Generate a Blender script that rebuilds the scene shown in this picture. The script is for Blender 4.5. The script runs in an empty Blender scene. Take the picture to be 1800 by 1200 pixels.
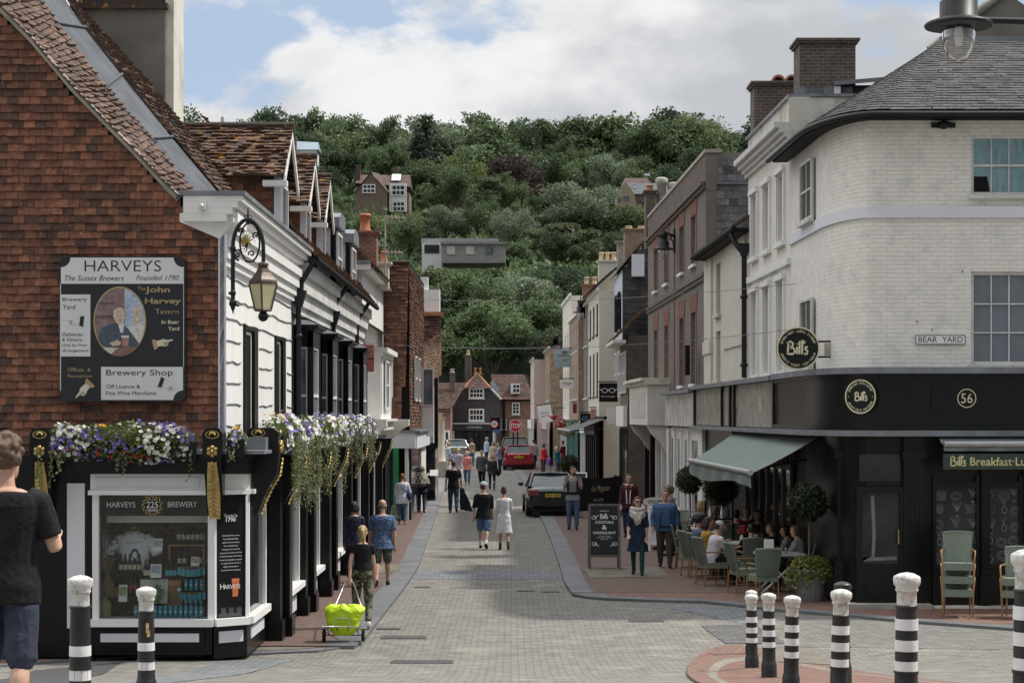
import bpy, bmesh, math, random
from mathutils import Vector as V, Matrix, noise as mnoise
R = math.radians
rnd = random.Random(7)
SC = bpy.context.scene
COL = SC.collection
# ------------------------------------------------------------------ camera
F, CZ, CXP, HYP = 3300.0, 3.4, 900.0, 731.0      # focal length in photo pixels, eye height, principal column, horizon row
cam_d = bpy.data.cameras.new('camera')
cam = bpy.data.objects.new('camera', cam_d); COL.objects.link(cam)
cam.location = (0, 0, CZ); cam.rotation_euler = (R(90), 0, 0)
cam_d.sensor_width = 36; cam_d.lens = 36 * F / 1800
cam_d.shift_y = (HYP - 600) / 1800
cam_d.clip_start = .1; cam_d.clip_end = 6000
SC.camera = cam
SC.view_settings.view_transform = 'Standard'; SC.view_settings.look = 'None'
SC.view_settings.exposure = 0.08; SC.view_settings.gamma = 1
SC.cycles.max_bounces = 6; SC.cycles.diffuse_bounces = 3; SC.cycles.glossy_bounces = 3
SC.cycles.transmission_bounces = 4; SC.cycles.transparent_max_bounces = 8
SC.cycles.use_denoising = True
# ------------------------------------------------------------------ sky and sun
SUN_EL, SUN_AZ = R(56), R(78)                     # azimuth clockwise from +Y (the street runs along +Y)
world = bpy.data.worlds.new('World'); SC.world = world; world.use_nodes = True
def build_world():
 nt = world.node_tree; nt.nodes.clear(); N = nt.nodes.new; L = nt.links.new
 out = N('ShaderNodeOutputWorld'); bg = N('ShaderNodeBackground'); bg.inputs[1].default_value = .09
 sky = N('ShaderNodeTexSky'); sky.sky_type = 'NISHITA'; sky.sun_disc = False
 sky.sun_elevation = SUN_EL; sky.sun_rotation = SUN_AZ; sky.altitude = 20; sky.dust_density = 1.5
 tc = N('ShaderNodeTexCoord'); sep = N('ShaderNodeSeparateXYZ'); L(tc.outputs['Generated'], sep.inputs[0])
 def math_(op, a, b=None, c=None, clamp=False):
  n = N('ShaderNodeMath'); n.operation = op; n.use_clamp = clamp
  for i, v in enumerate((a, b, c)):
   if v is None: continue
   if isinstance(v, (int, float)): n.inputs[i].default_value = v
   else: L(v, n.inputs[i])
  return n.outputs[0]
 def ramp(x, p0, p1, c0=(0,0,0,1), c1=(1,1,1,1)):
  r = N('ShaderNodeValToRGB'); r.color_ramp.interpolation = 'EASE'; e = r.color_ramp.elements
  e[0].position = p0; e[0].color = c0; e[1].position = p1; e[1].color = c1; L(x, r.inputs[0]); return r.outputs[0]
 def noise(vec, scale, detail=7, rough=.55, dist=0):
  n = N('ShaderNodeTexNoise'); n.inputs['Scale'].default_value = scale; n.inputs['Detail'].default_value = detail
  n.inputs['Roughness'].default_value = rough; n.inputs['Distortion'].default_value = dist; L(vec, n.inputs['Vector']); return n.outputs[0]
 mp = N('ShaderNodeMapping'); mp.inputs['Scale'].default_value = (1, 1, 1.7); mp.inputs['Location'].default_value = (.33, .1, .12)
 L(tc.outputs['Generated'], mp.inputs[0])
 big = noise(mp.outputs[0], 7.5, 9, .55, .1)
 # blue openings only towards the upper left of the street
 gx = math_('MULTIPLY', math_('ADD', sep.outputs[0], .15), 10.0)
 gz_ = math_('MULTIPLY', math_('ADD', sep.outputs[2], -.215), 12.0)
 d2 = math_('ADD', math_('MULTIPLY', gx, gx), math_('MULTIPLY', gz_, gz_))
 open_ = math_('MULTIPLY', math_('SUBTRACT', 1.0, d2, clamp=True), .18)
 cover = ramp(math_('SUBTRACT', math_('ADD', big, .09), open_), .44, .52)
 # shade inside the cloud sheet
 body = noise(mp.outputs[0], 8.0, 8, .55, .15)
 rightg = math_('MULTIPLY', sep.outputs[0], .55)
 shade = math_('ADD', math_('MULTIPLY', body, 1.25), rightg)
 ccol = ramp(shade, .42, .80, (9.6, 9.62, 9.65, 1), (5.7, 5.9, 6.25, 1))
 # unseen clouds overhead are brightened to lift the light on shaded walls
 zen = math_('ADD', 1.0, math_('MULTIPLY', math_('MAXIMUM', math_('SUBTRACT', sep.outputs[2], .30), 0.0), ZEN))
 back = math_('SUBTRACT', 1.0, math_('MULTIPLY', math_('MULTIPLY', sep.outputs[1], -1.6, clamp=True), .5)); zen = math_('MULTIPLY', zen, back)   # unseen cloud behind the camera is dimmed to cut reflections and ambient light
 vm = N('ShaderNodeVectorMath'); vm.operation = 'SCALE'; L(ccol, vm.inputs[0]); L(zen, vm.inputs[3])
 blue = N('ShaderNodeMixRGB'); blue.blend_type = 'MIX'; blue.inputs[0].default_value = .8
 L(sky.outputs[0], blue.inputs[1]); blue.inputs[2].default_value = (5.3, 6.6, 8.7, 1)
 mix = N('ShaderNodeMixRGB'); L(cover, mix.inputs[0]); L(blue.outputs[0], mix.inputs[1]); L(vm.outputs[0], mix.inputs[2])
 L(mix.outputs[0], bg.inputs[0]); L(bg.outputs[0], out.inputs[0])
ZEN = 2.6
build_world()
sd = bpy.data.lights.new('sun', 'SUN'); sd.energy = 3.8; sd.angle = R(2.5); sd.color = (1, .95, .86)
sun = bpy.data.objects.new('sun', sd); COL.objects.link(sun)
sun.rotation_euler = (math.pi/2 - SUN_EL, 0, math.pi - SUN_AZ); sun.location = (30, 5, 40)
# ------------------------------------------------------------------ measuring helpers
def at(px, py, Y):
 k = Y / F
 return V(((px - CXP) * k, Y, CZ - (py - HYP) * k))
GP = [(-40, 2.2), (4, 2.2), (9, 1.75), (23.3, .2), (26.5, .0), (70, 0), (110, .22), (150, .6), (190, 2)]
def lerp_table(T, y):
 if y <= T[0][0]: return T[0][1]
 for (a, va), (b, vb) in zip(T, T[1:]):
  if y <= b: return va + (vb - va) * (y - a) / (b - a)
 return T[-1][1]
def gz(Y): return lerp_table(GP, Y)
def ghit(px, py, h=0.0):
 lo, hi = 5.0, 190.0
 for _ in range(60):
  m = (lo + hi) / 2
  if CZ - (py - HYP) * m / F > gz(m) + h: lo = m
  else: hi = m
 return at(px, py, lo)
def pxg(px, Y, h=0): return V(((px - CXP) * Y / F, Y, gz(Y) + h))
# ------------------------------------------------------------------ object helpers
def tag(o, label=None, cat=None, group=None, kind=None):
 if label: o['label'] = label
 if cat: o['category'] = cat
 if group: o['group'] = group
 if kind: o['kind'] = kind
 return o
def empty(name, loc, label, cat, group=None, rz=0):
 o = bpy.data.objects.new(name, None); COL.objects.link(o); o.empty_display_size = .2
 o.location = loc; o.rotation_euler = (0, 0, rz)
 return tag(o, label, cat, group)
def clone(o, parent=None, label=None, loc=None, rz=None):
 c = o.copy(); COL.objects.link(c)
 if parent: c.parent = parent
 if loc is not None: c.location = loc
 if rz is not None: c.rotation_euler = (0, 0, rz)
 if label: c['label'] = label
 for ch in [x for x in ALL_CHILDREN.get(o.name, [])]:
  k = clone(ch, c)
  ALL_CHILDREN.setdefault(c.name, []).append(k)
 return c
ALL_CHILDREN = {}
class MB:
 """collects shapes in world (or prototype) coordinates and links them as one mesh object"""
 def __init__(s): s.v = []; s.f = []; s.t = []; s.sm = []
 def add(s, vs, fs, tint=0., smooth=False):
  b = len(s.v); s.v += [tuple(p) for p in vs]
  for f in fs:
   s.f.append([b + i for i in f]); s.t.append(tint); s.sm.append(smooth)
 def quad(s, a, b, c, d, tint=0.): s.add([a, b, c, d], [(0, 1, 2, 3)], tint)
 def box(s, c, size, rz=0., tint=0., M=None):
  x, y, z = size[0]/2, size[1]/2, size[2]/2
  co, si = math.cos(rz), math.sin(rz); vs = []
  for dz in (-z, z):
   for dx, dy in ((-x, -y), (x, -y), (x, y), (-x, y)):
    p = V((dx, dy, dz)); p = (M @ p) if M else V((dx*co - dy*si, dx*si + dy*co, dz))
    vs.append(V(c) + p)
  s.add(vs, [(0,3,2,1), (4,5,6,7), (0,1,5,4), (1,2,6,5), (2,3,7,6), (3,0,4,7)], tint)
 def hexa(s, b, t, tint=0.):          # four bottom and four top corners
  s.add(list(b) + list(t), [(0,3,2,1), (4,5,6,7), (0,1,5,4), (1,2,6,5), (2,3,7,6), (3,0,4,7)], tint)
 def slab(s, o, r, u, n, w, h, d, tint=0.):   # box from corner o along r (w), u (h), n (d)
  o = V(o); r = V(r).normalized()*w; u = V(u).normalized()*h; n = V(n).normalized()*d
  s.hexa([o, o+r, o+r+n, o+n], [o+u, o+r+u, o+r+n+u, o+n+u], tint)
 def extrude(s, poly, d, tint=0.):    # planar polygon pushed along vector d
  n = len(poly); d = V(d); vs = [V(p) for p in poly] + [V(p) + d for p in poly]
  fs = [tuple(range(n))[::-1], tuple(range(n, 2*n))] + [(i, (i+1) % n, n + (i+1) % n, n + i) for i in range(n)]
  s.add(vs, fs, tint)
 def tube(s, pts, r, n=6, tint=0., cap=True, smooth=True):
  pts = [V(p) for p in pts]; m = len(pts); rs = r if isinstance(r, (list, tuple)) else [r]*m
  ref = None; vs = []
  for i, p in enumerate(pts):
   d = (pts[min(i+1, m-1)] - pts[max(i-1, 0)]).normalized()
   if ref is None: ref = V((0, 0, 1)) if abs(d.z) < .9 else V((1, 0, 0))
   a = d.cross(ref)
   if a.length < 1e-5: a = d.orthogonal()
   a.normalize(); b = d.cross(a).normalized(); ref = a.cross(d)
   for k in range(n):
    q = 2*math.pi*k/n; vs.append(p + (a*math.cos(q) + b*math.sin(q))*rs[i])
  fs = [(i*n+k, i*n+(k+1) % n, (i+1)*n+(k+1) % n, (i+1)*n+k) for i in range(m-1) for k in range(n)]
  s.add(vs, fs, tint, smooth)
  if cap: s.add(vs[:n][::-1], [tuple(range(n))], tint); s.add(vs[-n:], [tuple(range(n))], tint)
 def lathe(s, prof, c=(0,0,0), n=16, tint=0., smooth=True):   # prof: (radius, z)
  c = V(c); vs = []
  for r, z in prof:
   for k in range(n):
    q = 2*math.pi*k/n; vs.append(c + V((r*math.cos(q), r*math.sin(q), z)))
  m = len(prof)
  s.add(vs, [(i*n+k, i*n+(k+1) % n, (i+1)*n+(k+1) % n, (i+1)*n+k) for i in range(m-1) for k in range(n)], tint, smooth)
  if prof[0][0] > 1e-4: s.add(vs[:n][::-1], [tuple(range(n))], tint)
  if prof[-1][0] > 1e-4: s.add(vs[-n:], [tuple(range(n))], tint)
 def ball(s, c, r, n=10, m=7, tint=0., M=None):
  rx, ry, rz_ = r if isinstance(r, (tuple, list)) else (r, r, r); vs = []
  for i in range(m+1):
   th = math.pi*i/m
   for k in range(n):
    q = 2*math.pi*k/n
    p = V((rx*math.sin(th)*math.cos(q), ry*math.sin(th)*math.sin(q), -rz_*math.cos(th)))
    vs.append(V(c) + ((M @ p) if M else p))
  s.add(vs, [(i*n+k, i*n+(k+1) % n, (i+1)*n+(k+1) % n, (i+1)*n+k) for i in range(m) for k in range(n)], tint, True)
 def disc(s, c, r, u, rad, n=24, ru=None, tint=0.):
  c, r, u = V(c), V(r).normalized(), V(u).normalized(); ru = ru or rad
  s.add([c + r*rad*math.cos(2*math.pi*k/n) + u*ru*math.sin(2*math.pi*k/n) for k in range(n)], [tuple(range(n))], tint)
 def ring(s, c, r, u, r0, r1, n=28, tint=0.):
  c, r, u = V(c), V(r).normalized(), V(u).normalized(); vs = []
  for q in (r0, r1):
   a, b = q if isinstance(q, tuple) else (q, q)
   vs += [c + r*a*math.cos(2*math.pi*k/n) + u*b*math.sin(2*math.pi*k/n) for k in range(n)]
  s.add(vs, [(k, (k+1) % n, n + (k+1) % n, n + k) for k in range(n)], tint)
 def stroke(s, pts, w, c, r, u, closed=False):       # flat pen stroke of 2-D points in the plane c, r, u
  P = [V((p[0], p[1], 0)) for p in pts]; n = len(P); L_, R_ = [], []
  for i, p in enumerate(P):
   d = (P[min(i+1, n-1)] - P[max(i-1, 0)])
   d = d.normalized() if d.length > 1e-9 else V((1, 0, 0))
   q = V((-d.y, d.x, 0))*w/2; L_.append(p+q); R_.append(p-q)
  T = lambda p: V(c) + V(r)*p.x + V(u)*p.y
  s.add([T(p) for p in L_] + [T(p) for p in R_], [(i, i+1, n+i+1, n+i) for i in range(n-1)])
 def bounds(s):
  xs, ys, zs = zip(*s.v); return V((min(xs), min(ys), min(zs))), V((max(xs), max(ys), max(zs)))
 def build(s, name, mat, parent=None, origin=None, fix=False):
  me = bpy.data.meshes.new(name)
  if parent is not None: org = PLOC.get(parent.name, parent.location.copy())
  elif origin is not None: org = V(origin)
  else:
   a, b = s.bounds(); org = V(((a.x+b.x)/2, (a.y+b.y)/2, a.z))
  me.from_pydata([(p[0]-org.x, p[1]-org.y, p[2]-org.z) for p in s.v], [], s.f)
  uv = me.uv_layers.new(name='UVMap'); ta = me.attributes.new('tint', 'FLOAT', 'FACE')
  data = [0.]*(2*len(me.loops)); li = 0
  for i, p in enumerate(me.polygons):
   nx, ny, nz = p.normal; h = math.hypot(nx, ny)
   if abs(nz) > .8 or h < 1e-6: ax, ay = 1., 0.; top = True
   else: ax, ay = -ny/h, nx/h; top = False
   for l in p.loop_indices:
    q = s.v[me.loops[l].vertex_index]
    data[2*l] = q[0]*ax + q[1]*ay
    data[2*l+1] = q[1] if top else q[2] * (1/max(h, .25) if h < .97 else 1)
  uv.data.foreach_set('uv', data); ta.data.foreach_set('value', s.t)
  me.polygons.foreach_set('use_smooth', s.sm)
  if fix:
   bm = bmesh.new(); bm.from_mesh(me); bmesh.ops.recalc_face_normals(bm, faces=bm.faces); bm.to_mesh(me); bm.free()
  o = bpy.data.objects.new(name, me); COL.objects.link(o)
  if mat: me.materials.append(mat)
  if parent is not None:
   o.parent = parent; o.location = (0, 0, 0); PLOC[o.name] = org
   ALL_CHILDREN.setdefault(parent.name, []).append(o)
  else: o.location = org; PLOC[o.name] = org
  return o
PLOC = {}
_tcache = {}
def glyphs(txt, shear=0., bold=0.):
 key = (txt, shear, bold)
 if key not in _tcache:
  cu = bpy.data.curves.new('t', 'FONT'); cu.body = txt; cu.shear = shear; cu.offset = bold; cu.resolution_u = 3
  ob = bpy.data.objects.new('t', cu); COL.objects.link(ob)
  dg = bpy.context.evaluated_depsgraph_get(); dg.update()
  me = bpy.data.meshes.new_from_object(ob.evaluated_get(dg))
  vs = [v.co.copy() for v in me.vertices]; fs = [tuple(p.vertices) for p in me.polygons]
  bpy.data.objects.remove(ob); bpy.data.curves.remove(cu); bpy.data.meshes.remove(me)
  _tcache[key] = (vs, fs)
 return _tcache[key]
def text(mb, txt, o, r, u, w=None, h=None, align='c', shear=0., bold=0., tint=0.):
 """lays text with its lower-left/centre at o in the plane r,u; fitted to width w and/or height h"""
 vs, fs = glyphs(txt, shear, bold)
 if not vs: return
 x0 = min(v.x for v in vs); x1 = max(v.x for v in vs); y0 = min(v.y for v in vs); y1 = max(v.y for v in vs)
 sx = w/(x1-x0) if w else None; sy = h/(y1-y0) if h else None
 sx = sx or sy; sy = sy or sx
 ox = {'c': (x0+x1)/2, 'l': x0, 'r': x1}[align]
 o, r, u = V(o), V(r).normalized(), V(u).normalized()
 mb.add([o + r*(v.x-ox)*sx + u*(v.y-y0)*sy for v in vs], fs, tint)
# ------------------------------------------------------------------ materials
def nodes(name):
 m = bpy.data.materials.new(name); m.use_nodes = True; nt = m.node_tree
 b = nt.nodes['Principled BSDF']; return m, nt, b
def N_(nt, t, **kw):
 n = nt.nodes.new(t)
 for k, v in kw.items():
  if k in n.inputs: n.inputs[k].default_value = v
  else: setattr(n, k, v)
 return n
def c4(c): return (c[0], c[1], c[2], 1)
def mixc(nt, fac, a, b, mode='MIX'):
 n = nt.nodes.new('ShaderNodeMixRGB'); n.blend_type = mode
 for i, x in enumerate((fac, a, b)):
  if isinstance(x, (int, float)): n.inputs[i].default_value = x
  elif isinstance(x, tuple): n.inputs[i].default_value = c4(x)
  else: nt.links.new(x, n.inputs[i])
 return n.outputs[0]
def rampf(nt, x, p0, p1, v0=0., v1=1.):
 n = nt.nodes.new('ShaderNodeMapRange'); n.inputs[1].default_value = p0; n.inputs[2].default_value = p1
 n.inputs[3].default_value = v0; n.inputs[4].default_value = v1; nt.links.new(x, n.inputs[0]); return n.outputs[0]
def bump_(nt, b, h, strength, dist=.01):
 n = N_(nt, 'ShaderNodeBump', Strength=strength, Distance=dist); nt.links.new(h, n.inputs['Height']); nt.links.new(n.outputs[0], b.inputs['Normal'])
MATS = {}
def mat(name, col, rough=.6, var=.18, scale=5., bump=0., bscale=40., metal=0., tint=0., tintcol=None, dirt=0., dirtcol=(.08,.07,.06), spec=.5, emit=0., coat=0., stretch=None):
 if name in MATS: return MATS[name]
 m, nt, b = nodes(name); L = nt.links.new
 tc = N_(nt, 'ShaderNodeTexCoord'); co = tc.outputs['Object']
 if stretch:
  mp = N_(nt, 'ShaderNodeMapping'); mp.inputs['Scale'].default_value = stretch; L(co, mp.inputs[0]); co = mp.outputs[0]
 n1 = N_(nt, 'ShaderNodeTexNoise', Scale=scale, Detail=6.); L(co, n1.inputs['Vector'])
 f = rampf(nt, n1.outputs[0], .3, .7, 1-var, 1+var)
 c = mixc(nt, 1., tuple(col), f, 'MULTIPLY')
 if tint or tintcol:
  a = N_(nt, 'ShaderNodeAttribute', attribute_name='tint')
  if tintcol: c = mixc(nt, a.outputs['Fac'], c, tintcol)
  else: c = mixc(nt, 1., c, rampf(nt, a.outputs['Fac'], 0, 1, 1-tint, 1+tint), 'MULTIPLY')
 if dirt:
  n2 = N_(nt, 'ShaderNodeTexNoise', Scale=scale*.35, Detail=8., Roughness=.68); L(co, n2.inputs['Vector'])
  c = mixc(nt, rampf(nt, n2.outputs[0], .5, .74, 0, dirt), c, dirtcol)
 L(c, b.inputs['Base Color'])
 b.inputs['Roughness'].default_value = rough; b.inputs['Metallic'].default_value = metal
 b.inputs['Specular IOR Level'].default_value = spec; b.inputs['Coat Weight'].default_value = coat
 if emit: L(c, b.inputs['Emission Color']); b.inputs['Emission Strength'].default_value = emit
 if bump:
  n3 = N_(nt, 'ShaderNodeTexNoise', Scale=bscale, Detail=5.); L(co, n3.inputs['Vector']); bump_(nt, b, n3.outputs[0], bump)
 MATS[name] = m; return m
def brick(name, c1, c2, mortar, bw, bh, ms=.012, rough=.85, bump=.6, dirt=.35, dirtcol=(.05,.05,.045), vscale=1.2, offset=.5, bias=0., freq=2, patch=0., patchcol=(.4,.3,.2), rot=None, mott=.28, wobble=.012):
 if name in MATS: return MATS[name]
 m, nt, b = nodes(name); L = nt.links.new
 uv = N_(nt, 'ShaderNodeUVMap'); co = uv.outputs[0]
 if rot is not None:
  mp = N_(nt, 'ShaderNodeMapping'); mp.inputs['Rotation'].default_value = (0, 0, rot); L(co, mp.inputs[0]); co = mp.outputs[0]
 wob = N_(nt, 'ShaderNodeTexNoise', Scale=3.5, Detail=3.); L(co, wob.inputs['Vector'])
 co2 = mixc(nt, wobble, co, wob.outputs['Color'], 'ADD') if True else co
 bt = N_(nt, 'ShaderNodeTexBrick'); bt.offset = offset; bt.offset_frequency = freq
 for k, v in (('Color1', c4(c1)), ('Color2', c4(c2)), ('Mortar', c4(mortar)), ('Scale', 1.), ('Mortar Size', ms), ('Mortar Smooth', .25), ('Bias', bias), ('Brick Width', bw), ('Row Height', bh)): bt.inputs[k].default_value = v
 L(co2, bt.inputs['Vector'])
 n1 = N_(nt, 'ShaderNodeTexNoise', Scale=1/bw*.9, Detail=4.); L(co, n1.inputs['Vector'])
 c = mixc(nt, 1., bt.outputs['Color'], rampf(nt, n1.outputs[0], .25, .75, 1-mott, 1+mott), 'MULTIPLY')
 n2 = N_(nt, 'ShaderNodeTexNoise', Scale=vscale, Detail=9., Roughness=.65); L(co, n2.inputs['Vector'])
 c = mixc(nt, rampf(nt, n2.outputs[0], .48, .75, 0, dirt), c, dirtcol)
 if patch:
  n4 = N_(nt, 'ShaderNodeTexNoise', Scale=vscale*2.3, Detail=7.); L(co, n4.inputs['Vector'])
  c = mixc(nt, rampf(nt, n4.outputs[0], .56, .66, 0, patch), c, patchcol)
 L(c, b.inputs['Base Color']); b.inputs['Roughness'].default_value = rough
 inv = N_(nt, 'ShaderNodeMath', operation='SUBTRACT'); inv.inputs[0].default_value = 1; L(bt.outputs['Fac'], inv.inputs[1])
 ad = N_(nt, 'ShaderNodeMath', operation='MULTIPLY_ADD'); L(n1.outputs[0], ad.inputs[0]); ad.inputs[1].default_value = .5; L(inv.outputs[0], ad.inputs[2])
 bump_(nt, b, ad.outputs[0], bump, .012)
 MATS[name] = m; return m
def glass(name='window_glass', col=(.03,.035,.04), rough=.06, trans=0.):
 if name in MATS: return MATS[name]
 m, nt, b = nodes(name); L = nt.links.new
 tc = N_(nt, 'ShaderNodeTexCoord'); n1 = N_(nt, 'ShaderNodeTexNoise', Scale=1.5, Detail=2.); L(tc.outputs['Object'], n1.inputs['Vector'])
 L(mixc(nt, 1., tuple(col), rampf(nt, n1.outputs[0], .3, .7, .5, 1.6), 'MULTIPLY'), b.inputs['Base Color'])
 b.inputs['Roughness'].default_value = rough; b.inputs['IOR'].default_value = 1.5; b.inputs['Specular IOR Level'].default_value = .32
 n2 = N_(nt, 'ShaderNodeTexNoise', Scale=2.2, Detail=1.); L(tc.outputs['Object'], n2.inputs['Vector']); bump_(nt, b, n2.outputs[0], .12, .02)
 if trans: b.inputs['Transmission Weight'].default_value = trans; b.inputs['IOR'].default_value = 1.1
 MATS[name] = m; return m
def clear_glass(name='shop_glass', tintc=(.93,.95,.95), refl=.02):
 if name in MATS: return MATS[name]
 m = bpy.data.materials.new(name); m.use_nodes = True; nt = m.node_tree; nt.nodes.clear(); L = nt.links.new
 o = N_(nt, 'ShaderNodeOutputMaterial'); t = N_(nt, 'ShaderNodeBsdfTransparent'); t.inputs[0].default_value = c4(tintc)
 g = N_(nt, 'ShaderNodeBsdfGlossy', Roughness=.03); fr = N_(nt, 'ShaderNodeFresnel', IOR=1.22)
 ad = N_(nt, 'ShaderNodeMath', operation='ADD', use_clamp=True); L(fr.outputs[0], ad.inputs[0]); ad.inputs[1].default_value = refl
 mx = N_(nt, 'ShaderNodeMixShader'); L(ad.outputs[0], mx.inputs[0]); L(t.outputs[0], mx.inputs[1]); L(g.outputs[0], mx.inputs[2]); L(mx.outputs[0], o.inputs[0])
 MATS[name] = m; return m
def leafmat(name, col, col2, trans=.35, rough=.55, bumpy=0):
 if name in MATS: return MATS[name]
 m, nt, b = nodes(name); L = nt.links.new
 a = N_(nt, 'ShaderNodeAttribute', attribute_name='tint'); oi = N_(nt, 'ShaderNodeObjectInfo')
 c = mixc(nt, a.outputs['Fac'], tuple(col), tuple(col2))
 c = mixc(nt, 1., c, rampf(nt, oi.outputs['Random'], 0, 1, .78, 1.25), 'MULTIPLY')
 L(c, b.inputs['Base Color']); b.inputs['Roughness'].default_value = rough; b.inputs['Specular IOR Level'].default_value = .25
 if trans:
  t = N_(nt, 'ShaderNodeBsdfTranslucent'); L(c, t.inputs[0]); mx = N_(nt, 'ShaderNodeMixShader'); mx.inputs[0].default_value = trans
  o = nt.nodes['Material Output']; L(b.outputs[0], mx.inputs[1]); L(t.outputs[0], mx.inputs[2]); L(mx.outputs[0], o.inputs[0])
 MATS[name] = m; return m
def tilemat(name, lo, hi, dark, lichen=0., lcol=(.55,.27,.03)):
 """clay tiles: a colour drawn tile by tile from the tint, plus soot, bloom and lichen"""
 if name in MATS: return MATS[name]
 m, nt, b = nodes(name); L = nt.links.new
 a = N_(nt, 'ShaderNodeAttribute', attribute_name='tint'); tc = N_(nt, 'ShaderNodeTexCoord')
 r = nt.nodes.new('ShaderNodeValToRGB'); e = r.color_ramp.elements; e[0].position = 0; e[0].color = c4(dark); e[1].position = 1; e[1].color = c4(hi)
 k = e.new(.35); k.color = c4(lo); L(a.outputs['Fac'], r.inputs[0])
 n1 = N_(nt, 'ShaderNodeTexNoise', Scale=18., Detail=6.); L(tc.outputs['Object'], n1.inputs['Vector'])
 c = mixc(nt, 1., r.outputs[0], rampf(nt, n1.outputs[0], .28, .72, .62, 1.38), 'MULTIPLY')
 n2 = N_(nt, 'ShaderNodeTexNoise', Scale=.8, Detail=9., Roughness=.66); L(tc.outputs['Object'], n2.inputs['Vector'])
 c = mixc(nt, rampf(nt, n2.outputs[0], .46, .74, 0, .62), c, tuple(x*.55 for x in dark))
 n3 = N_(nt, 'ShaderNodeTexNoise', Scale=26., Detail=3.); L(tc.outputs['Object'], n3.inputs['Vector'])
 c = mixc(nt, rampf(nt, n3.outputs[0], .68, .76, 0, .5), c, (.5,.47,.42))
 if lichen:
  n5 = N_(nt, 'ShaderNodeTexNoise', Scale=5.5, Detail=8., Roughness=.75); L(tc.outputs['Object'], n5.inputs['Vector'])
  c = mixc(nt, rampf(nt, n5.outputs[0], .62-lichen*.1, .7-lichen*.1, 0, .9), c, lcol)
 L(c, b.inputs['Base Color']); b.inputs['Roughness'].default_value = .85; bump_(nt, b, n1.outputs[0], .4, .01)
 MATS[name] = m; return m
TILE_RED = tilemat('hung_clay_tile', (.175,.072,.044), (.30,.13,.074), (.08,.046,.036))
TILE_ROOF = tilemat('roof_clay_tile', (.105,.062,.046), (.15,.09,.066), (.055,.04,.034), .25)
TILE_LICH = tilemat('lichen_roof_tile', (.11,.066,.045), (.17,.10,.065), (.06,.044,.036), .55)
TILE_FAR = tilemat('brown_hung_tile', (.17,.085,.06), (.26,.135,.09), (.085,.05,.042))
TILE_DK = tilemat('dark_far_tile', (.085,.045,.036), (.12,.062,.045), (.05,.032,.028))
SLATE_T = tilemat('roof_slate', (.05,.05,.053), (.08,.077,.077), (.03,.03,.033), .1)
SLATE_W = tilemat('hung_slate', (.15,.155,.17), (.24,.25,.27), (.075,.075,.085))
WHITE = mat('white_paint', (.80,.80,.79), .5, .05, 2, .12, 30, dirt=.12, dirtcol=(.45,.44,.42))
WHITE_B = mat('weatherboard_white', (.83,.83,.81), .55, .05, 3, .25, 18, dirt=.16, dirtcol=(.42,.42,.4), stretch=(1,1,.3))
OFFWHITE = mat('off_white_paint', (.72,.70,.65), .6, .07, 2, .2, 40, dirt=.18, dirtcol=(.36,.34,.3))
LAV = mat('bluish_white_paint', (.70,.72,.78), .5, .05, 2, .1, 30, dirt=.15, dirtcol=(.4,.4,.45))
BLACK = mat('black_gloss_paint', (.007,.007,.008), .28, .2, 3, .06, 25, spec=.25)
BLACKM = mat('black_matt', (.009,.009,.010), .65, .25, 5, spec=.15)
DGREEN = mat('blackish_green_paint', (.006,.009,.008), .3, .2, 3, .06, 25, spec=.3)
LEAD = mat('lead_sheet', (.20,.215,.24), .5, .25, 2.5, .3, 14, metal=.15, dirt=.4, dirtcol=(.12,.12,.13))
GOLD = mat('gold_leaf', (.46,.34,.13), .4, .25, 12, .3, 60, metal=.75)
GLASS = glass(); GLASSB = glass('pale_window_glass', (.12,.14,.16), .08)
SHOPG = clear_glass()
IRON = mat('black_iron', (.014,.016,.02), .45, .25, 6, .15, 50, spec=.3)
RENDER = mat('grey_render', (.20,.19,.165), .9, .22, 1.2, .5, 30, dirt=.5, dirtcol=(.09,.085,.07))
CREAM = mat('cream_render', (.60,.57,.49), .75, .06, 1.5, .2, 30, dirt=.16, dirtcol=(.34,.32,.27))
STUCCO = mat('white_stucco', (.70,.68,.62), .75, .06, 1.5, .25, 30, dirt=.2, dirtcol=(.33,.31,.27))
STUCCO_W = mat('weathered_stucco', (.68,.66,.58), .8, .1, 2, .4, 25, dirt=.8, dirtcol=(.2,.17,.14))
WBRICK = brick('painted_white_brick', (.83,.81,.75), (.80,.78,.725), (.74,.72,.67), .225, .075, .007, .7, .8, .35, (.47,.455,.42), 1.6, mott=.06, wobble=.03, patch=.5, patchcol=(.60,.60,.60))
RBRICK = brick('red_brick', (.27,.10,.065), (.19,.08,.055), (.30,.27,.23), .225, .075, .011)
BRBRICK = brick('brown_chimney_brick', (.125,.083,.062), (.088,.064,.052), (.18,.16,.14), .225, .075, .014, dirt=.55)
FLINT = brick('grey_header_brick', (.105,.098,.092), (.15,.135,.122), (.21,.195,.175), .125, .075, .012, dirt=.3)
BUFF = brick('buff_brick', (.36,.25,.16), (.27,.17,.11), (.36,.32,.27), .225, .075, .012, dirt=.35)
REDTRIM = brick('red_rubbed_brick', (.21,.075,.05), (.17,.062,.045), (.2,.1,.07), .225, .075, .006, dirt=.3)
FAB_GREEN = mat('awning_canvas', (.175,.22,.20), .8, .07, 2, .15, 60, dirt=.15, dirtcol=(.16,.2,.18))
WOOD = mat('bamboo_frame', (.27,.15,.065), .5, .3, 9, .2, 40)
CREAMT = mat('cream_lettering', (.72,.66,.47), .5, .05)
WHITET = mat('white_lettering', (.82,.82,.80), .5, .04)
BLACKT = mat('black_lettering', (.012,.012,.014), .5, .05)
CLAYPOT = mat('terracotta_pot', (.42,.17,.085), .8, .2, 6, .2, 40, dirt=.3)
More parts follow.
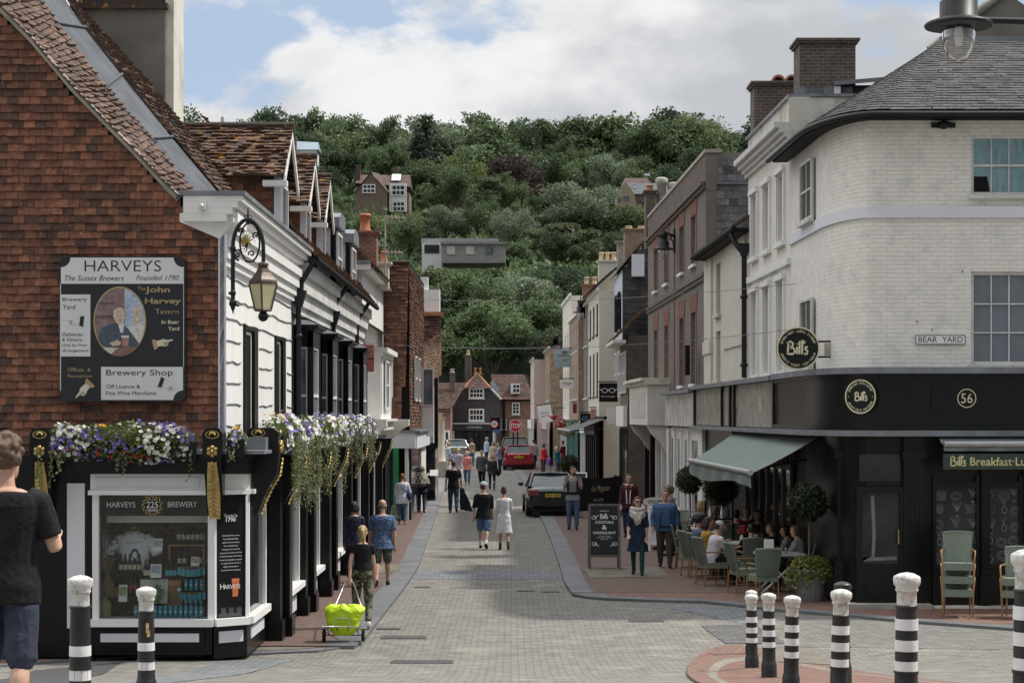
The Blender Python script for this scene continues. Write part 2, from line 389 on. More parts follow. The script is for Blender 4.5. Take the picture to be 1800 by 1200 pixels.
BUFFPOT = mat('buff_chimney_pot', (.52,.40,.25), .8, .2, 6, .2, 40, dirt=.4)
STONE = mat('stone', (.38,.36,.32), .85, .18, 4, .4, 30, dirt=.4)
# ------------------------------------------------------------------ ground, road, pavements
SETTS = brick('grey_setts', (.225,.215,.19), (.165,.158,.142), (.10,.094,.083), .20, .105, .010, .85, .8, .35, (.125,.12,.11), .5, patch=.4, patchcol=(.31,.29,.25), wobble=.035)
SETTB = brick('bluish_setts', (.19,.20,.215), (.145,.155,.17), (.08,.08,.08), .24, .16, .010, .8, .7, .3, (.1,.1,.1), .4)
DARKB = brick('dark_paving_block', (.085,.087,.092), (.065,.067,.07), (.2,.19,.17), .45, .15, .012, .8, .5, .2, (.05,.05,.05), .4, rot=.5)
PAVB = brick('brown_paving_brick', (.16,.098,.078), (.122,.08,.068), (.075,.06,.052), .21, .105, .008, .85, .6, .35, (.11,.085,.075), .45)
PAVR = brick('red_paving_brick', (.215,.112,.082), (.165,.092,.072), (.10,.075,.062), .21, .105, .008, .85, .6, .3, (.12,.085,.07), .5)
KERB = brick('granite_kerb', (.145,.15,.157), (.12,.125,.132), (.06,.06,.06), .9, 1.1, .008, .7, .3, .25, (.1,.1,.105), .6, offset=0)
TACT = brick('tactile_paving', (.22,.2,.155), (.19,.172,.135), (.14,.125,.10), .4, .075, .02, .85, .9, .3, (.16,.14,.11), .8, offset=0)
ASPH = mat('asphalt', (.06,.06,.062), .9, .25, 30, .5, 120, dirt=.3, dirtcol=(.1,.1,.1))
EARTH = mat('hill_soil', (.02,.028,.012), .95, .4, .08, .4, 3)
YARD = brick('yard_setts', (.20,.195,.18), (.165,.16,.15), (.10,.095,.085), .20, .105, .010, .85, .6, .5, (.10,.095,.088), .3)
def sheet(name, rows, m, dz, kind='structure', thick=0., closed_edge=True, parent=None):
 """rows: list of rows of (x, y); height follows the ground plus dz; thick adds a skirt (a real kerb step)"""
 b = MB(); P = [[V((x, y, gz(y) + dz)) for x, y in r] for r in rows]; n = len(P[0])
 for a, c in zip(P, P[1:]):
  for i in range(n-1): b.quad(a[i], a[i+1], c[i+1], c[i])
 if thick:
  D = V((0, 0, -thick)); loop = P[0] + [r[-1] for r in P[1:]] + P[-1][-2::-1] + [r[0] for r in P[-2:0:-1]]
  for p, q in zip(loop, loop[1:] + loop[:1]): b.quad(p, p + D, q + D, q)
 o = b.build(name, m, parent, fix=False)
 if kind: tag(o, kind=kind)
 return o
ys = [-40, 0, 4] + [5 + i*.5 for i in range(60)] + [36, 40, 50, 60, 70, 90, 110, 130, 150, 165]
sheet('road', [[(x, y) for x in (-60, -20, -8, -4, -2, 0, 2, 4, 8, 20, 60)] for y in ys], SETTS, 0)
b = MB()
for y0, y1 in ((-3000, -40), (-40, 165), (165, 190)):
 for x0, x1 in ((-3000, -60), (60, 3000)):
  z0, z1 = gz(max(-40, y0)) - .01, gz(y1) - .01
  b.quad((x0, y0, z0), (x1, y0, z0), (x1, y1, z1), (x0, y1, z1))
b.quad((-60,-3000,2.19), (60,-3000,2.19), (60,-40,2.19), (-60,-40,2.19)); b.quad((-60,165,gz(165)), (60,165,gz(165)), (60,190,2), (-60,190,2))
tag(b.build('ground', ASPH, origin=(0,0,0)), kind='structure')
# kerb lines read off the photograph as points on the ground
def line_x(pts):
 T = sorted((g.y, g.x) for g in (ghit(*p) for p in pts))
 return lambda y: lerp_table([(a, b_) for a, b_ in T], y)
LK = line_x([(622,1141), (640,1128), (715,1030), (735,1000), (752,950), (767,905), (783,850), (789,832)])
RK = line_x([(1005,1046), (992,1026), (985,1000), (968,950), (948,905), (918,845), (908,832), (903,824)])
YS = [27.4 + .6*i for i in range(12)] + [36 + 2*i for i in range(12)] + [62 + 4*i for i in range(14)]
sheet('pavement', [[(-6.2, y), (-4.6, y), (LK(y) - .44, y)] for y in YS], PAVB, .055, thick=.12)
sheet('kerb', [[(LK(y) - .44, y), (LK(y), y)] for y in YS], KERB, .057, thick=.12)
# the pavement turns the corner in front of the brewery shop
cor = [(630,1136), (560,1146), (430,1152), (300,1155), (230,1156), (120,1163), (0,1172), (-120,1180)]
cg = [ghit(*p) for p in cor]; rows = []
for g in cg:
 d = V((0, 1, 0)) if g.x < -2.6 else V((-.75, .66, 0))
 rows.append([(g.x, g.y), (g.x + d.x*.28, g.y + d.y*.28)])
sheet('corner_kerb', rows, KERB, .03, thick=.08)
rows = [[(g[1][0], g[1][1]), (max(g[1][0], -9) if i else -2.62, 27.45)] for i, g in enumerate(rows)]
sheet('corner_pavement', [[r[0], ((r[0][0]+r[1][0])/2, (r[0][1]+r[1][1])/2), r[1]] for r in rows], PAVR, .03, thick=.08)
def patch4(name, quad, m, dz, n=6, thick=0):
 A, B, C, D = [ghit(*p) if len(p) == 2 else V(p) for p in quad]
 rows = [[tuple((A.lerp(D, j/n).lerp(B.lerp(C, j/n), i/n))[:2]) for i in range(n+1)] for j in range(n+1)]
 return sheet(name, rows, m, dz, thick=thick)
patch4('tactile_paving', [(395,1149), (548,1143), (566,1129), (430,1131)], TACT, .036)
patch4('tactile_paving', [(655,1012), (705,1008), (700,996), (662,997)], TACT, .062)
sheet('paving_band', [[(LK(y), y), ((LK(y)+RK(y))/2, y), (RK(y), y)] for y in (ghit(900,1018).y, ghit(900,1009).y, ghit(900,1002).y)], SETTB, .005)
patch4('paving_band', [(380,1162), (520,1158), (300,1200), (100,1215)], SETTB, .005)
patch4('asphalt_patch', [(60,1178), (215,1163), (120,1200), (-80,1210)], ASPH, .004)
# right-hand pavement: along the cafe, rounding into Bear Yard
YR = [ghit(1005,1046).y + .02 + .7*i for i in range(10)]
YR = YR + [y for y in (YS if True else []) if y > YR[-1] + .6]
sheet('pavement', [[(RK(y) + .42, y), (3.5, y), (7.2, y)] for y in YR], PAVB, .055, thick=.12)
sheet('kerb', [[(RK(y), y), (RK(y) + .42, y)] for y in YR], KERB, .057, thick=.12)
y0 = YR[0]
fl = [ghit(*p) for p in [(1005,1047), (1030,1052), (1066,1055), (1120,1057), (1180,1059), (1232,1060), (1300,1067), (1370,1075), (1490,1085), (1610,1096), (1800,1110), (1960,1124)]]
rows = [[(g.x, min(g.y, y0 - .01)), (g.x + (.4 if i < 2 else .1), min(g.y + .38, y0 - .005))] for i, g in enumerate(fl)]
sheet('corner_kerb', rows, KERB, .05, thick=.1)
rows2 = [[r[1], (r[1][0] + (.1 if i else .25), max(r[1][1] + .01, y0) if r[1][0] < 7.2 else 34.6)] for i, r in enumerate(rows)]
sheet('corner_pavement', rows2, PAVR, .05, thick=.1)
sheet('yard_pavement', [[(7.2, y0), (16, y0)], [(7.2, 36), (16, 36)]], PAVR, .045)
patch4('tactile_paving', [(1040,1020), (1175,1018), (1160,1000), (1020,1000)], TACT, .062)
patch4('paving_band', [(1180,1070), (1330,1100), (1345,1075), (1235,1064)], SETTB, .005)
patch4('dark_paving', [(1232,1100), (1275,1131), (1385,1131), (1325,1097)], DARKB, .0095)
patch4('yard_road', [(1385,1136), (1900,1143), (1900,1119), (1420,1082)], YARD, .004)
# raised brick island with its paler ring
ic = ghit(1560,1225); iry = ghit(1560,1136).y - ic.y; _g = ghit(1214,1166); irx = abs(_g.x-ic.x)/math.sqrt(1-((_g.y-ic.y)/iry)**2)
def isl(name, a0, a1, m, dz, n=60, thick=0):
 rows = [[(ic.x + irx*a*math.cos(2*math.pi*k/n), ic.y + iry*a*math.sin(2*math.pi*k/n)) for a in (a1, (a0+a1)/2, a0)] for k in range(n+1)]
 sheet(name, rows, m, dz, thick=thick)
RINGB = brick('ring_brick', (.215,.118,.088), (.17,.098,.078), (.10,.08,.066), .105, .21, .008, .85, .5, .3, (.13,.1,.085), .5)
PALE = brick('pale_paver', (.25,.225,.185), (.22,.2,.165), (.12,.1,.09), .21, .105, .008)
isl('brick_island', .86, 1.0, RINGB, .03, thick=.06); isl('island_ring', .80, .86, PALE, .0305); isl('island_paving', .02, .80, PAVR, .03)
patch4('island_slab', [(1330,1165), (1460,1172), (1440,1148), (1340,1146)], TACT, .036)
# drains and covers let into the road
WIRON = mat('worn_iron', (.065,.064,.062), .6, .4, 20, .3, 60, dirt=.5, dirtcol=(.12,.11,.1))
def grate(px, py, w, d, n, label, slats=True):
 g = ghit(px, py); e = empty('drain_cover', g, label, 'drain cover', 'iron covers in the road')
 bb = MB(); sl = (gz(g.y+.1)-gz(g.y-.1))/.2
 def bar(x0, x1, y0, y1, z, t=.012):
  f = lambda x, y: V((g.x+x, g.y+y, gz(g.y+y) + z)); bb.hexa([f(x0,y0), f(x1,y0), f(x1,y1), f(x0,y1)], [f(x0,y0)+V((0,0,t)), f(x1,y0)+V((0,0,t)), f(x1,y1)+V((0,0,t)), f(x0,y1)+V((0,0,t))])
 for a in (-1, 1): bar(-w/2, w/2, a*d/2-.015, a*d/2+.015, 0); bar(a*w/2-.015, a*w/2+.015, -d/2+.015, d/2-.015, 0)
 bb.build('frame', WIRON, e); b2 = MB(); bb = b2; bar(-w/2, w/2, -d/2, d/2, .001, .005)
 for i in range(n):
  x = -w/2 + w*(i+.5)/n; bar(x - w/n*.22, x + w/n*.22, -d/2+.016, d/2-.016, .005, .006)
 b2.build('grating', WIRON, e)
grate(742,1163,.82,.5,22,'large dark iron cover at the bottom edge of the road left of centre')
grate(710,1120,.66,.34,14,'iron grating in the road below the yellow green trolley')
grate(1136,1091,.55,.28,10,'thin iron cover in the road below the cafe tables')
grate(683,1105,.36,.2,10,'small iron gully beside the left kerb nearest the trolley')
grate(742,1032,.3,.18,8,'small iron gully beside the left kerb farther up the street')
grate(925,1038,.32,.16,6,'left one of two small iron covers in mid road')
grate(968,1040,.32,.16,6,'right one of two small iron covers in mid road')
# ------------------------------------------------------------------ building kit
XA, YA, ZA = V((1,0,0)), V((0,1,0)), V((0,0,1))
def facade(mb, o, r, n, W, H, holes, depth=.12, u=ZA):
 """wall sheet from corner o (width along r, height along u) with rectangular openings and their reveals"""
 o, r, u, n = V(o), V(r).normalized(), V(u).normalized(), V(n).normalized()
 xs = sorted({0., W, *[h[0] for h in holes], *[h[0]+h[2] for h in holes]}); zs = sorted({0., H, *[h[1] for h in holes], *[h[1]+h[3] for h in holes]})
 P = lambda x, z, d=0: o + r*x + u*z - n*d
 for x0, x1 in zip(xs, xs[1:]):
  for z0, z1 in zip(zs, zs[1:]):
   cx, cz = (x0+x1)/2, (z0+z1)/2
   if any(h[0] < cx < h[0]+h[2] and h[1] < cz < h[1]+h[3] for h in holes): continue
   mb.quad(P(x0,z0), P(x1,z0), P(x1,z1), P(x0,z1))
 for x, z, w, h in holes:
  for a, b in (((x,z),(x+w,z)), ((x+w,z),(x+w,z+h)), ((x+w,z+h),(x,z+h)), ((x,z+h),(x,z))):
   mb.quad(P(*a), P(*b), P(*b, depth), P(*a, depth))
def sash(parent, o, r, n, w, h, cols=2, rows=2, frame=WHITE, pane=GLASS, d=.09, fw=.05, bar=.022, sill=None, name='window', meet=True, curtain=None, u=ZA):
 """window set d behind the wall face: frame part with the pane as sub-part"""
 o, r, n = V(o), V(r).normalized(), V(n).normalized(); o = o - n*d
 f = MB()
 f.slab(o, r, u, n, fw, h, .05); f.slab(o + r*(w-fw), r, u, n, fw, h, .05)
 f.slab(o + r*fw, r, u, n, w-2*fw, fw, .05); f.slab(o + r*fw + u*(h-fw), r, u, n, w-2*fw, fw, .05)
 iw, ih = w-2*fw, h-2*fw
 for i in range(1, cols): f.slab(o + r*(fw + iw*i/cols - bar/2) + u*fw + n*.008, r, u, n, bar, ih, .026)
 for j in range(1, rows):
  t = bar*1.8 if (meet and j*2 == rows) else bar
  f.slab(o + r*fw + u*(fw + ih*j/rows - t/2) + n*.006, r, u, n, iw, t, .031)
 if sill: f.slab(o + r*-.06 - u*.07, r, u, n, w+.12, .068, d + sill)
 fo = f.build(name, frame, parent)
 g = MB(); g.quad(o + r*fw*.6 + u*fw*.6 + n*.004, o + r*(w-fw*.6) + u*fw*.6 + n*.004, o + r*(w-fw*.6) + u*(h-fw*.6) + n*.004, o + r*fw*.6 + u*(h-fw*.6) + n*.004)
 g.build('pane', pane, fo)
 return fo
def tiles(mb, A, B, C, D, tw, th, n, thick=.018, keep=None, rg=None, jit=.12, lo=0., hi=1., pw=1.0):
 """courses of lapped tiles over the patch A B (bottom) D C (top); n points outwards"""
 rg = rg or rnd; A, B, C, D, n = V(A), V(B), V(C), V(D), V(n).normalized()
 rows = max(1, round(((D-A).length + (C-B).length)/2/th)); cols = max(1, round(max((B-A).length, (C-D).length)/tw))
 P = lambda s, t: (A.lerp(B, s)).lerp(D.lerp(C, s), t)
 for j in range(rows):
  t0, t1 = j/rows, (j+1.08)/rows; off = .5*(j % 2) + rg.uniform(-.06, .06)
  for i in range(-1, cols+1):
   s0, s1 = max(0, (i+off)/cols), min(1, (i+off+.975)/cols)
   if s1 - s0 < .12/cols: continue
   if keep and not keep(P((s0+s1)/2, (t0+t1)/2)): continue
   k = rg.uniform(1-jit*3, 1+jit*4); dt = rg.uniform(-jit, jit)*.5/rows; dt2 = rg.uniform(-jit, jit)*.35/rows
   a, b = P(s0, t0+dt), P(s1, t0+dt+dt2); c, d = P(s1, min(1.0, t1)), P(s0, min(1.0, t1))
   ao, bo = a + n*thick*2*k, b + n*thick*2*k; co, do = c + n*thick*.3, d + n*thick*.3
   tt = lo + (hi-lo)*(rg.random()**pw)
   mb.add([ao, bo, co, do, a, b, c, d], [(0,1,2,3), (4,5,1,0), (5,6,2,1), (7,4,0,3)], tt)
def gutter_pipe(name, pts, r, label, m=IRON, group=None, hop=None, z_ends=True):
 e = empty(name, pts[-1], label, 'downpipe', group); b = MB(); b.tube(pts, r, 8); b.build('pipe', m, e)
 z = pts[-1][2] + .3
 while z < pts[-2][2] - .2:
  b = MB(); b.lathe([(r*1.01, -.04), (r*1.5, -.04), (r*1.5, .04), (r*1.01, .04)], (pts[-1][0], pts[-1][1], z), 8); z += 1.6; b.build('pipe_collar', m, e)
 if hop:
  b = MB(); x, y, zz = hop; b.hexa([(x-.07,y-.07,zz-.3),(x+.07,y-.07,zz-.3),(x+.07,y+.07,zz-.3),(x-.07,y+.07,zz-.3)], [(x-.15,y-.12,zz),(x+.15,y-.12,zz),(x+.15,y+.12,zz),(x-.15,y+.12,zz)]); b.build('hopper', m, e)
 return e
def chimney(name, c, w, d, z0, z1, m, label, pots=(), potm=BUFFPOT, parent=None, cap=.12):
 e = parent or empty(name, (c[0], c[1], z0), label, 'chimney')
 b = MB(); x, y = c; b.box((x, y, (z0+z1-cap)/2), (w, d, z1-z0-cap)); b.box((x, y, z1-cap*.75), (w+.1, d+.1, cap*.5)); b.box((x, y, z1-cap*.25), (w+.18, d+.18, cap*.5))
 st = b.build('stack' if not parent else 'chimney', m, e)
 for dx, h, r in pots:
  p = MB(); p.lathe([(r*1.15, 0), (r*1.15, .06), (r*.95, .1), (r*.88, h*.8), (r*1.12, h*.84), (r*1.12, h*.93), (r*.9, h), (r*.7, h), (r*.7, h-.1)], (x+dx, y, z1), 12)
  p.build('chimney_pot', potm, st if parent else e)
 return e
# ------------------------------------------------------------------ left: the tile-hung brewery building
YW = 26.6; FX = -4.13
bldg = empty('tile_hung_building', (-6.2, YW + 4, 0), 'gabled building hung with red clay tiles above the brewery shop window', 'building')
VERGE = [(0,-6), (0,15), (54,68), (127,155), (187,217), (233,263), (290,325), (312,345)]
VP = [at(x, y, YW - .05) for x, y in [(-60,-60)] + VERGE[1:]]
def verge_z(x): return lerp_table([(p.x, p.z) for p in VP], x)
b = MB(); b.extrude([(-9.5,YW+.02,0), (FX-.02,YW+.02,0), (FX-.02,YW+.02,6.35), (-4.7,YW+.02,6.5), (VP[4].x,YW+.02,VP[4].z), (VP[2].x,YW+.02,VP[2].z), (-9.5,YW+.02,11.2)], (0, 24, 0)); b.build('wall', BLACKM, bldg)
b = MB()
tiles(b, (-8.9,YW,2.45), (FX,YW,2.45), (FX,YW,9.6), (-8.9,YW,9.6), .158, .111, (0,-1,0), .015, keep=lambda p: p.z < verge_z(p.x) - .03 and p.z < 6.42 - max(0, p.x + 4.72)*1.0 + .03*(p.x < -4.7)*99, pw=1.25)
b.build('hung_tiles', TILE_RED, bldg)
# roof slopes seen along their length: red strip, lead valley, brown strip
def strip(mb, pa, Ya, pb, Yb, tw, th, mat_pts=None, **k):
 for (a0, a1), (b0, b1) in zip(zip(pa, pa[1:]), zip(pb, pb[1:])):
  A, D, B, C = at(*a0, Ya), at(*a1, Ya), at(*b0, Yb), at(*b1, Yb)
  tiles(mb, A, B, C, D, tw, th, (B-A).cross(D-A), **k)
va = [(312,345), (233,263), (127,155), (54,68), (-10,0), (-70,-66)]
vb = [(345,342), (264,243), (185,153), (100,40), (66,-8), (20,-66)]
vc = [(390,342), (304,240), (215,130), (150,48), (112,-8), (66,-66)]
vd = [(424,343), (350,254), (272,160), (203,82), (136,8), (80,-66)]
b = MB(); strip(b, va, YW-.12, vb, 28.2, .17, .10, thick=.02, jit=.2); b.build('front_roof', TILE_ROOF, bldg)
b = MB()
for (a0, a1), (b0, b1) in zip(zip(vb, vb[1:]), zip(vc, vc[1:])): b.quad(at(*a0,28.2)+V((.0,0,-.04)), at(*b0,30.6)+V((0,0,-.04)), at(*b1,30.6)+V((0,0,-.04)), at(*a1,28.2)+V((0,0,-.04)))
for t in (.28, .55, .85):
 i = 1 if t < .4 else (2 if t < .7 else 3); A, B = at(*vb[i],28.2), at(*vc[i],30.6); b.tube([A, B], .025, 5)
b.build('lead_valley', mat('dark_lead', (.085,.093,.108), .6, .3, 2, .3, 10, spec=.2, dirt=.3, dirtcol=(.15,.16,.175)), bldg)
b = MB(); strip(b, vc, 30.6, vd, 33.5, .17, .10, thick=.02, jit=.2); b.build('rear_roof', TILE_ROOF, bldg)
b = MB()      # mortar verge under the first strip
for p, q in zip(VP, VP[1:]): b.tube([p, q], .05, 6)
b.build('verge', STONE, bldg)
# tall rendered chimney stack behind the ridge
ch = empty('rendered_chimney', at(230,190,33.6), 'tall grey rendered chimney with lichen, on the tiled roof at upper left', 'chimney')
s_ = F/33.6; X0, X1 = (128-900)/s_, (288-900)/s_
b = MB(); b.box(((X0+X1)/2, 34.2, (at(0,185,33.6).z-1+at(0,14,33.6).z)/2), (X1-X0, 1.0, at(0,14,33.6).z - at(0,185,33.6).z+1)); b.build('stack', RENDER, ch)
b = MB(); b.box((X1+.075, 34.25, (at(0,185,33.6).z-1 + 11.5)/2), (.15, 1.0, 11.5 - at(0,185,33.6).z+1)); b.build('lit_side', STUCCO_W, ch)  # paler slab paints the sunlit right face of the stack
b = MB(); b.box(((X0+X1)/2, 34.2, at(0,10,33.6).z), (X1-X0+.12, 1.16, .1)); b.box(((X0+X1)/2, 34.2, at(0,-4,33.6).z), (X1-X0-.1, .9, .2)); b.build('chimney_cap', TILE_LICH, ch)
# white side of the same building to the street
b = MB(); YE = 35.15
holes1 = [(2.2,3.05,1.45,1.75), (6.0,3.05,1.35,1.75)]
facade(b, (FX, YW+.02, 0), YA, XA, YE-YW-.02, 6.1, holes1, .14)
sd_ = b.build('street_wall', WHITE_B, bldg)
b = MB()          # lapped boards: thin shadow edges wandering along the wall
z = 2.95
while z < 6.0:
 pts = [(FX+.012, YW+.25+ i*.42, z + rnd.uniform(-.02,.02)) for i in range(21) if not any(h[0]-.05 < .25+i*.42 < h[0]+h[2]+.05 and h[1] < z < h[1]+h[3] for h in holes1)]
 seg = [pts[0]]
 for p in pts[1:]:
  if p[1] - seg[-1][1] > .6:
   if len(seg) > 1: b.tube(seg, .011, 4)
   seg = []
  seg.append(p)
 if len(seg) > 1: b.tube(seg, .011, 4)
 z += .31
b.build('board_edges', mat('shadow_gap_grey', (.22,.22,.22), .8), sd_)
for x, z, w, h in holes1:
 b = MB(); o = V((FX, YW+.02+x, z)); b.slab(o - XA*.12, YA, ZA, XA, .08, h, .16); b.slab(o - XA*.12 + YA*(w-.42), YA, ZA, XA, .42, h, .16); b.slab(o - XA*.12 + ZA*(h-.06) + YA*.08, YA, ZA, XA, w-.5, .06, .16); b.build('window_surround', BLACK, bldg)
 sash(bldg, o + YA*.1, YA, XA, w-.54, h-.08, 1, 2, d=.06)
# corner board, plaster bracket and boxed cornice with its lead capping
b = MB(); b.slab((FX-.02, YW-.05, 2.45), XA, ZA, -YA, .11, 3.75, .03); b.slab((FX+.005, YW-.08, 2.45), YA, ZA, XA, .2, 3.75, .06); b.build('corner_board', LAV, bldg)
k = F/YW
A = lambda px, py: V(((px-900)/k, YW, CZ-(py-731)/k))
b = MB(); b.extrude([A(318,391), A(388,421), A(412,391), A(412,372), A(318,376)], (0, -.1, 0)); b.extrude([A(389,421), A(418,395), A(418,372), A(389,372)], (0, .9, 0)); b.build('plaster_bracket', WHITE_B, bldg)
CX1 = A(430,0).x
def cornice(b, y0, y1, steps, xin):
 for x, z0, z1 in steps: b.hexa([(xin,y0,z0),(x,y0,z0),(x,y1,z0),(xin,y1,z0)], [(xin,y0,z1),(x,y0,z1),(x,y1,z1),(xin,y1,z1)])
zc = A(0,347).z
st = [(CX1-.22, zc-.36, zc-.26), (CX1-.14, zc-.258, zc-.17), (CX1-.07, zc-.168, zc-.08), (CX1, zc-.078, zc)]
b = MB(); cornice(b, YW-.22, YE+.3, st, -4.62)
cornice(b, YW+.03, YE, [(FX+.06, zc-.95, zc-.85), (FX+.1, zc-.848, zc-.7), (FX+.15, zc-.698, zc-.5), (FX+.2, zc-.498, zc-.362)], FX-.1); b.build('cornice', WHITE, bldg)
b = MB(); b.box(((CX1-4.65)/2+.01, (YW-.22+YE+.3)/2, zc+.035), (CX1+4.65+.06, YE+.3-YW+.28, .06)); b.build('lead_capping', LEAD, bldg)
b = MB(); b.extrude([A(288,332), A(312,355), A(318,348), A(318,338), A(293,326)], (0, -.06, 0)); b.build('lead_flashing', LEAD, bldg)
b = MB(); b.box(A(361,366) + V((0,-.27,0)), (.1,.08,.1)); b.ball(A(361,366) + V((0,-.32,0)), .03); tag(b.build('security_sensor', OFFWHITE), 'small white box sensor on the white cornice end above the hanging lantern', 'sensor')
# second white building, mansard of roof tiles, four black oriel bays
b2 = empty('white_terrace', (-5.5, 42, 0), 'white painted terrace with four black oriel bays above the flower trough', 'building')
Y2 = 51.6
b = MB(); b.box((FX-.03-2.5, (YE+.02+Y2)/2, 3.2), (5., Y2-YE-.02, 6.4)); b.build('wall', WHITE_B, b2)
b = MB(); cornice(b, YE+.32, Y2, [(FX+.06, 5.35, 5.5), (FX+.12, 5.502, 5.75), (FX+.2, 5.752, 6.05), (FX+.28, 6.052, 6.3)], FX-.2); b.build('cornice', mat('weathered_white', (.62,.62,.60), .7, .12, 3, .3, 20, dirt=.8, dirtcol=(.3,.3,.28)), b2)
b = MB(); tiles(b, (-3.72,YE+.3,6.42), (-3.72,Y2,6.42), (-5.9,Y2,9.1), (-5.9,YE+.3,9.1), .17, .105, (1,0,.85), .02, jit=.2); b.build('roof', TILE_LICH, b2)
b = MB(); b.tube([(-3.7,YE+.32,6.36), (-3.7,Y2,6.36)], .06, 6); b.build('gutter', BLACKM, b2)
def oriel(y, i):
 e = MB(); W, P_, z0, z1 = 1.3, .34, 2.95, 5.02; x0 = FX
 c = V((x0, y, z0)); post = .11
 for px_, py_ in ((0,0), (P_-post, 0), (P_-post, W-post), (0, W-post)): e.slab(c + V((px_, py_, 0)), XA, ZA, YA, post, z1-z0, post)
 e.slab(c + V((0,0,-.4)), XA, ZA, YA, P_, .398, W); e.slab(c + V((0,0,z1-z0-.3)), XA, ZA, YA, P_-.004, .3, W-.004)
 e.slab(c + V((-.02,-.05,z1-z0)), XA, ZA, YA, P_+.07, .05, W+.1); e.slab(c + V((-.02,-.1,z1-z0+.05)), XA, ZA, YA, P_+.13, .07, W+.2)
 bay = e.build('oriel_bay', BLACK, b2)
 l = MB(); l.hexa([(x0-.02,y-.1,z1+.121),(x0+P_+.11,y-.1,z1+.121),(x0+P_+.11,y+W+.1,z1+.121),(x0-.02,y+W+.1,z1+.121)], [(x0-.02,y,z1+.24),(x0+P_-.1,y,z1+.2),(x0+P_-.1,y+W,z1+.2),(x0-.02,y+W,z1+.24)]); l.build('lead_roof', LEAD, bay)
 for o, r, n, w in ((c + V((0.005,.05,0)), XA, -YA, P_-post-.005), (c + V((P_-.05,post,0)), YA, XA, W-2*post)):
  f = MB(); t = .035; h = z1-z0-.3
  f.slab(o, r, ZA, n, t, h, .03); f.slab(o + r*(w-t), r, ZA, n, t, h, .03); f.slab(o + ZA*(h-t) + r*t, r, ZA, n, w-2*t, t, .03); f.slab(o + ZA*(h*.46) + r*t, r, ZA, n, w-2*t, .05, .035)
  wf = f.build('window', WHITE, bay); g = MB(); g.quad(o + n*.002, o + r*w + n*.002, o + r*w + ZA*h + n*.002, o + ZA*h + n*.002); g.build('pane', GLASSB, wf)
for i, y in enumerate((35.8, 39.7, 43.4, 47.9)): oriel(y, i)
# dormers: three tile-hung gables, two lead-clad flat ones
def dormer(y0, W, n):
 d = empty('gabled_dormer', (FX-.6, y0+W/2, 6.6), ('nearest', 'middle', 'farthest')[n] + ' gabled dormer with hung tile cheek and lichen covered roof', 'dormer', 'gabled dormers on the left roofs')
 xf, ze, zr, y1 = FX-.04, 7.62, 8.58, y0+W
 b = MB(); b.extrude([(xf,y0+.02,6.3), (xf,y1,6.3), (xf,y1,ze), (xf,(y0+y1)/2,zr-.1), (xf,y0+.02,ze)], (-2.3,0,0)); b.build('body', BLACKM, d)
 b = MB(); tiles(b, (xf-2.3,y0,6.3), (xf,y0,6.3), (xf,y0,ze), (xf-2.3,y0,ze), .2, .14, (0,-1,0), .014); b.build('tile_cheek', TILE_RED, d)
 b = MB(); ym = (y0+y1)/2
 tiles(b, (xf-2.2,y0-.22,ze-.05), (xf+.22,y0-.22,ze-.05), (xf+.26,ym,zr), (xf-2.9,ym,zr), .17, .105, (0,-1,.9), .02, jit=.25)
 tiles(b, (xf+.22,y1+.22,ze-.05), (xf-2.2,y1+.22,ze-.05), (xf-2.9,ym,zr), (xf+.26,ym,zr), .17, .105, (0,1,.9), .02, jit=.25)
 b.tube([(xf+.27,ym,zr+.02), (xf-2.9,ym,zr+.02)], .07, 6); b.build('roof', TILE_LICH, d)
 b = MB()
 for s, yy in ((-1, y0), (1, y1)): b.hexa([(xf+.2,yy+s*.2,ze-.2),(xf+.24,yy+s*.2,ze-.2),(xf+.24,yy+s*.2,ze-.04),(xf+.2,yy+s*.2,ze-.04)], [(xf+.2,ym,zr-.22),(xf+.24,ym,zr-.22),(xf+.24,ym,zr-.05),(xf+.2,ym,zr-.05)])
 b.box((xf+.05, y0-.13, ze-.18), (.42,.2,.1)); b.build('bargeboard', WHITE, d)
 b = MB(); b.slab((xf+.01,y0+.02,6.35), YA, ZA, XA, .1, ze-6.4, .12); b.slab((xf+.01,y0+.02,6.35), XA, ZA, -YA, .13, ze-6.4, .015); b.build('corner_post', LAV, d)
 sash(d, (xf+.0,y0+.13,6.55), YA, XA, W-.26, ze-6.62, 2, 1, d=-.03)
for n, (y, w) in enumerate(((32.8,1.7), (36.8,1.55), (39.9,1.5))): dormer(y, w, n)
def lead_dormer(y0, W, n):
 d = empty('lead_dormer', (FX-.5, y0+W/2, 6.6), ('nearer', 'farther')[n] + ' flat lead clad dormer with curved lead roof and black window', 'dormer', 'lead dormers on the left roofs')
 xf, zt = FX-.05, 7.75; b = MB(); b.box((xf-.9, y0+W/2, 7.05), (1.8, W, 1.4)); b.build('lead_cheek', mat('pale_lead', (.42,.46,.54), .5, .2, 3, .5, 12, dirt=.2, dirtcol=(.3,.3,.34)), d)
 b = MB(); prof = [(y0-.1, zt), (y0-.08, zt+.22), (y0+W*.25, zt+.36), (y0+W*.75, zt+.36), (y0+W+.08, zt+.22), (y0+W+.1, zt)]
 b.extrude([(xf+.22, y, z) for y, z in prof], (-2.1, 0, 0)); b.build('lead_roof', LEAD, d)
 b = MB(); b.slab((xf+.005,y0,6.35), YA, ZA, XA, W, zt-6.35, .1); b.build('window_surround', BLACK, d)
 sash(d, (xf+.11,y0+.12,6.5), YA, XA, W-.24, zt-6.6, 2, 2, d=-.01)
lead_dormer(43.2, 1.4, 0); lead_dormer(47.1, 1.4, 1)
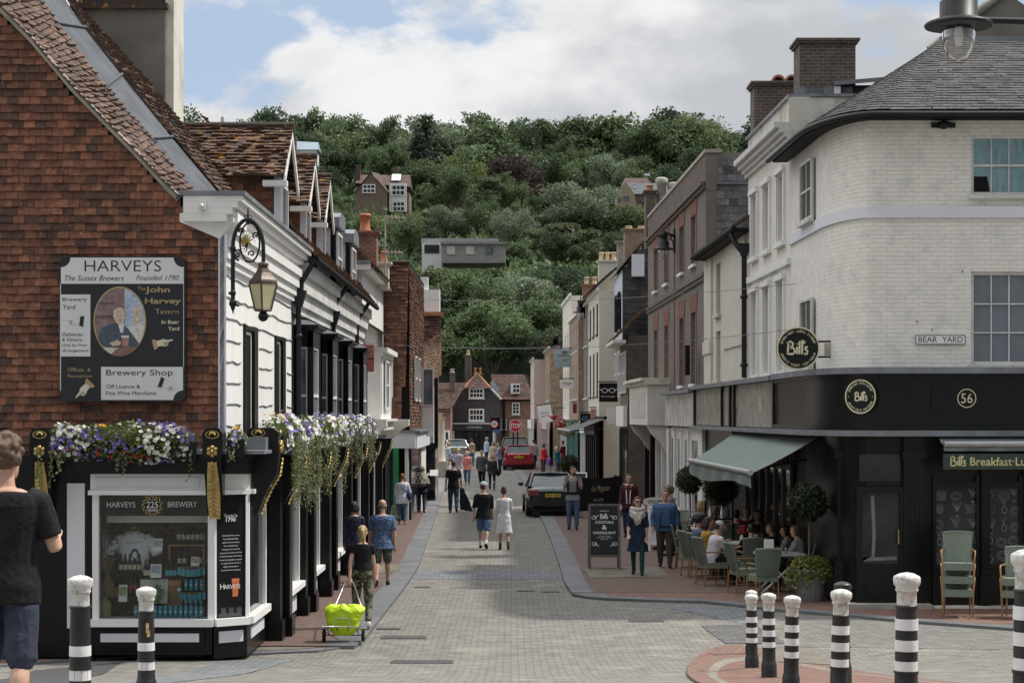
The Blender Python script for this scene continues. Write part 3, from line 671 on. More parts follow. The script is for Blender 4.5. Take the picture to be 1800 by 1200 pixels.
for i, y in enumerate((35.25, 42.2, 48.6)):
 gutter_pipe('downpipe', [(-3.7,y,6.35), (-3.78,y,6.2), (FX+.17,y,5.95 if i else 5.9), (FX+.12,y,5.6), (FX+.12,y,3.0)], .05, ('nearest black downpipe with big hopper on the white terrace', 'middle black downpipe on the white terrace between oriel bays', 'farthest black downpipe on the white terrace near the red box')[i], group='black downpipes on the white terrace', hop=(FX+.12,y,5.75) if i < 2 else None)
b = MB(); b.box((FX+.22, 50.4, 4.95), (.42,.06,.72)); tag(b.build('alarm_box', mat('faded_red', (.62,.19,.17), .5)), 'red rectangular board projecting from the white wall under the eaves', 'sign')
# third: taller white house with slate cheek, chimney and shaped oriel
b3 = empty('tall_white_house', (-6, 56, 0), 'taller white house with slate hung cheek and red pot chimney beyond the oriel bays', 'building')
b = MB(); b.box((FX-2.5, 56, 3.7), (5., 8.6, 7.4)); b.build('wall', WHITE_B, b3)
b = MB(); tiles(b, (-6.5,51.68,6.2), (FX-.35,51.68,6.2), (FX-.35,51.68,7.4), (-6.5,51.68,7.4), .26, .17, (0,-1,0), .008); b.build('slate_cheek', SLATE_W, b3)
b = MB(); b.box((FX-2.2, 51.55, 7.48), (4.9,.5,.16)); b.box((FX+.12, 56, 7.46), (.3,8.6,.12)); b.build('eaves_board', WHITE, b3)
b = MB(); b.box((FX-2.2, 51.5, 7.61), (4.9,.5,.08)); b.build('lead_flashing', LEAD, b3)
b = MB(); tiles(b, (FX+.36,51.4,7.5), (FX+.36,60.3,7.5), (FX-1.9,60.3,9.6), (FX-1.9,51.4,9.6), .17, .105, (1,0,1), .02, jit=.2); b.build('roof', TILE_LICH, b3)
b = MB(); tiles(b, (FX+.45,51.3,5.72), (FX+.45,60,5.72), (FX-.1,60,6.1), (FX-.1,51.3,6.1), .17, .105, (1,0,1), .02, jit=.2); b.build('lean_to_roof', TILE_LICH, b3)
b = MB(); cornice(b, 53, 57.6, [(FX+.25,2.4,3.0), (FX+.5,3.0,3.25), (FX+.62,3.252,3.32), (FX+.42,3.322,5.1), (FX+.5,5.102,5.2), (FX+.62,5.202,5.34)], FX-.05)
b.build('oriel', WHITE, b3)
b = MB()
for dy in (0, 1.4, 2.8, 4.2): b = MB(); b.slab((FX+.4,53.1+dy,3.45), XA, ZA, YA, .05, 1.6, .1); b.build('pilaster', OFFWHITE, b3)
b = MB()
for dy, k_ in ((57.7,1), (52.4,.65)): b = MB(); b.extrude([(FX,dy,1.9), (FX+.3,dy,2.15), (FX+.32,dy,2.6), (FX+.75*k_,dy,3.0), (FX+.95*k_,dy,3.1), (FX+.95*k_,dy,3.3), (FX,dy,3.3)], (0,.6,0)); b.build('console_bracket', STUCCO_W, b3)
sash(b3, (FX+.02,51.72,4.2), YA, XA, .9, 1.2, 2, 2, d=-.03); sash(b3, (FX+.43,54.2,3.6), YA, XA, 1.2, 1.4, 3, 2, d=-.03)
chimney('brick_chimney', (-4.15, 53.3), .66, .7, 7.5, 8.62, RBRICK, 'red brick chimney with one tall terracotta pot above the tall white house', [(-.02,.52,.15)], CLAYPOT)
chimney('small_chimney', (-3.92, 57.5), .3, .4, 7.3, 8.1, STUCCO_W, 'small pale chimney just behind the red pot chimney', [(0,.35,.1)], CLAYPOT)
e = empty('aerial', (-3.73, 55.2, 7.6), 'pale television aerial mast beside the red pot chimney', 'aerial')
b = MB(); b.tube([(-3.73,55.2,7.6), (-3.73,55.2,9.3)], .025, 6); b.build('mast', STONE, e)
for z, x0, x1 in ((9.22,-3.73,-3.12), (8.4,-4.75,-3.68), (8.2,-3.73,-3.2)):
 b = MB(); b.tube([(x0,55.2,z), (x1,55.2,z)], .02, 5); n = int((x1-x0)/.11)
 for i in range(n): b.tube([(x0+.08+i*.11,55.2,z-.1), (x0+.08+i*.11,55.2,z+.1)], .012, 4)
 b.build('antenna', STONE, e)
# brown tile-hung house stepping forward, with its shop below
b4 = empty('brown_tiled_house', (-5, 64, 0), 'tall narrow house hung all over with brown tiles, white hexagon sign on its shop', 'building')
BX, BY = -3.3, 60.4; s4 = F/BY
b = MB(); b.box((BX-2.5, BY+5.2, 4.2), (5-.04, 10.3, 8.35)); b.build('wall', BLACKM, b4)
b = MB(); tiles(b, (-6.4,BY,4.35), (BX-.12,BY,4.35), (BX-.02,BY-.0,8.3), (-6.4,BY,8.3), .2, .115, (0,-1,0), .018, jit=.2)
tiles(b, (-6.4,BY,2.85), (BX-.25,BY,2.85), (BX-.25,BY,5.5), (-6.4,BY,5.5), .2, .115, (0,-1,0), .012)
tiles(b, (BX,BY-.02,2.85), (BX,BY+9.5,2.85), (BX,BY+9.5,8.2), (BX,BY-.02,8.2), .2, .115, (1,0,0), .018, jit=.2); b.build('hung_tiles', TILE_FAR, b4)
b = MB(); b.tube([(-6.4,BY-.02,8.34), (BX,BY-.02,8.34)], .07, 6); b.build('ridge', TILE_LICH, b4)
sash(b4, (-4.62,BY-.03,4.0), XA, -YA, .8, 1.15, 2, 1, d=-.04)
for i, y in enumerate((62.2, 64.6)): sash(b4, (BX+.03,y,3.9), YA, XA, 1.3, 1.5, 2, 2, d=-.03)
sash(b4, (BX+.1,66.9,3.75), XA, -YA, .42, 1.35, 1, 1, d=-.02, pane=GLASSB, name='open_casement'); b = MB(); b.box((BX+.3,66.9,3.2), (.42,.06,1.05)); b.build('white_panel', WHITE, b4)
b = MB(); b.box((BX-1.6, BY-.12, 2.62), (3.6,.34,.5)); b.box((BX+.1, BY+4.6, 2.6), (.3,9.3,.5)); b.build('fascia', LAV, b4)
b = MB(); b.box((BX-1.6, BY-.16, 2.91), (3.7,.46,.07)); b.box((BX+.12, BY+4.7, 2.91), (.44,9.6,.07)); b.build('lead_flashing', LEAD, b4)
b = MB(); c = V((BX-.92,BY-.32,2.66)); hx = [c + V((.27*math.cos(R(60*i)),0,.27*math.sin(R(60*i)))) for i in range(6)]; b.extrude(hx, (0,.05,0)); b.build('hexagon_sign', OFFWHITE, b4)
b = MB(); b.box((BX-1.9, BY-.05, 1.2), (3.,.1,2.4)); b.build('shop_window', GLASS, b4)
b = MB(); b.box((BX-.42, BY-.16, 1.2), (.18,.18,2.36)); b.build('green_post', mat('bright_green_paint', (.03,.26,.10), .4), b4)
b = MB(); b.box((BX-.08, BY-.08, 1.2), (.12,.14,2.36)); b.build('shop_frame', WHITE, b4); b = MB(); b.box((BX+.06,BY+7.4,1.2), (.1,3.6,2.36)); b.build('shop_frame', OFFWHITE, b4)
b = MB(); b.box((BX+.03,BY+2.8,1.2), (.06,5.4,2.36)); b.build('side_window', GLASS, b4)
# teal shopfront below the tall white house
b = MB(); b.box((FX-.1, 55.9, 1.3), (.6,7.4,2.6)); tl = mat('dark_teal_paint', (.035,.055,.065), .4)
tt = empty('teal_shopfront', (FX+.3,55.9,0), 'dark teal wooden shopfront under the white console brackets', 'shopfront'); b.build('front', tl, tt)
for dy in range(5):
 b = MB(); b.box((FX+.22, 53+dy*1.5, 1.25), (.07,.14,2.4)); b.build('pilaster', OFFWHITE if dy in (0,3) else tl, tt)
# far left: red tiled house, white house with open windows, stone pillar
b5 = empty('far_tiled_house', (-5, 78, 0), 'far red tiled gable house with white chimney block beyond the brown tiled house', 'building')
Yq = 76.; sq = F/Yq; q = lambda px, py, y=Yq: at(px, py, y)
b = MB(); b.box((q(764,0).x-2, Yq+2, 3.6), (4, 3.9, 7.1)); b.build('wall', RBRICK, b5)
b = MB(); tiles(b, q(700,640), q(775,640), q(775,548), q(700,548), .18, .11, (0,-1,0), .02, jit=.2); b.build('hung_tiles', TILE_FAR, b5)
b = MB(); tiles(b, q(730,680,72), q(776,660,75.5), q(776,585,75.8), q(730,610,75.8), .18, .11, (.3,-1,.6), .02); b.build('lean_to_roof', TILE_LICH, b5)
b = MB(); b.box(q(757,528)+V((0,.6,0)), (.7,.8,.9)); b.box(q(745,505)+V((0,.6,0)), (.3,.5,.9)); b.build('chimney', WHITE, b5)
b = MB(); b.box(q(758,552)+V((0,-.05,0)), (.95,.3,.14)); b.build('ledge', CLAYPOT, b5)
b = MB(); b.box((q(757,0).x, Yq-1.2, 3.45), (.42,2.2,2.2)); b.build('white_bay', WHITE, b5)
sash(b5, (q(757,0).x-.2, Yq-2.31, 3.4), XA, -YA, .4, 1.1, 1, 2, d=-.03, pane=GLASSB); b = MB(); b.box((q(758,0).x,Yq-1.1,1.2),(.5,2.,2.3)); b.build('shop_window', GLASS, b5)
b = MB(); b.tube([(q(771,0).x,Yq-2.5,4.9), (q(771,0).x,Yq-2.5,2.2), (q(764,0).x,Yq-2.5,2.1)], .09, 6); b.build('black_pipe', BLACKM, b5)
pl = empty('stone_pillar', pxg(774,98), 'pale stone pillar on a plinth at the end of the left pavement', 'pillar')
g = pxg(774,98); b = MB(); b.box((g.x,g.y,g.z+.45), (.75,.75,.9)); b.build('plinth', STONE, pl)
b = MB(); b.lathe([(.3,.9),(.27,1.0),(.24,1.1),(.21,3.0),(.26,3.1),(.3,3.2)], g, 14); b.build('shaft', mat('cream_stone', (.6,.55,.45), .8, .1, 3, .3, 30), pl)
# ------------------------------------------------------------------ brewery shopfront (ground floor left)
YF = 25.7; kf = F/YF
S = lambda px, py, d=0.: V(((px-900)/kf, YF - d, CZ-(py-731)/kf))
GL = gz(YF) + .03
shop = empty('brewery_shopfront', (-5, YF, GL), 'black and white brewery shopfront with gilded consoles under the tile hung gable', 'shopfront')
PANEL = mat('pale_panel_paint', (.66,.67,.71), .5, .05, 2, .1, 30, dirt=.12, dirtcol=(.4,.4,.42))
def rect(px0, py0, px1, py1, d0, d1, m, name, parent=None, mb=None, tint=0.):
 A, B = S(px0, py1, d0), S(px1, py0, d1); b = mb or MB()
 b.hexa([(A.x,A.y,A.z),(B.x,A.y,A.z),(B.x,B.y,A.z),(A.x,B.y,A.z)], [(A.x,A.y,B.z),(B.x,A.y,B.z),(B.x,B.y,B.z),(A.x,B.y,B.z)], tint)
 return b.build(name, m, parent or shop, fix=True) if mb is None else b
rect(-60,800,165,1160, -.75,.0, BLACK, 'door_casing'); rect(96,846,163,1112, .0,.03, BLACK, 'panel_frame')
rect(119,849,150,1103, .031,.04, PANEL, 'panel'); rect(40,850,60,1140,.0,.02,BLACK,'door_stile'); rect(-60,1142,165,1153,.0,.05,BLACK,'plinth')
rect(158,1101,373,1150, -.3,.02, BLACK, 'stall_riser'); rect(168,1106,360,1136,.021,.05,BLACK,'riser_moulding'); rect(178,1112,351,1127,.051,.056,PANEL,'riser_panel')
rect(160,1087,376,1100,-.3,.10,WHITE,'sill'); rect(163,868,174,1087,-.1,.03,WHITE,'window_post'); rect(366,868,378,1087,-.1,.03,WHITE,'window_post')
rect(160,832,372,862,-.1,.04,WHITE,'frieze'); rect(170,838,352,856,.041,.055,PANEL,'frieze_panel'); rect(158,861,376,869,-.1,.12,WHITE,'frieze_moulding')
rect(120,800,440,832,-.6,.16,BLACK,'cornice'); rect(112,797,446,806,-.6,.24,BLACK,'cornice_lip'); rect(110,791,470,797,-.85,.30,LEAD,'lead_capping')
# angled panel at the corner and the first side window
B0, C0, D0 = S(376,0).xy, V((-3.67, 26.02)), V((-3.66, 27.85))
def seg(p, q, z0, z1, th, m, name, parent=None, out=0., mb=None):
 p, q = V((p[0],p[1],0)), V((q[0],q[1],0)); r = (q-p).normalized(); n = V((r.y,-r.x,0)); b = mb or MB()
 b.slab(p + n*out + ZA*z0, q-p, ZA, -n, (q-p).length, z1-z0, th); return b.build(name, m, parent or shop, fix=True) if mb is None else b
zs = lambda py: CZ-(py-731)/kf
for p, q, nm in ((B0, C0, 'corner'), (C0, D0, 'side')):
 seg(p, q, GL, zs(1100), .3, BLACK, 'stall_riser'); seg(p, q, zs(1100), zs(1087), .3, WHITE, 'sill', out=.09); seg(p, q, zs(832), zs(800), .3, BLACK, 'cornice', out=.1); seg(p, q, zs(806), zs(797), .3, BLACK, 'cornice_lip', out=.2)
 d = (V(q)-V(p)); seg(V(p)+d*.14, V(p)+d*.86, zs(1130), zs(1110), .03, PANEL, 'riser_panel', out=.02)
 seg(p, q, zs(868), zs(832), .2, WHITE, 'frieze', out=.02); seg(p, q, zs(869), zs(861), .2, WHITE, 'frieze_moulding', out=.1)
 for t0, t1 in ((0, .06), (.94, 1)): seg(V(p)+d*t0, V(p)+d*t1, zs(1087), zs(869), .12, WHITE, 'window_post', out=.02)
d = C0 - B0; pan = seg(B0 + d*.06, B0 + d*.94, zs(1087), zs(869), .1, BLACKM, 'black_panel')
d = D0 - C0; seg(C0 + d*.06, C0 + d*.94, zs(1087), zs(869), .01, GLASS, 'pane', out=-.03)
# lettering on the corner panel
b = MB(); r3 = V((B0-C0).to_3d()).normalized()*-1; n3 = V((r3.y,-r3.x,0)); mid = V(((B0+C0)/2).to_3d()) + n3*.005
ln = lambda txt, py, h, w=None, sh=0, bo=0: text(b, txt, mid + ZA*zs(py), r3, ZA, w, h, 'c', sh, bo)
ln('Founded In', 910, .05, .19, 0, .01); ln('1790', 917.5, .055, .15, 0, .015)
for i, (t, w) in enumerate((('Selecting the finest quality',.27), ('Pale & Mild Ale Malts,',.24), ('together with the choicest',.27), ('Kent and Sussex hops,',.22), ('brewing from our own fresh',.28), ('spring water and a yeast which has',.34), ('remained unchanged in the brewery',.35), ('for over three decades, has resulted',.35), ('in a range of beers which have',.31), ('delighted the people of',.24), ('Sussex & Kent for many years.',.31))):
 ln(t, 943.5+i*6.1, .024, w, .25)
text(b, 'H', mid + ZA*zs(1036) - r3*.165, r3, ZA, None, .075, 'l'); text(b, 'ARVEYS', mid + ZA*zs(1036) - r3*.105, r3, ZA, .25, .06, 'l')
b.build('lettering', WHITET, pan)
b = MB(); c = mid + ZA*zs(1036) + r3*.08 - n3*.002
b.add([c - r3*.05 - ZA*.11, c + r3*.03 - ZA*.11, c + r3*.055 + ZA*.14, c - r3*.065 + ZA*.14], [(0,1,2,3)]); b.build('painted_beer_glass', mat('amber_print', (.55,.16,.06), .5, .3, 14), pan)
b = MB()
for i in range(9): h = .05 + .1*abs(math.sin(i*2.1)); b.quad(mid + r3*(-.19+i*.04) + ZA*zs(1085) - n3*.003, mid + r3*(-.15+i*.04) + ZA*zs(1085) - n3*.003, mid + r3*(-.15+i*.04) + ZA*(zs(1085)+h*.8) - n3*.003, mid + r3*(-.19+i*.04) + ZA*(zs(1085)+h) - n3*.003)
b.build('painted_skyline', mat('grey_print', (.06,.06,.07), .5, .2, 12), pan)
# main window: glass, name band, roundel
rect(174,869,366,1087,-.03,-.025,SHOPG,'pane')
rect(177,873,362,906,-.06,-.035,BLACKM,'name_band'); b = MB(); b.extrude([S(267,888,-.03) + V((.135*math.cos(R(i*15)), 0, .145*math.sin(R(i*15)))) for i in range(24)], (0,.02,0)); rd = b.build('roundel', BLACKM, shop, fix=True)
b = MB(); text(b, 'HARVEYS', S(212,891.5,-.029), XA, ZA, .39, .075); text(b, 'BREWERY', S(320,891,-.029), XA, ZA, .40, .075)
text(b, '225', S(267,892,-.024), XA, ZA, .16, .085); text(b, 'YEARS', S(267,899,-.024), XA, ZA, .15, .045); text(b, 'Est. 1790', S(267,879.5,-.024), XA, ZA, .1, .025); b.build('lettering', WHITET, shop)
b = MB()
for i in range(40):
 a = R(i*9); rr = .112 + .012*(i % 3); c = S(267,888,-.026) + V((rr*math.cos(a), 0, rr*math.sin(a))); b.disc(c, (math.cos(a+.6),0,math.sin(a+.6)), (-math.sin(a+.6),0,math.cos(a+.6)), .02, 6, .009)
b.build('wreath', GOLD, rd)
# window bed and back wall
INB = mat('shop_interior_brown', (.13,.095,.068), .85, .35, 3)
b = MB(); A, B = S(166,1087), S(372,1087)
b.quad((A.x,YF+.86,A.z),(B.x,YF+.86,A.z),(B.x,YF+.86,2.75),(A.x,YF+.86,2.75)); b.quad((A.x,YF+.03,A.z-.01),(B.x,YF+.03,A.z-.01),(B.x,YF+.86,A.z-.01),(A.x,YF+.86,A.z-.01)); b.quad((A.x,YF+.1,A.z),(A.x,YF+.86,A.z),(A.x,YF+.86,2.75),(A.x,YF+.1,2.75)); b.quad((B.x,YF+.1,A.z),(B.x,YF+.86,A.z),(B.x,YF+.86,2.75),(B.x,YF+.1,2.75)); b.build('window_bed', INB, shop)
rect(180,908,362,920,-.3,-.28,OFFWHITE,'pelmet')
# consoles with gilded shells, rosettes and acanthus leaves
def shell(mb, c, r, n, w, h):
 c, r, n = V(c), V(r), V(n)
 mb.ring(c + n*.012, r, ZA, (w*.82,h*.82), (w,h), 20)
 for k in range(7):
  a = R(25 + k*21.7); mb.ball(c + r*w*.42*math.cos(a) + ZA*(-h*.35 + h*.75*math.sin(a)) + n*.01, (w*.16, .02, h*.34), 6, 5, M=Matrix.Rotation(0,3,'Z'))
def rosette(mb, c, r, n, R_):
 for k in range(6):
  a = R(k*60+30); mb.ball(V(c) + V(r)*R_*.58*math.cos(a) + ZA*R_*.58*math.sin(a) + V(n)*.012, (R_*.36,)*3, 7, 5)
 mb.ball(V(c) + V(n)*.03, R_*.3, 7, 5)
def acanthus(mb, path, r, n, w):
 for i, p in enumerate(path):
  t = i/(len(path)-1); ww = w*(.75 + .35*math.sin(t*2.6)); p = V(p)
  for s in (-1, 1):
   for q in (.35, .8):
    a = p + V(r)*s*ww*q; dirv = (V(r)*s*.8 - ZA*.6).normalized()
    mb.add([p + V(n)*.03, p + dirv*.02 + V(n)*.045 - ZA*.03, a - ZA*.06 + V(n)*.02, a + ZA*.035 + V(n)*.035], [(0,1,2,3)], rnd.random())
  mb.ball(p + V(n)*.03, (.022,.022,.04), 6, 4)
def console(px, side=False):
 cx = S(px,0).x; w = .27; zt = zs(752)
 if not side:
  r, n = XA, -YA; c = V((cx, YF-.38, 0)); b = MB()
  b.extrude([c + ZA*zs(804) - r*w/2, c + ZA*zs(804) + r*w/2, c + ZA*(zt-.07) + r*w/2, c + ZA*zt + r*w*.32, c + ZA*zt - r*w*.32, c + ZA*(zt-.07) - r*w/2], (0,.36,0))
  b.hexa([c + ZA*zs(905) - r*w*.4 + YA*.26, c + ZA*zs(905) + r*w*.4 + YA*.26, c + ZA*zs(905) + r*w*.4 + YA*.36, c + ZA*zs(905) - r*w*.4 + YA*.36], [c + ZA*zs(805) - r*w*.45, c + ZA*zs(805) + r*w*.45, c + ZA*zs(805) + r*w*.45 + YA*.36, c + ZA*zs(805) - r*w*.45 + YA*.36])
  o = b.build('console', BLACK, shop, fix=True); b = MB(); shell(b, c + ZA*zs(763) - YA*.003, r, n, .095, .055); rosette(b, c + ZA*zs(792) - YA*.003, r, n, .09); b.build('gilded_shell', GOLD, o)
  b = MB(); acanthus(b, [c + ZA*(zs(814) - i*.058) + YA*(.02 + .018*i) for i in range(13)], r, n, .1); b.build('gilded_leaf', GOLD, o)
 else:
  b = MB(); c = V((-3.62, 26.2, 0)); w = .3
  b.extrude([c + ZA*zs(800), c + ZA*zs(800) + XA*.36, c + ZA*(zt-.06) + XA*.36, c + ZA*(zt) + XA*.28, c + ZA*zt + XA*-.02, c + ZA*(zt-.06)- XA*.08, c + ZA*zs(800) - XA*.08], (0,w,0))
  prof = [(.36,zs(800)), (.33,2.6), (.22,2.42), (.12,2.2), (.06,2.02), (0,2.02), (0,zs(800))]; b.extrude([c + XA*x + ZA*z + YA*.02 for x, z in prof], (0,w-.04,0))
  o = b.build('console', BLACK, shop, fix=True); b = MB(); shell(b, c + ZA*zs(761) + XA*.08 - YA*.003, XA, -YA, .1, .055); shell(b, c + ZA*zs(761) + XA*.363 + YA*w/2, YA, XA, .1, .055); rosette(b, c + ZA*zs(786) + XA*.363 + YA*w/2, YA, XA, .1); b.build('gilded_shell', GOLD, o)
  b = MB(); acanthus(b, [c + XA*(lerp_table([(2.0,.05),(2.2,.12),(2.42,.22),(2.6,.33),(2.8,.36)], z)+.01) + ZA*z + YA*w/2 for z in [2.78-.058*i for i in range(13)]], YA, XA, .1)
  b.build('gilded_leaf', GOLD, o); b = MB(); b.box(c + V((.02,-.16,zs(783))), (.4,.3,.22)); b.build('lead_block', LEAD, o)
console(82); console(381); console(0, True)
# long street side of the shopfront: pilasters, windows, gilded brackets
XS = -3.62; side = empty('street_shopfront', (XS, 38, .05), 'long black shopfront with white framed windows down the left pavement', 'shopfront')
Y0s, Y1s = 27.9, 51.4
b = MB(); b.slab((XS-.5,Y0s,.05), YA, ZA, XA, Y1s-Y0s, 2.85, .42); b.build('wall', BLACKM, side)
b = MB(); b.slab((XS-.08,Y0s,2.5), YA, ZA, XA, Y1s-Y0s, .32, .14); b.slab((XS-.08,Y0s,2.821), YA, ZA, XA, Y1s-Y0s, .08, .26); b.build('fascia', BLACK, side)
y = Y0s; wins = [(29.1,2.3), (33.2,1.5), (37.1,2.2), (42.0,2.0), (46.6,2.0)]
for i, (wy, ww) in enumerate(wins):
 o = V((XS-.07, wy, .05))
 b = MB(); b.slab(o, YA, ZA, XA, ww, .52, .1); b.build('stall_riser', BLACK, side); b = MB(); b.slab(o + YA*.2 + ZA*.14 + XA*.1, YA, ZA, XA, ww-.4, .24, .012); b.build('riser_panel', PANEL, side)
 b = MB(); b.slab(o + ZA*.521, YA, ZA, XA, ww, .09, .24); b.build('sill', WHITE, side)
 b = MB()
 for yy in (0, ww-.08): b.slab(o + YA*yy + ZA*.612, YA, ZA, XA, .08, 1.75, .14)
 b.slab(o + YA*.08 + ZA*2.1, YA, ZA, XA, ww-.16, .07, .13); b.slab(o + YA*-.05 + ZA*2.36, YA, ZA, XA, ww+.1, .06, .24); f = b.build('window_frame', WHITE, side)
 b = MB(); b.slab(o + YA*.08 + ZA*2.172, YA, ZA, XA, ww-.16, .186, .09); b.build('frieze', WHITE, f); b = MB(); b.slab(o + YA*.08 + ZA*.612, YA, ZA, XA, ww-.16, 1.486, .06); b.build('pane', GLASS, f)
ys_ = [28.0, 28.55, 31.5, 32.1, 32.75, 34.8, 35.4, 36.1, 36.7, 39.5, 40.2, 40.9, 41.5, 44.2, 44.9, 45.6, 46.1, 48.8, 49.5, 50.2, 50.9]
for i, yy in enumerate(ys_):
 b = MB(); b.slab((XS-.078, yy, .05), YA, ZA, XA, .34, 2.44, .24 + .08*(i % 2)); b.slab((XS-.078, yy-.04, .052), YA, ZA, XA, .42, .3, .28 + .08*(i % 2)); p = b.build('pilaster', BLACK, side)
for yy in (28.3, 32.2, 35.6, 40.4, 44.4, 48.9):
 b = MB(); c = V((XS+.14, yy, 0)); prof = [(.34,2.82), (.30,2.6), (.2,2.4), (.1,2.2), (.04,2.05), (-.1,2.05), (-.1,2.82)]
 b.extrude([c + XA*x + ZA*z for x, z in prof], (0,.22,0)); o = b.build('console', BLACK, side, fix=True)
 b = MB(); acanthus(b, [c + XA*(lerp_table([(2.05,.04),(2.2,.1),(2.4,.2),(2.6,.3),(2.82,.34)], z)+.01) + ZA*z + YA*.11 for z in [2.74-.056*i for i in range(12)]], YA, XA, .085); b.build('gilded_leaf', GOLD, o)
# ------------------------------------------------------------------ big painted board on the tile wall
YB = YW - .16; kb = F/YB
G = lambda zx, zy, d=0.: at(80 + zx/4.137, 430 + zy/4.138, YB - d)
sg = empty('brewery_sign', G(560,1140), 'large black and white painted board for HARVEYS brewers with an oval portrait', 'sign')
def rrect(x0, y0, x1, y1, rad, d, n=6):
 P = []
 for cx, cy, a0 in ((x1-rad, y0+rad, 0), (x0+rad, y0+rad, 90), (x0+rad, y1-rad, 180), (x1-rad, y1-rad, 270)):
  for i in range(n+1): a = R(a0 + 90*i/n); P.append(G(cx + rad*math.cos(a), cy - rad*math.sin(a), d))
 return P
NAVY = mat('board_black', (.013,.015,.02), .35, .15, 3); BW = mat('board_white', (.68,.69,.70), .45, .04, 2, dirt=.1)
b = MB(); b.extrude(rrect(102,86,1018,1140,44,0.), (0,.1,0)); b.build('board', NAVY, sg, fix=True)
b = MB(); q = lambda x0,y0,x1,y1,d=.006: b.quad(G(x0,y1,d), G(x1,y1,d), G(x1,y0,d), G(x0,y0,d))
def notch(x0,y0,x1,y1,corners,rad=70,d=.006):
 P = []
 for i, (cx, cy, sx, sy) in enumerate(((x1,y0,-1,1), (x0,y0,1,1), (x0,y1,1,-1), (x1,y1,-1,-1))):
  if i in corners:
   st = [(cx + sx*rad*math.sin(R(t*15)), cy + sy*rad*math.cos(R(t*15))) for t in range(7)]
   if i in (1, 3): st = st[::-1]
   P += st if i in (0, 2) else st
  else: P.append((cx, cy))
 b.add([G(x,y,d) for x,y in P], [tuple(range(len(P)))])
notch(112,94,1002,284,(0,1)); q(112,362,326,812); notch(404,888,1000,1128,(3,));
for x0,y0,x1,y1 in ((106,282,112,1060), (1002,160,1006,888)): q(x0,y0,x1,y1)
b.build('white_field', BW, sg, fix=True)
b = MB(); T = lambda t,x,y,w,h,al='c',sh=0,bo=0: text(b, t, G(x,y,.009), XA, ZA, w/4.137/kb if w else None, h/4.138/kb, al, sh, bo)
T('HARVEYS',562,194,556,80,'c',0,-.008); T('The Sussex Brewers',355,262,430,40,'c',.35,-.005); T('Founded 1790',815,258,312,36,'c',.35,-.005)
T('Brewery',212,418,178,34,'c'); T('Yard',170,470,90,34,'c'); T('Deliveries',195,665,152,27,'c',.3); T('& Visitors.',194,703,150,27,'c',.3); T('Only by Prior',212,746,188,27,'c',.3); T('Arrangement',217,785,196,27,'c',.3)
T('Brewery Shop',683,962,484,54); T('Off Licence &',565,1044,246,28); T('Fine Wine Merchants',624,1092,366,28); b.build('black_lettering', BLACKT, sg)
b = MB(); T('The',698,333,58,28); T('John',815,360,180,54,'c',0,.02); T('Harvey',854,442,262,54,'c',0,.02); T('Tavern',883,503,170,36); T('Offices  &',246,922,168,28); T('Reception',250,972,176,30); b.build('gilt_lettering', mat('gilt_print', (.40,.30,.15), .5), sg)
b = MB(); T('In Bear',908,576,126,28,'c',0,.01); T('Yard',932,624,80,28,'c',0,.01); b.build('cream_lettering', CREAMT, sg)
def hand(ox, oy, sc, ang, m, cuff, flip=1, nm='pointing_hand'):
 ca, sa = math.cos(R(ang)), math.sin(R(ang)); f = lambda x, y, d: G(ox + (x*ca - y*flip*sa)*sc, oy + (x*sa + y*flip*ca)*sc, d)
 b = MB(); b.add([f(x,y,.012) for x,y in ((100,-6),(100,4),(62,8),(58,22),(50,32),(36,36),(20,32),(8,24),(-30,22),(-30,-22),(10,-24),(30,-26),(52,-12))], [tuple(range(13))]); h = b.build(nm, m, sg, fix=True)
 b = MB(); b.stroke([f_ for f_ in ((58,8),(30,6),(24,12))], 3, f(0,0,.014), (f(1,0,0)-f(0,0,0)), (f(0,1,0)-f(0,0,0)))
 for yy in (14,22,29): b.stroke([(56-yy*.3,yy),(34,yy-2),(28,yy+3)], 2.4, f(0,0,.014), (f(1,0,0)-f(0,0,0)), (f(0,1,0)-f(0,0,0)))
 b.build('finger_lines', BLACKT, h)
 b = MB(); b.add([f(x,y,.013) for x,y in ((-28,-34),(-28,34),(-58,42),(-58,-42))], [(0,1,2,3)]); b.build('cuff', cuff, h, fix=True)
GILT = MATS['gilt_print']; FLESH = mat('painted_flesh', (.62,.56,.45), .5)
hand(222,552,.95,186,BW,BLACKT,-1); hand(835,715,.95,-14,FLESH,GILT); hand(290,1040,1.0,134,FLESH,GILT,-1); hand(880,1015,.95,20,BW,BLACKT)
# oval portrait, painted flat on the board
b = MB(); oc = G(540,558,.012); b.ring(oc, XA, ZA, (.352,.47), (.372,.492), 40); b.build('gilt_oval', GILT, sg)
def oval_clip(P):
 out = []
 for x, y in P:
  dx, dy = (x-540)/182, (y-558)/250; m = math.hypot(dx, dy)
  out.append((x,y) if m < 1 else (540+dx/m*182, 558+dy/m*250))
 return out
def dense(P, n=8): return [(a[0]+(c[0]-a[0])*i/n, a[1]+(c[1]-a[1])*i/n) for a, c in zip(P, P[1:]+P[:1]) for i in range(n)]
_pd = [.010]
def paint(P, col, nm, clip=True):
 _pd[0] += .0015; b = MB(); P = oval_clip(dense(P)) if clip else P; b.add([G(x,y,_pd[0]) for x,y in P], [tuple(range(len(P)))])
 b.build(nm, mat('print_%02x%02x%02x' % tuple(int(c*255) for c in col), col, .5, .3, 22), pic, fix=True)
b = MB(); b.disc(G(540,558,.010), XA, ZA, .353, 48, .471); pic = b.build('portrait', mat('print_brown_wall', (.22,.15,.15), .5, .35, 14), sg, fix=True)
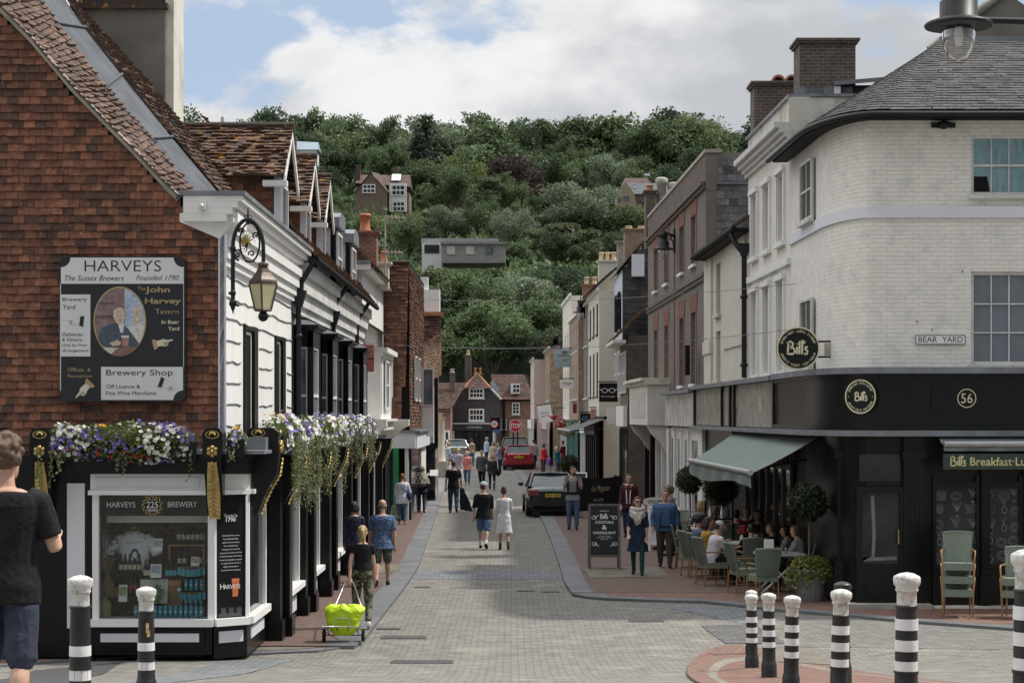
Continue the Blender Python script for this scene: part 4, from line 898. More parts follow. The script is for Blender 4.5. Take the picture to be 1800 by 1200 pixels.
paint([(575,300),(760,300),(760,700),(575,700)], (.38,.47,.62), 'painted_sky'); paint([(640,470),(665,430),(700,470),(700,700),(640,700)], (.55,.47,.36), 'painted_tower'); paint([(590,600),(740,580),(740,720),(590,720)], (.60,.58,.52), 'painted_yard')
paint([(345,420),(500,420),(500,432),(345,432)], (.12,.07,.07), 'painted_shelf'); paint([(345,515),(500,515),(500,528),(345,528)], (.12,.07,.07), 'painted_shelf')
paint([(370,680),(420,600),(490,570),(560,580),(600,610),(660,690),(690,735),(640,750),(480,745),(390,715)], (.06,.085,.12), 'painted_coat'); paint([(525,570),(575,570),(565,640),(545,640)], (.6,.6,.6), 'painted_shirt')
paint([(498,520),(505,480),(535,460),(570,470),(580,510),(570,560),(545,580),(515,568)], (.58,.46,.36), 'painted_face'); paint([(493,520),(498,478),(530,455),(565,462),(520,475),(508,515),(510,560)], (.62,.56,.45), 'painted_hair')
paint([(365,745),(700,740),(640,815),(450,815)], (.20,.12,.09), 'painted_table'); paint([(380,745),(530,750),(470,800),(430,790)], (.6,.58,.54), 'painted_paper'); paint([(552,668),(606,668),(603,738),(558,738)], (.34,.2,.15), 'painted_mug'); paint([(550,660),(608,660),(606,676),(553,676)], (.65,.62,.55), 'painted_foam'); paint([(465,715),(520,690),(550,705),(545,730),(490,738)], (.55,.42,.33), 'painted_hand')
b = MB()
for ex in (528,552): b.disc(G(ex,512,_pd[0]+.002), XA, ZA, .008, 8)
b.stroke([(0,0),(22,2)], 4, G(528,545,_pd[0]+.002), XA/4.137/kb, -ZA/4.137/kb); b.build('painted_features', BLACKT, pic)
# ------------------------------------------------------------------ lantern on its scrolled bracket at the corner
YL = 26.2; kl = F/YL
Lc = lambda zx, zy, d=0.: at(380 + zx/5.453, 360 + zy/5.453, YL - d)
lan = empty('bracket_lantern', Lc(160,1040), 'copper topped lantern hanging from an ornate black hoop bracket at the white corner', 'street lamp')
b = MB(); b.tube([Lc(160,1000), Lc(160,440)], .03, 8)
for zy, r in ((420,.045), (845,.045), (945,.055)): b.ball(Lc(160,zy), (r,r,r*1.1))
b.tube([Lc(160,990), Lc(162,1045)], [.025,.004], 6)
b.tube([Lc(160,430)] + [Lc(305 - 148*math.cos(R(a)), 430 - 290*math.sin(R(a))) for a in range(15,180,11)] + [Lc(453,450), Lc(453,560)], .028, 8)
b.tube([Lc(305,140), Lc(305,60), Lc(306,20)], [.02,.012,.003], 6); b.ball(Lc(305,170), .03)
for dx in (-26,26): b.tube([Lc(305,110), Lc(305+dx,100), Lc(305+dx*1.5,118), Lc(305+dx,124)], .008, 5)
b.tube([Lc(160,850), Lc(118,846)], .02, 6); b.tube([Lc(160,945) + V((0,.1,0)), Lc(160,945) + V((0,.5,0))], .02, 6); b.tube([Lc(160,500) + V((0,.1,0)), Lc(160,500) + V((0,.5,0))], .02, 6)
b.build('bracket', IRON, lan)
b = MB(); b.tube([Lc(322 + 95*math.cos(R(a)), 360 - 188*math.sin(R(a))) for a in range(0,361,18)], .014, 6, cap=False)
def scroll(cx, cy, r0, turns, ph, m=IRON): b.tube([Lc(cx + r0*(1-t/14)*math.cos(ph + turns*6.28*t/14), cy + r0*(1-t/14)*math.sin(ph + turns*6.28*t/14)) for t in range(13)], .012, 5)
for cx, cy, r0 in ((245,250,30), (380,290,34), (340,470,34), (198,485,28)): scroll(cx,cy,r0,1.3,rnd.random()*6)
b.tube([Lc(180,440), Lc(215,430), Lc(245,470), Lc(290,545), Lc(330,550)], .014, 6)
for k in range(9): a = R(100+k*28); b.tube([Lc(300,370), Lc(300+55*math.cos(a),370+75*math.sin(a)), Lc(300+80*math.cos(a+.5),370+110*math.sin(a+.5))], [.012,.008,.002], 4)
b.build('scrollwork', IRON, lan)
b = MB()
for k in range(11): a = R(120+k*24); b.tube([Lc(285,360,.02), Lc(285+32*math.cos(a),360+42*math.sin(a),.05), Lc(285+52*math.cos(a+.7),360+80*math.sin(a+.7),.03)], [.018,.014,.003], 4)
b.ball(Lc(285,350,.02), .035); b.build('gilded_sun', GOLD, lan)
cz = lambda zy: Lc(0,zy).z; lc = Lc(450,0); pr = lambda w, zy: (w/5.453/kl, cz(zy))
COPPER = mat('brown_copper', (.10,.075,.06), .45, .3, 6, .2, 40, metal=.5)
b = MB(); b.lathe([pr(w,z) for w, z in ((136,760),(136,738),(128,720),(100,690),(70,650),(48,600),(36,585))], (lc.x,lc.y,0), 4, smooth=False); b.lathe([pr(w,z) for w,z in ((50,588),(54,570),(46,555),(20,548))], (lc.x,lc.y,0), 12); b.build('copper_hood', COPPER, lan)
fz = []
b = MB(); g2 = MB()
for k in range(4):
 a0, a1 = R(90*k), R(90*k+90); P_ = lambda a, w, zy: V((lc.x + w/5.453/kl*math.cos(a), lc.y + w/5.453/kl*math.sin(a), cz(zy)))
 b.tube([P_(a0,133,760), P_(a0,76,1010)], .014, 4); b.tube([P_(a0,76,1010), P_(a1,76,1010)], .018, 4); g2.quad(P_(a0,74,1006), P_(a1,74,1006), P_(a1,130,762), P_(a0,130,762))
ln_ = b.build('lantern_frame', COPPER, lan)
g2.build('lantern_pane', mat('cream_glass', (.50,.46,.28), .25, .12, 3), ln_)
b = MB(); b.ball((lc.x,lc.y,cz(1070)), 50/5.453/kl); b.tube([(lc.x,lc.y,cz(1010)), (lc.x,lc.y,cz(1040))], .05, 8); b.build('camera_dome', BLACK, lan)
lan_obs = [o for o in bpy.data.objects if o.parent == lan]
# ------------------------------------------------------------------ flower troughs
LEAF = leafmat('petunia_leaf', (.06,.11,.025), (.19,.24,.06)); IVY = leafmat('variegated_ivy', (.10,.13,.05), (.33,.34,.19))
PW = leafmat('white_petal', (.70,.69,.63), (.82,.81,.76), .3, .6); PP = leafmat('purple_petal', (.13,.08,.38), (.32,.24,.60), .2, .6); PO = leafmat('orange_petal', (.75,.33,.02), (.8,.45,.05), .2); PR = leafmat('red_petal', (.38,.03,.03), (.5,.06,.04), .2)
def leaf(mb, p, d, up, L_, W_, tint):
 d, up = V(d).normalized(), V(up); s = d.cross(up)
 s = (s.normalized() if s.length > 1e-4 else d.orthogonal().normalized())*W_/2; p = V(p); n = s.cross(d).normalized()*L_*.12
 mb.add([p, p + d*L_*.45 + s - n*.3, p + d*L_, p + d*L_*.45 - s - n*.3], [(0,1,2,3)], tint)
def rdir(rg, bias=V((0,0,0))):
 while True:
  v = V((rg.uniform(-1,1), rg.uniform(-1,1), rg.uniform(-1,1)))
  if .05 < v.length < 1: return (v.normalized() + bias).normalized()
def bloom(mb, p, n, r, rg, tint):
 n = V(n).normalized(); a = n.orthogonal().normalized(); bb = n.cross(a); ph = rg.random()*6.28; p = V(p); k = 5
 vs = [p - n*r*.35] + [p + (a*math.cos(ph+2*math.pi*i/10) + bb*math.sin(ph+2*math.pi*i/10))*r*(1 if i % 2 == 0 else .84) for i in range(10)]
 mb.add(vs, [(0, 1+i, 1+(i+1) % 10) for i in range(10)], tint)
def trough(name, label, a, c, rad_out, rad_up, n_leaf, n_white, n_purple, out, trails, rg, orange=(), red=0, box=True, zb=2.9, blobs=None, br=.031):
 a, c = V(a), V(c); ax = (c-a); Ln = ax.length; r = ax.normalized(); out = V(out)
 e = empty(name, (a+c)/2 - ZA*.15, label, 'flower box', None)
 if box:
  b = MB(); b.slab(a - ZA*.13 - out*.16, r, ZA, out, Ln, .24, .3); b.build('planter', BLACK, e, fix=True)
 def surf(t, th, k=1.):
  bulge = .75 + .35*mnoise.noise(V((t*Ln*1.3, 3.1, 7.7))) + .12*mnoise.noise(V((t*Ln*4, 1.1, .2)))
  ro, ru = rad_out*bulge*k, rad_up*bulge*k
  ed = min(1., t*Ln/.25 + .35, (1-t)*Ln/.25 + .35)
  nv = out*math.cos(th) + ZA*math.sin(th)
  return a + ax*t + ZA*.06 + out*math.cos(th)*ro*ed + ZA*math.sin(th)*ru*ed*(1 if th > 0 else .8), nv
 lf = MB()
 for i in range(n_leaf):
  p, nv = surf(rg.random(), R(rg.uniform(-62,170)), rg.random()**.45); leaf(lf, p, rdir(rg, nv*.7), nv, rg.uniform(.04,.075), rg.uniform(.025,.045), rg.random())
 lf.build('foliage', LEAF, e)['kind'] = 'stuff'
 for nm, m, cnt in (('white_petunia', PW, n_white), ('purple_petunia', PP, n_purple), ('red_lobelia', PR, red)):
  b = MB(); off = {'white_petunia': 0, 'purple_petunia': 9, 'red_lobelia': 33}[nm]
  k = 0; tries = 0
  while k < cnt and tries < cnt*14:
   tries += 1; t = rg.random(); th = R(rg.uniform(-70,165)) if nm[0] != 'r' else R(rg.uniform(-50,0))
   if mnoise.noise(V((t*Ln*1.5 + off, th*.9, off))) < rg.uniform(-.15,.3): continue
   p, nv = surf(t, th, rg.uniform(.92,1.16)); bloom(b, p, nv + rdir(rg)*.6 - YA*.25, br*rg.uniform(.8,1.2)*(.8 if nm[0] != 'w' else 1), rg, rg.random()); k += 1
  if cnt: b.build(nm, m, e)['kind'] = 'stuff'
 if orange:
  b = MB()
  for t in orange:
   for _ in range(9): p, nv = surf(min(1,max(0,t+rg.uniform(-.01,.01)/Ln*4)), R(rg.uniform(60,125)), rg.uniform(1.,1.15)); bloom(b, p, nv + rdir(rg)*.4, .028, rg, rg.random())
  b.build('orange_marigold', PO, e)['kind'] = 'stuff'
 if trails:
  b = MB()
  for t, ln, wd in trails:
   p0 = a + ax*t + out*rg.uniform(.15,.28)
   for s in range(max(1, int(wd/.035))):
    x = p0 + r*rg.uniform(-wd/2,wd/2) + out*rg.uniform(-.05,.05); L1 = ln*rg.uniform(.55,1); z = 0; sw = rg.uniform(-.1,.1)
    while z < L1:
     q = x - ZA*z + r*(sw*z + .02*math.sin(z*9+s)); leaf(b, q, (rdir(rg) - ZA*.8 + out*.2), out, rg.uniform(.03,.055), rg.uniform(.025,.042), rg.random()**1.2); z += .026
  b.build('trailing_ivy', IVY, e)['kind'] = 'stuff'
 return e
frg = random.Random(21)
A, B = S(92,790,.2), S(352,790,.2)
trough('flower_box', 'long trough of white and purple petunias above the brewery shop window', A, B, .3, .36, 2600, 300, 330, (0,-1,0), [(.0,.62,.2), (.10,.3,.1), (.50,.42,.12), (.62,.2,.05), (.96,.5,.06)], frg, (.36,.9), 22)
trough('flower_box', 'very long trough of petunias with hanging ivy along the street side of the brewery', (-3.42,26.9,3.02), (-3.45,45.5,3.0), .28, .4, 10000, 1350, 950, (1,0,0),
       [(x/100, frg.uniform(.6,1.2)*(1 if x < 70 else .8), frg.uniform(.3,.9)) for x in (2,3,5,6,8,10,14,16,17,21,25,28,33,36,42,50,55,62,70,78,86,93)], frg, (.01,.03,.4,.46), 0, br=.036)
trough('flower_box', 'small clump of petunias on the corner ledge beside the lead block', S(408,786,.35), S(438,786,.35), .2, .3, 420, 70, 50, (0,-1,0), [(.3,.2,.1)], frg, (.3,.6), 0)
# ------------------------------------------------------------------ goods in the brewery window
I = lambda px, py, Y: at(px, py, Y)
BGLASS = mat('brown_bottle_glass', (.014,.009,.006), .12, .2, 9); CAN = mat('turquoise_can', (.08,.33,.42), .35, .12, 9, metal=.3); ALU = mat('aluminium', (.6,.6,.6), .3, .1, 9, metal=.9)
LBLW = mat('white_label', (.62,.58,.45), .6, .15, 12); LBLR = mat('red_label', (.3,.05,.04), .6); LBLB = mat('blue_label', (.09,.36,.45), .6)
def mk_bottle(lm):
 e = empty('beer_bottle', (0,0,0), 'dark beer bottle', 'bottle', None); b = MB(); b.lathe([(.029,0),(.031,.01),(.031,.125),(.024,.16),(.013,.195),(.013,.235),(.011,.24)], (0,0,0), 10); b.build('bottle', BGLASS, e)
 b = MB(); b.lathe([(.0318,.03),(.0318,.1)], (0,0,0), 10); b.build('label', lm, e); b = MB(); b.lathe([(.0145,.228),(.0145,.245),(.001,.247)], (0,0,0), 8); b.build('cap', BLACKM, e); return e
def mk_can():
 e = empty('beer_can', (0,0,0), 'turquoise can', 'can', None); b = MB(); b.lathe([(.028,0),(.033,.012),(.033,.135),(.027,.155)], (0,0,0), 12); b.build('can', CAN, e); b = MB(); b.lathe([(.0272,.154),(.028,.162),(.025,.158),(.001,.158)], (0,0,0), 10); b.build('lid', ALU, e); b = MB(); b.stroke([(-.016,.07),(.016,.085)], .014, (0,-.0345,0), XA, ZA); b.build('label', WHITET, e); return e
first = {}
def put(kind, maker, loc, label, group, arg=None):
 k = (kind, arg.name if arg else 0)
 if k not in first: first[k] = maker(arg) if arg else maker(); o = first[k]; o.location = loc;
 else: o = clone(first[k], loc=loc)
 o['label'] = label; o['group'] = group; return o
for i in range(10):
 p = I(559 - 0 if False else 302 + i*8.35 - 30 + 18 if False else 273 + i*9.0, 1084, YF+.18); put('can', mk_can, p, 'turquoise beer can in the bottom row along the window sill', 'cans in the bottom row')
put('can', mk_can, I(239,1084,YF+.18), 'single turquoise beer can left of the bottom row, behind the bollard', 'lone can')
for i in range(5): put('can', mk_can, I(318+i*9.0,1066,YF+.45), 'turquoise beer can in the middle row of five', 'cans in the middle row')
for i in range(4): put('can', mk_can, I(327+i*9.3,1037,YF+.5), 'turquoise beer can in the top row of four', 'cans in the top row')
put('can', mk_can, I(318.5,1037,YF+.5), 'turquoise beer can lying at the left end of the top row', 'tipped can').rotation_euler = (R(80),0,0)
for i in range(5): put('bottle', mk_bottle, I(212+i*8.2,1004,YF+.55), 'dark beer bottle on the black shelf under the white T-shirt', 'bottles under the shirt', LBLW)
for i in range(3): put('bottle', mk_bottle, I(221+i*8.6,1040,YF+.5), 'dark beer bottle with red label on the lower black shelf', 'red label bottles', LBLR)
for i in range(3): put('bottle', mk_bottle, I(256+i*6.2,1014,YF+.42), 'dark beer bottle in the small group left of the hop bag', 'bottles by the card', LBLW)
for i in range(3): put('bottle', mk_bottle, I(294+i*6.6,1014,YF+.4), 'dark beer bottle with blue label on the wooden crate', 'blue label bottles', LBLB)
for i in range(6): put('bottle', mk_bottle, I(314+i*8.5,951,YF+.62), 'beer bottle in the row on top of the wooden shelf unit', 'bottles on top of the shelf unit', LBLW)
for px in (315,324.5,352,360): put('bottle', mk_bottle, I(px,993,YF+.6), 'beer bottle inside the wooden shelf unit', 'bottles inside the shelf unit', LBLW)
WOODL = mat('pine_board', (.26,.15,.075), .7, .25, 4, .2, 30, stretch=(1,1,4))
e = empty('shelf_unit', I(337,1084,YF+.7), 'open wooden shelf unit holding bottles and cans', 'shelf'); b = MB()
P0, P1 = I(303,1086,YF+.75), I(365,957,YF+.75)
for x in (P0.x, P1.x-.02): b2_ = MB(); b2_.box((x+.01, YF+.62, (P0.z+P1.z)/2), (.025,.3,P1.z-P0.z)); b2_.build('side_panel', WOODL, e)
b.box(((P0.x+P1.x)/2, YF+.62, P1.z+.012), (P1.x-P0.x+.02,.32,.024)); b.build('top', WOODL, e)
for py in (995,1039,1068): b = MB(); z = I(0,py,YF+.5).z - .012; b.box(((P0.x+P1.x)/2, YF+.6, z), (P1.x-P0.x-.03,.3,.02)); b.build('shelf', WOODL, e)
for px0, px1, py in ((312,360,1003),(315,361,1046)):
 b = MB(); A, B = I(px0,py,YF+.4), I(px1,py,YF+.4); n = 12
 rows = [[A.lerp(B,i/n) + ZA*(-.03*math.sin(math.pi*i/n) + dz) + YA*(.012*math.sin(i*1.8)) for i in range(n+1)] for dz in (.05,-.05)]
 for i in range(n): b.quad(rows[1][i], rows[1][i+1], rows[0][i+1], rows[0][i])
 tag(b.build('ribbon_banner', CAN), ('upper' if py == 1003 else 'lower') + ' turquoise cloth banner hung across the shelf unit', 'banner')
b = MB(); A, B = I(206,1006,YF+.6), I(250,1006,YF+.6)
e = empty('black_shelf', I(228,1084,YF+.6), 'low black shelf of bottles under the white T-shirt', 'shelf')
for py in (1005.5,1041.5): b = MB(); b.box(((A.x+B.x)/2, YF+.56, I(0,py,YF+.55).z-.012), (B.x-A.x,.26,.02)); b.build('shelf', BLACKM, e)
for x in (A.x,B.x): b = MB(); b.box((x, YF+.56, (I(0,1084,YF+.6).z+I(0,1006,YF+.6).z)/2), (.02,.26,.6)); b.build('side_panel', BLACKM, e)
# T-shirt on a stand
e = empty('tshirt_display', I(236,1010,YF+.62), 'white T-shirt with a printed portrait on a shop bust', 'T-shirt'); b = MB(); c = I(236,0,YF+.65); zz = lambda py: I(0,py,YF+.62).z
rings = [(932,.09,.06),(937,.15,.09),(945,.24,.11),(960,.235,.12),(985,.21,.11),(1004,.215,.11)]
vs = []; n = 20
for py, rx, ry in rings: vs += [V((c.x + rx*math.cos(2*math.pi*k/n), YF+.66 + ry*math.sin(2*math.pi*k/n), zz(py))) for k in range(n)]
b.add(vs, [(i*n+k,i*n+(k+1)%n,(i+1)*n+(k+1)%n,(i+1)*n+k) for i in range(len(rings)-1) for k in range(n)], 0, True)
for s in (-1,1): b.tube([V((c.x+s*.17,YF+.66,zz(943))), V((c.x+s*.28,YF+.64,zz(956))), V((c.x+s*.33,YF+.62,zz(975)))], [.07,.085,.08], 8)
ts = b.build('tshirt', mat('white_cotton', (.75,.76,.80), .85, .06, 4, .4, 14), e)
b = MB(); b.lathe([(.07,zz(937)),(.055,zz(930)),(.055,zz(925))], (c.x,YF+.66,0), 12); b.build('bust_neck', CREAMT, e)
b = MB(); y = YF+.535; b.disc((c.x+.03,y,zz(972)), XA, ZA, .055, 16, .075); b.add([V((c.x-.08,y,zz(1003))), V((c.x+.13,y,zz(1003))), V((c.x+.1,y,zz(984))), V((c.x-.05,y,zz(984)))], [(0,1,2,3)]); b.build('printed_portrait', mat('blue_black_print', (.03,.05,.09), .7, .3, 20), ts)
b = MB(); b.disc((c.x+.03,y-.004,zz(974)), XA, ZA, .034, 14, .048); b.build('printed_face', LAV, ts)
b = MB(); b.stroke([(-.1,0),(-.06,.03),(-.05,-.01),(0,.03),(.02,.0),(.08,.03),(.1,.01)], .008, (c.x,y+.01,zz(954)), XA, ZA); b.build('printed_signature', BLACKT, ts)
b = MB(); A, B = I(177,985,YF+.5), I(196,985,YF+.62)
for i in range(6):
 t0, t1 = i/6, (i+1)/6; w = lambda t: V((.0,.03*math.sin(t*9),0)); b.quad(A.lerp(B,t0)+w(t0), A.lerp(B,t1)+w(t1), A.lerp(B,t1)+w(t1)+ZA*.62+XA*-.02, A.lerp(B,t0)+w(t0)+ZA*.62)
tag(b.build('tea_towel', LAV), 'white printed cloth hanging at the left end of the shop window', 'cloth')
# hop garland, wheat sheaf, jar, bag, crate, cards
HOP = leafmat('dried_hops', (.07,.045,.02), (.20,.13,.06), 0, .8); b = MB(); hr = random.Random(5)
for i in range(2600):
 t = hr.random()
 if t < .62: q = I(196 + hr.random()*165, 919 + abs(hr.gauss(0,9)) + 12*math.exp(-((hr.random()-.2)**2)*40), YF+.55+hr.random()*.2)
 else: q = I(193 + hr.gauss(0,5) + 8*math.sin(hr.random()*6), 920 + hr.random()*68, YF+.55+hr.random()*.15)
 leaf(b, q, rdir(hr), rdir(hr), .04, .03, hr.random())
tag(b.build('hop_garland', HOP), 'garland of dried brown hops draped round the top and left of the window', 'garland')
b = MB(); c0 = I(188,1010,YF+.45);
for i in range(240):
 a = hr.random()*6.28; k = hr.random(); up = V((math.cos(a)*k*.13, math.sin(a)*k*.1, .22)); dn = V((math.cos(a)*k*.16+.06, math.sin(a)*k*.08, -.3)); b.tube([c0+dn, c0+V((math.cos(a)*.02,math.sin(a)*.02,0)), c0+up, c0+up*1.25+ZA*-.04], [.004,.004,.006,.008], 3, hr.random())
tag(b.build('wheat_sheaf', mat('straw', (.33,.24,.13), .8, .3, 20, tint=.4)), 'bound sheaf of straw coloured barley at the left of the window', 'sheaf')
b = MB(); c0 = I(184,1084,YF+.3); b.lathe([(.07,0),(.088,.02),(.092,.14),(.085,.2),(.05,.24),(.035,.25),(.035,.285),(.028,.285)], c0, 16); b.lathe([(.0925,.05),(.0925,.052)], c0, 16); tag(b.build('stoneware_jar', mat('ochre_stoneware', (.36,.30,.16), .4, .2, 8)), 'ochre stoneware flagon standing at the lower left of the window', 'jar')
b = MB(); A = I(270,1060,YF+.36); w_, h_ = .38, .33; n = 8
for i in range(n):
 x0, x1 = -w_/2 + w_*i/n, -w_/2 + w_*(i+1)/n; f = lambda x: .02*math.sin(x*17)
 b.quad(A+V((x0,f(x0),0)), A+V((x1,f(x1),0)), A+V((x1*1.02,f(x1)+.04,h_)), A+V((x0*1.02,f(x0)+.04,h_))); b.quad(A+V((x1,.09,0)), A+V((x0,.09,0)), A+V((x0,.07,h_)), A+V((x1,.07,h_)))
e = b.build('tote_bag', mat('undyed_canvas', (.52,.53,.47), .85, .08, 5, .4, 20)); tag(e, 'pale canvas bag printed with green hop leaves beside the wooden crate', 'bag')
b = MB(); cc = A + V((.06,-.03,.17))
for dx, dz, s in ((0,.05,.06),(.05,.0,.055),(-.04,-.01,.04),(.02,-.07,.05),(.0,-.13,.04)): b.add([cc+V((dx+s*math.cos(R(a))*(1 if k%2 else .6),.0,dz+s*math.sin(R(a))*(1 if k%2 else .6))) for k,a in enumerate(range(0,360,36))], [tuple(range(10))])
b.build('printed_hop', mat('green_print', (.05,.15,.035), .7, .3, 20), e)
b = MB(); b.box(I(306,1040,YF+.55), (.24,.28,.36)); o = b.build('wooden_crate', WOODL); tag(o, 'pale wooden crate behind the canvas bag', 'crate')
for px, py, w, h, c, lb in ((277,957,18,22,(.35,.38,.5),'upper display card with a dark blue picture, right of the T-shirt'), (274,1003,20,24,(.35,.38,.5),'lower display card with a dark blue picture, above the canvas bag'), (216,1042,16,30,(.25,.36,.12),'green leaflet with a portrait photo beside the straw'), (343,986,15,16,(.4,.33,.2),'small brown card inside the wooden shelf unit')):
 e = empty('display_card', I(px,py+h/2,YF+.33), lb, 'card'); b = MB(); A, B = I(px-w/2,py+h/2,YF+.33), I(px+w/2,py-h/2,YF+.36); b.hexa([A, V((B.x,A.y,A.z)), V((B.x,A.y+.01,A.z)), V((A.x,A.y+.01,A.z))], [V((A.x,B.y,B.z)), B, B+YA*.01, V((A.x,B.y+.01,B.z))]); b.build('card', WHITE, e)
 b = MB(); A, B = I(px-w*.38,py+h*.12,YF+.335), I(px+w*.38,py-h*.38,YF+.345); b.quad(A-YA*.012, V((B.x,A.y-.012,A.z)), B-YA*.012, V((A.x,B.y-.012,B.z))); b.build('picture', mat('card_%d' % px, c, .5, .6, 25), e)
# ------------------------------------------------------------------ right: rounded corner cafe building
RX = lambda y: 5.76 - .0194*(y - 34.7)
SD = V((RX(60)-RX(40), 20, 0)).normalized()        # direction of the side facades, away from the camera
def rside(y, z=0): return V((RX(y), y, z))
CN = V((6.35, 35.2)); RYC = 2.2
def curve(off=0., n=16, y_end=38.3, x_end=13.):
 """plan of the rounded corner from the side wall to the front wall, pushed out by off"""
 P = [V((RX(y_end)-off, y_end, 0)), V((RX(36.6)-off, 36.6, 0))]
 rx, ry = CN.x - RX(CN.y) + off, RYC + off
 P += [V((CN.x - rx*math.cos(R(90*i/n)), CN.y - ry*math.sin(R(90*i/n)), 0)) for i in range(n+1)]
 return P + [V((7.3, 33-off, 0)), V((9, 33-off, 0)), V((x_end, 33-off, 0))]
def band(mb, off, z0, z1, th=.1, tint=0., y_end=38.3, x_end=13., inner=None):
 A = curve(off, y_end=y_end, x_end=x_end); B_ = curve(off-th if inner is None else inner, y_end=y_end, x_end=x_end)
 for a, c, a2, c2 in zip(A, A[1:], B_, B_[1:]):
  z = lambda p, h: V((p.x, p.y, h))
  mb.quad(z(c,z0), z(a,z0), z(a,z1), z(c,z1), tint); mb.quad(z(a,z1), z(a2,z1), z(c2,z1), z(c,z1), tint); mb.quad(z(a,z0), z(c,z0), z(c2,z0), z(a2,z0), tint)
cafe = empty('corner_cafe', (8, 36, .15), 'rounded corner building of white painted brick with a black cafe front and slate roof', 'building')
b = MB(); b.quad(V((8.03,33,4.2)), V((13,33,4.2)), V((13,33,4.31)), V((8.03,33,4.31)))
c = curve(0, n=22)
def wallq(mb, p, q_, z0, z1, u0): mb.quad(V((q_.x,q_.y,z0)), V((p.x,p.y,z0)), V((p.x,p.y,z1)), V((q_.x,q_.y,z1)))
# continuous wall with brick courses running round the curve (UV by arc length)
me_v, me_f, uvs = [], [], []; s_acc = 0; cc = [p for p in c if p.x <= 7.31] + [V((8.05,33,0))]
for i, p in enumerate(cc):
 if i: s_acc += (p - cc[i-1]).length
 me_v += [(p.x,p.y,4.2), (p.x,p.y,8.7)]; uvs.append(s_acc)
m_ = bpy.data.meshes.new('wall'); m_.from_pydata([(x-8,y-36,z-.15) for x,y,z in me_v], [], [(2*i+2,2*i,2*i+1,2*i+3) for i in range(len(cc)-1)])
ul = m_.uv_layers.new(name='UVMap')
for p in m_.polygons:
 p.use_smooth = True
 for l in p.loop_indices: vi = m_.loops[l].vertex_index; ul.data[l].uv = (uvs[vi//2], me_v[vi][2])
m_.materials.append(WBRICK); wo = bpy.data.objects.new('wall', m_); COL.objects.link(wo); wo.parent = cafe
b = MB(); facade(b, (8.05,33,4.2), XA, -YA, 5, 4.5, [(.02,.1,2.0,1.64), (.02,3.08,2.0,1.06)], .13); b.build('front_wall', WBRICK, cafe)
b = MB(); band(b, -.15, .1, 8.6, .05); b.quad(V((12.9,33.2,0)),V((12.9,45,0)),V((12.9,45,9)),V((12.9,33.2,9))); b.build('backing_wall', BLACKM, cafe)
CURT = mat('turquoise_curtain', (.20,.34,.38), .5, .2, 3, .4, 6, stretch=(5,1,1)); GREYB = mat('grey_blind', (.16,.19,.22), .35, .08, 2)
PW_ = mat('peeling_white_paint', (.62,.62,.60), .6, .1, 8, .2, 30, dirt=.4, dirtcol=(.25,.24,.22))
sash(cafe, (8.07,33,4.3), XA, -YA, 2.0, 1.64, 6, 3, frame=PW_, pane=GREYB, d=.11, fw=.06, bar=.024, sill=.04, meet=False); sash(cafe, (8.07,33,7.28), XA, -YA, 2.0, 1.06, 6, 2, frame=PW_, pane=CURT, d=.11, fw=.06, bar=.024, sill=.1)
b = MB(); b.quad(V((8.12,33.10,7.34)), V((8.42,33.10,7.34)), V((8.38,33.10,7.62)), V((8.12,33.10,7.62))); b.build('dark_pane_gap', BLACKM, cafe)
b = MB(); band(b, .05, 6.88, 7.08, .06); b.build('string_course', LAV, cafe)
for z0, h in ((7.15,1.15), (4.35,1.3)):
 n = V((-SD.y,SD.x,0)); p = rside(36.75,z0) + n*.03; r = -SD
 bb = MB(); bb.slab(p, r, ZA, n, 1.25, h, .01); bb.build('window_reveal', OFFWHITE, cafe); sash(cafe, p + n*.05, r, n, 1.25, h, 2, 2, frame=PW_, d=.03, sill=.07)
# slate roof sweeping round the corner
ev = curve(.38, n=16, y_end=38.5); T0 = at(1652,72,36.9)
tops = []
for p in ev:
 if p.x > 6.9: tops.append(V((max(p.x, T0.x+.06), T0.y, T0.z)))
 elif p.y >= 36.6: tops.append(T0 + V((.12,1.6,.02)))
 else: k = min(1,(36.6-p.y)/3.8); tops.append(T0 + V((.12*(1-k), 1.2*(1-k)**2, 0)))
b = MB()
for a, c_, ta, tc in zip(ev, ev[1:], tops, tops[1:]):
 A, B = a + ZA*8.72, c_ + ZA*8.72; nn = (B-A).cross(ta-A); nn = nn if nn.z > 0 else -nn
 tiles(b, A, B, tc, ta, .27, .17, nn, .007, jit=.1)
b.build('roof', SLATE_T, cafe)
b = MB()
for a, c_, ta, tc in zip(ev, ev[1:], tops, tops[1:]): b.quad(a + ZA*8.69, c_ + ZA*8.69, tc - ZA*.05, ta - ZA*.05)
b.build('roof_deck', BLACKM, cafe)
b = MB(); band(b, .36, 8.58, 8.69, .3, y_end=38.4); b.build('eaves', BLACKM, cafe)
b = MB(); g_ = curve(.42, n=20, y_end=38.6); b.tube([p + ZA*8.64 for p in g_], .055, 6); b.build('gutter', IRON, cafe)
b = MB(); z_ = 38.9; Q = lambda px, py: at(px, py, z_); b.extrude([Q(1640,84), Q(1712,28), Q(1768,-14), Q(1830,30), Q(1930,90), Q(1930,120), Q(1640,120)], (0,.4,0)); b.build('gable', RENDER, cafe)
b = MB(); b.tube([Q(1632,88)-YA*.05, Q(1712,26)-YA*.05, Q(1768,-18)-YA*.05], .09, 5); b.build('gable_coping', STONE, cafe)
b = MB(); b.box(T0 + V((3.2,.02,.03)), (6.4,.12,.1)); b.build('lead_flashing', LEAD, cafe)
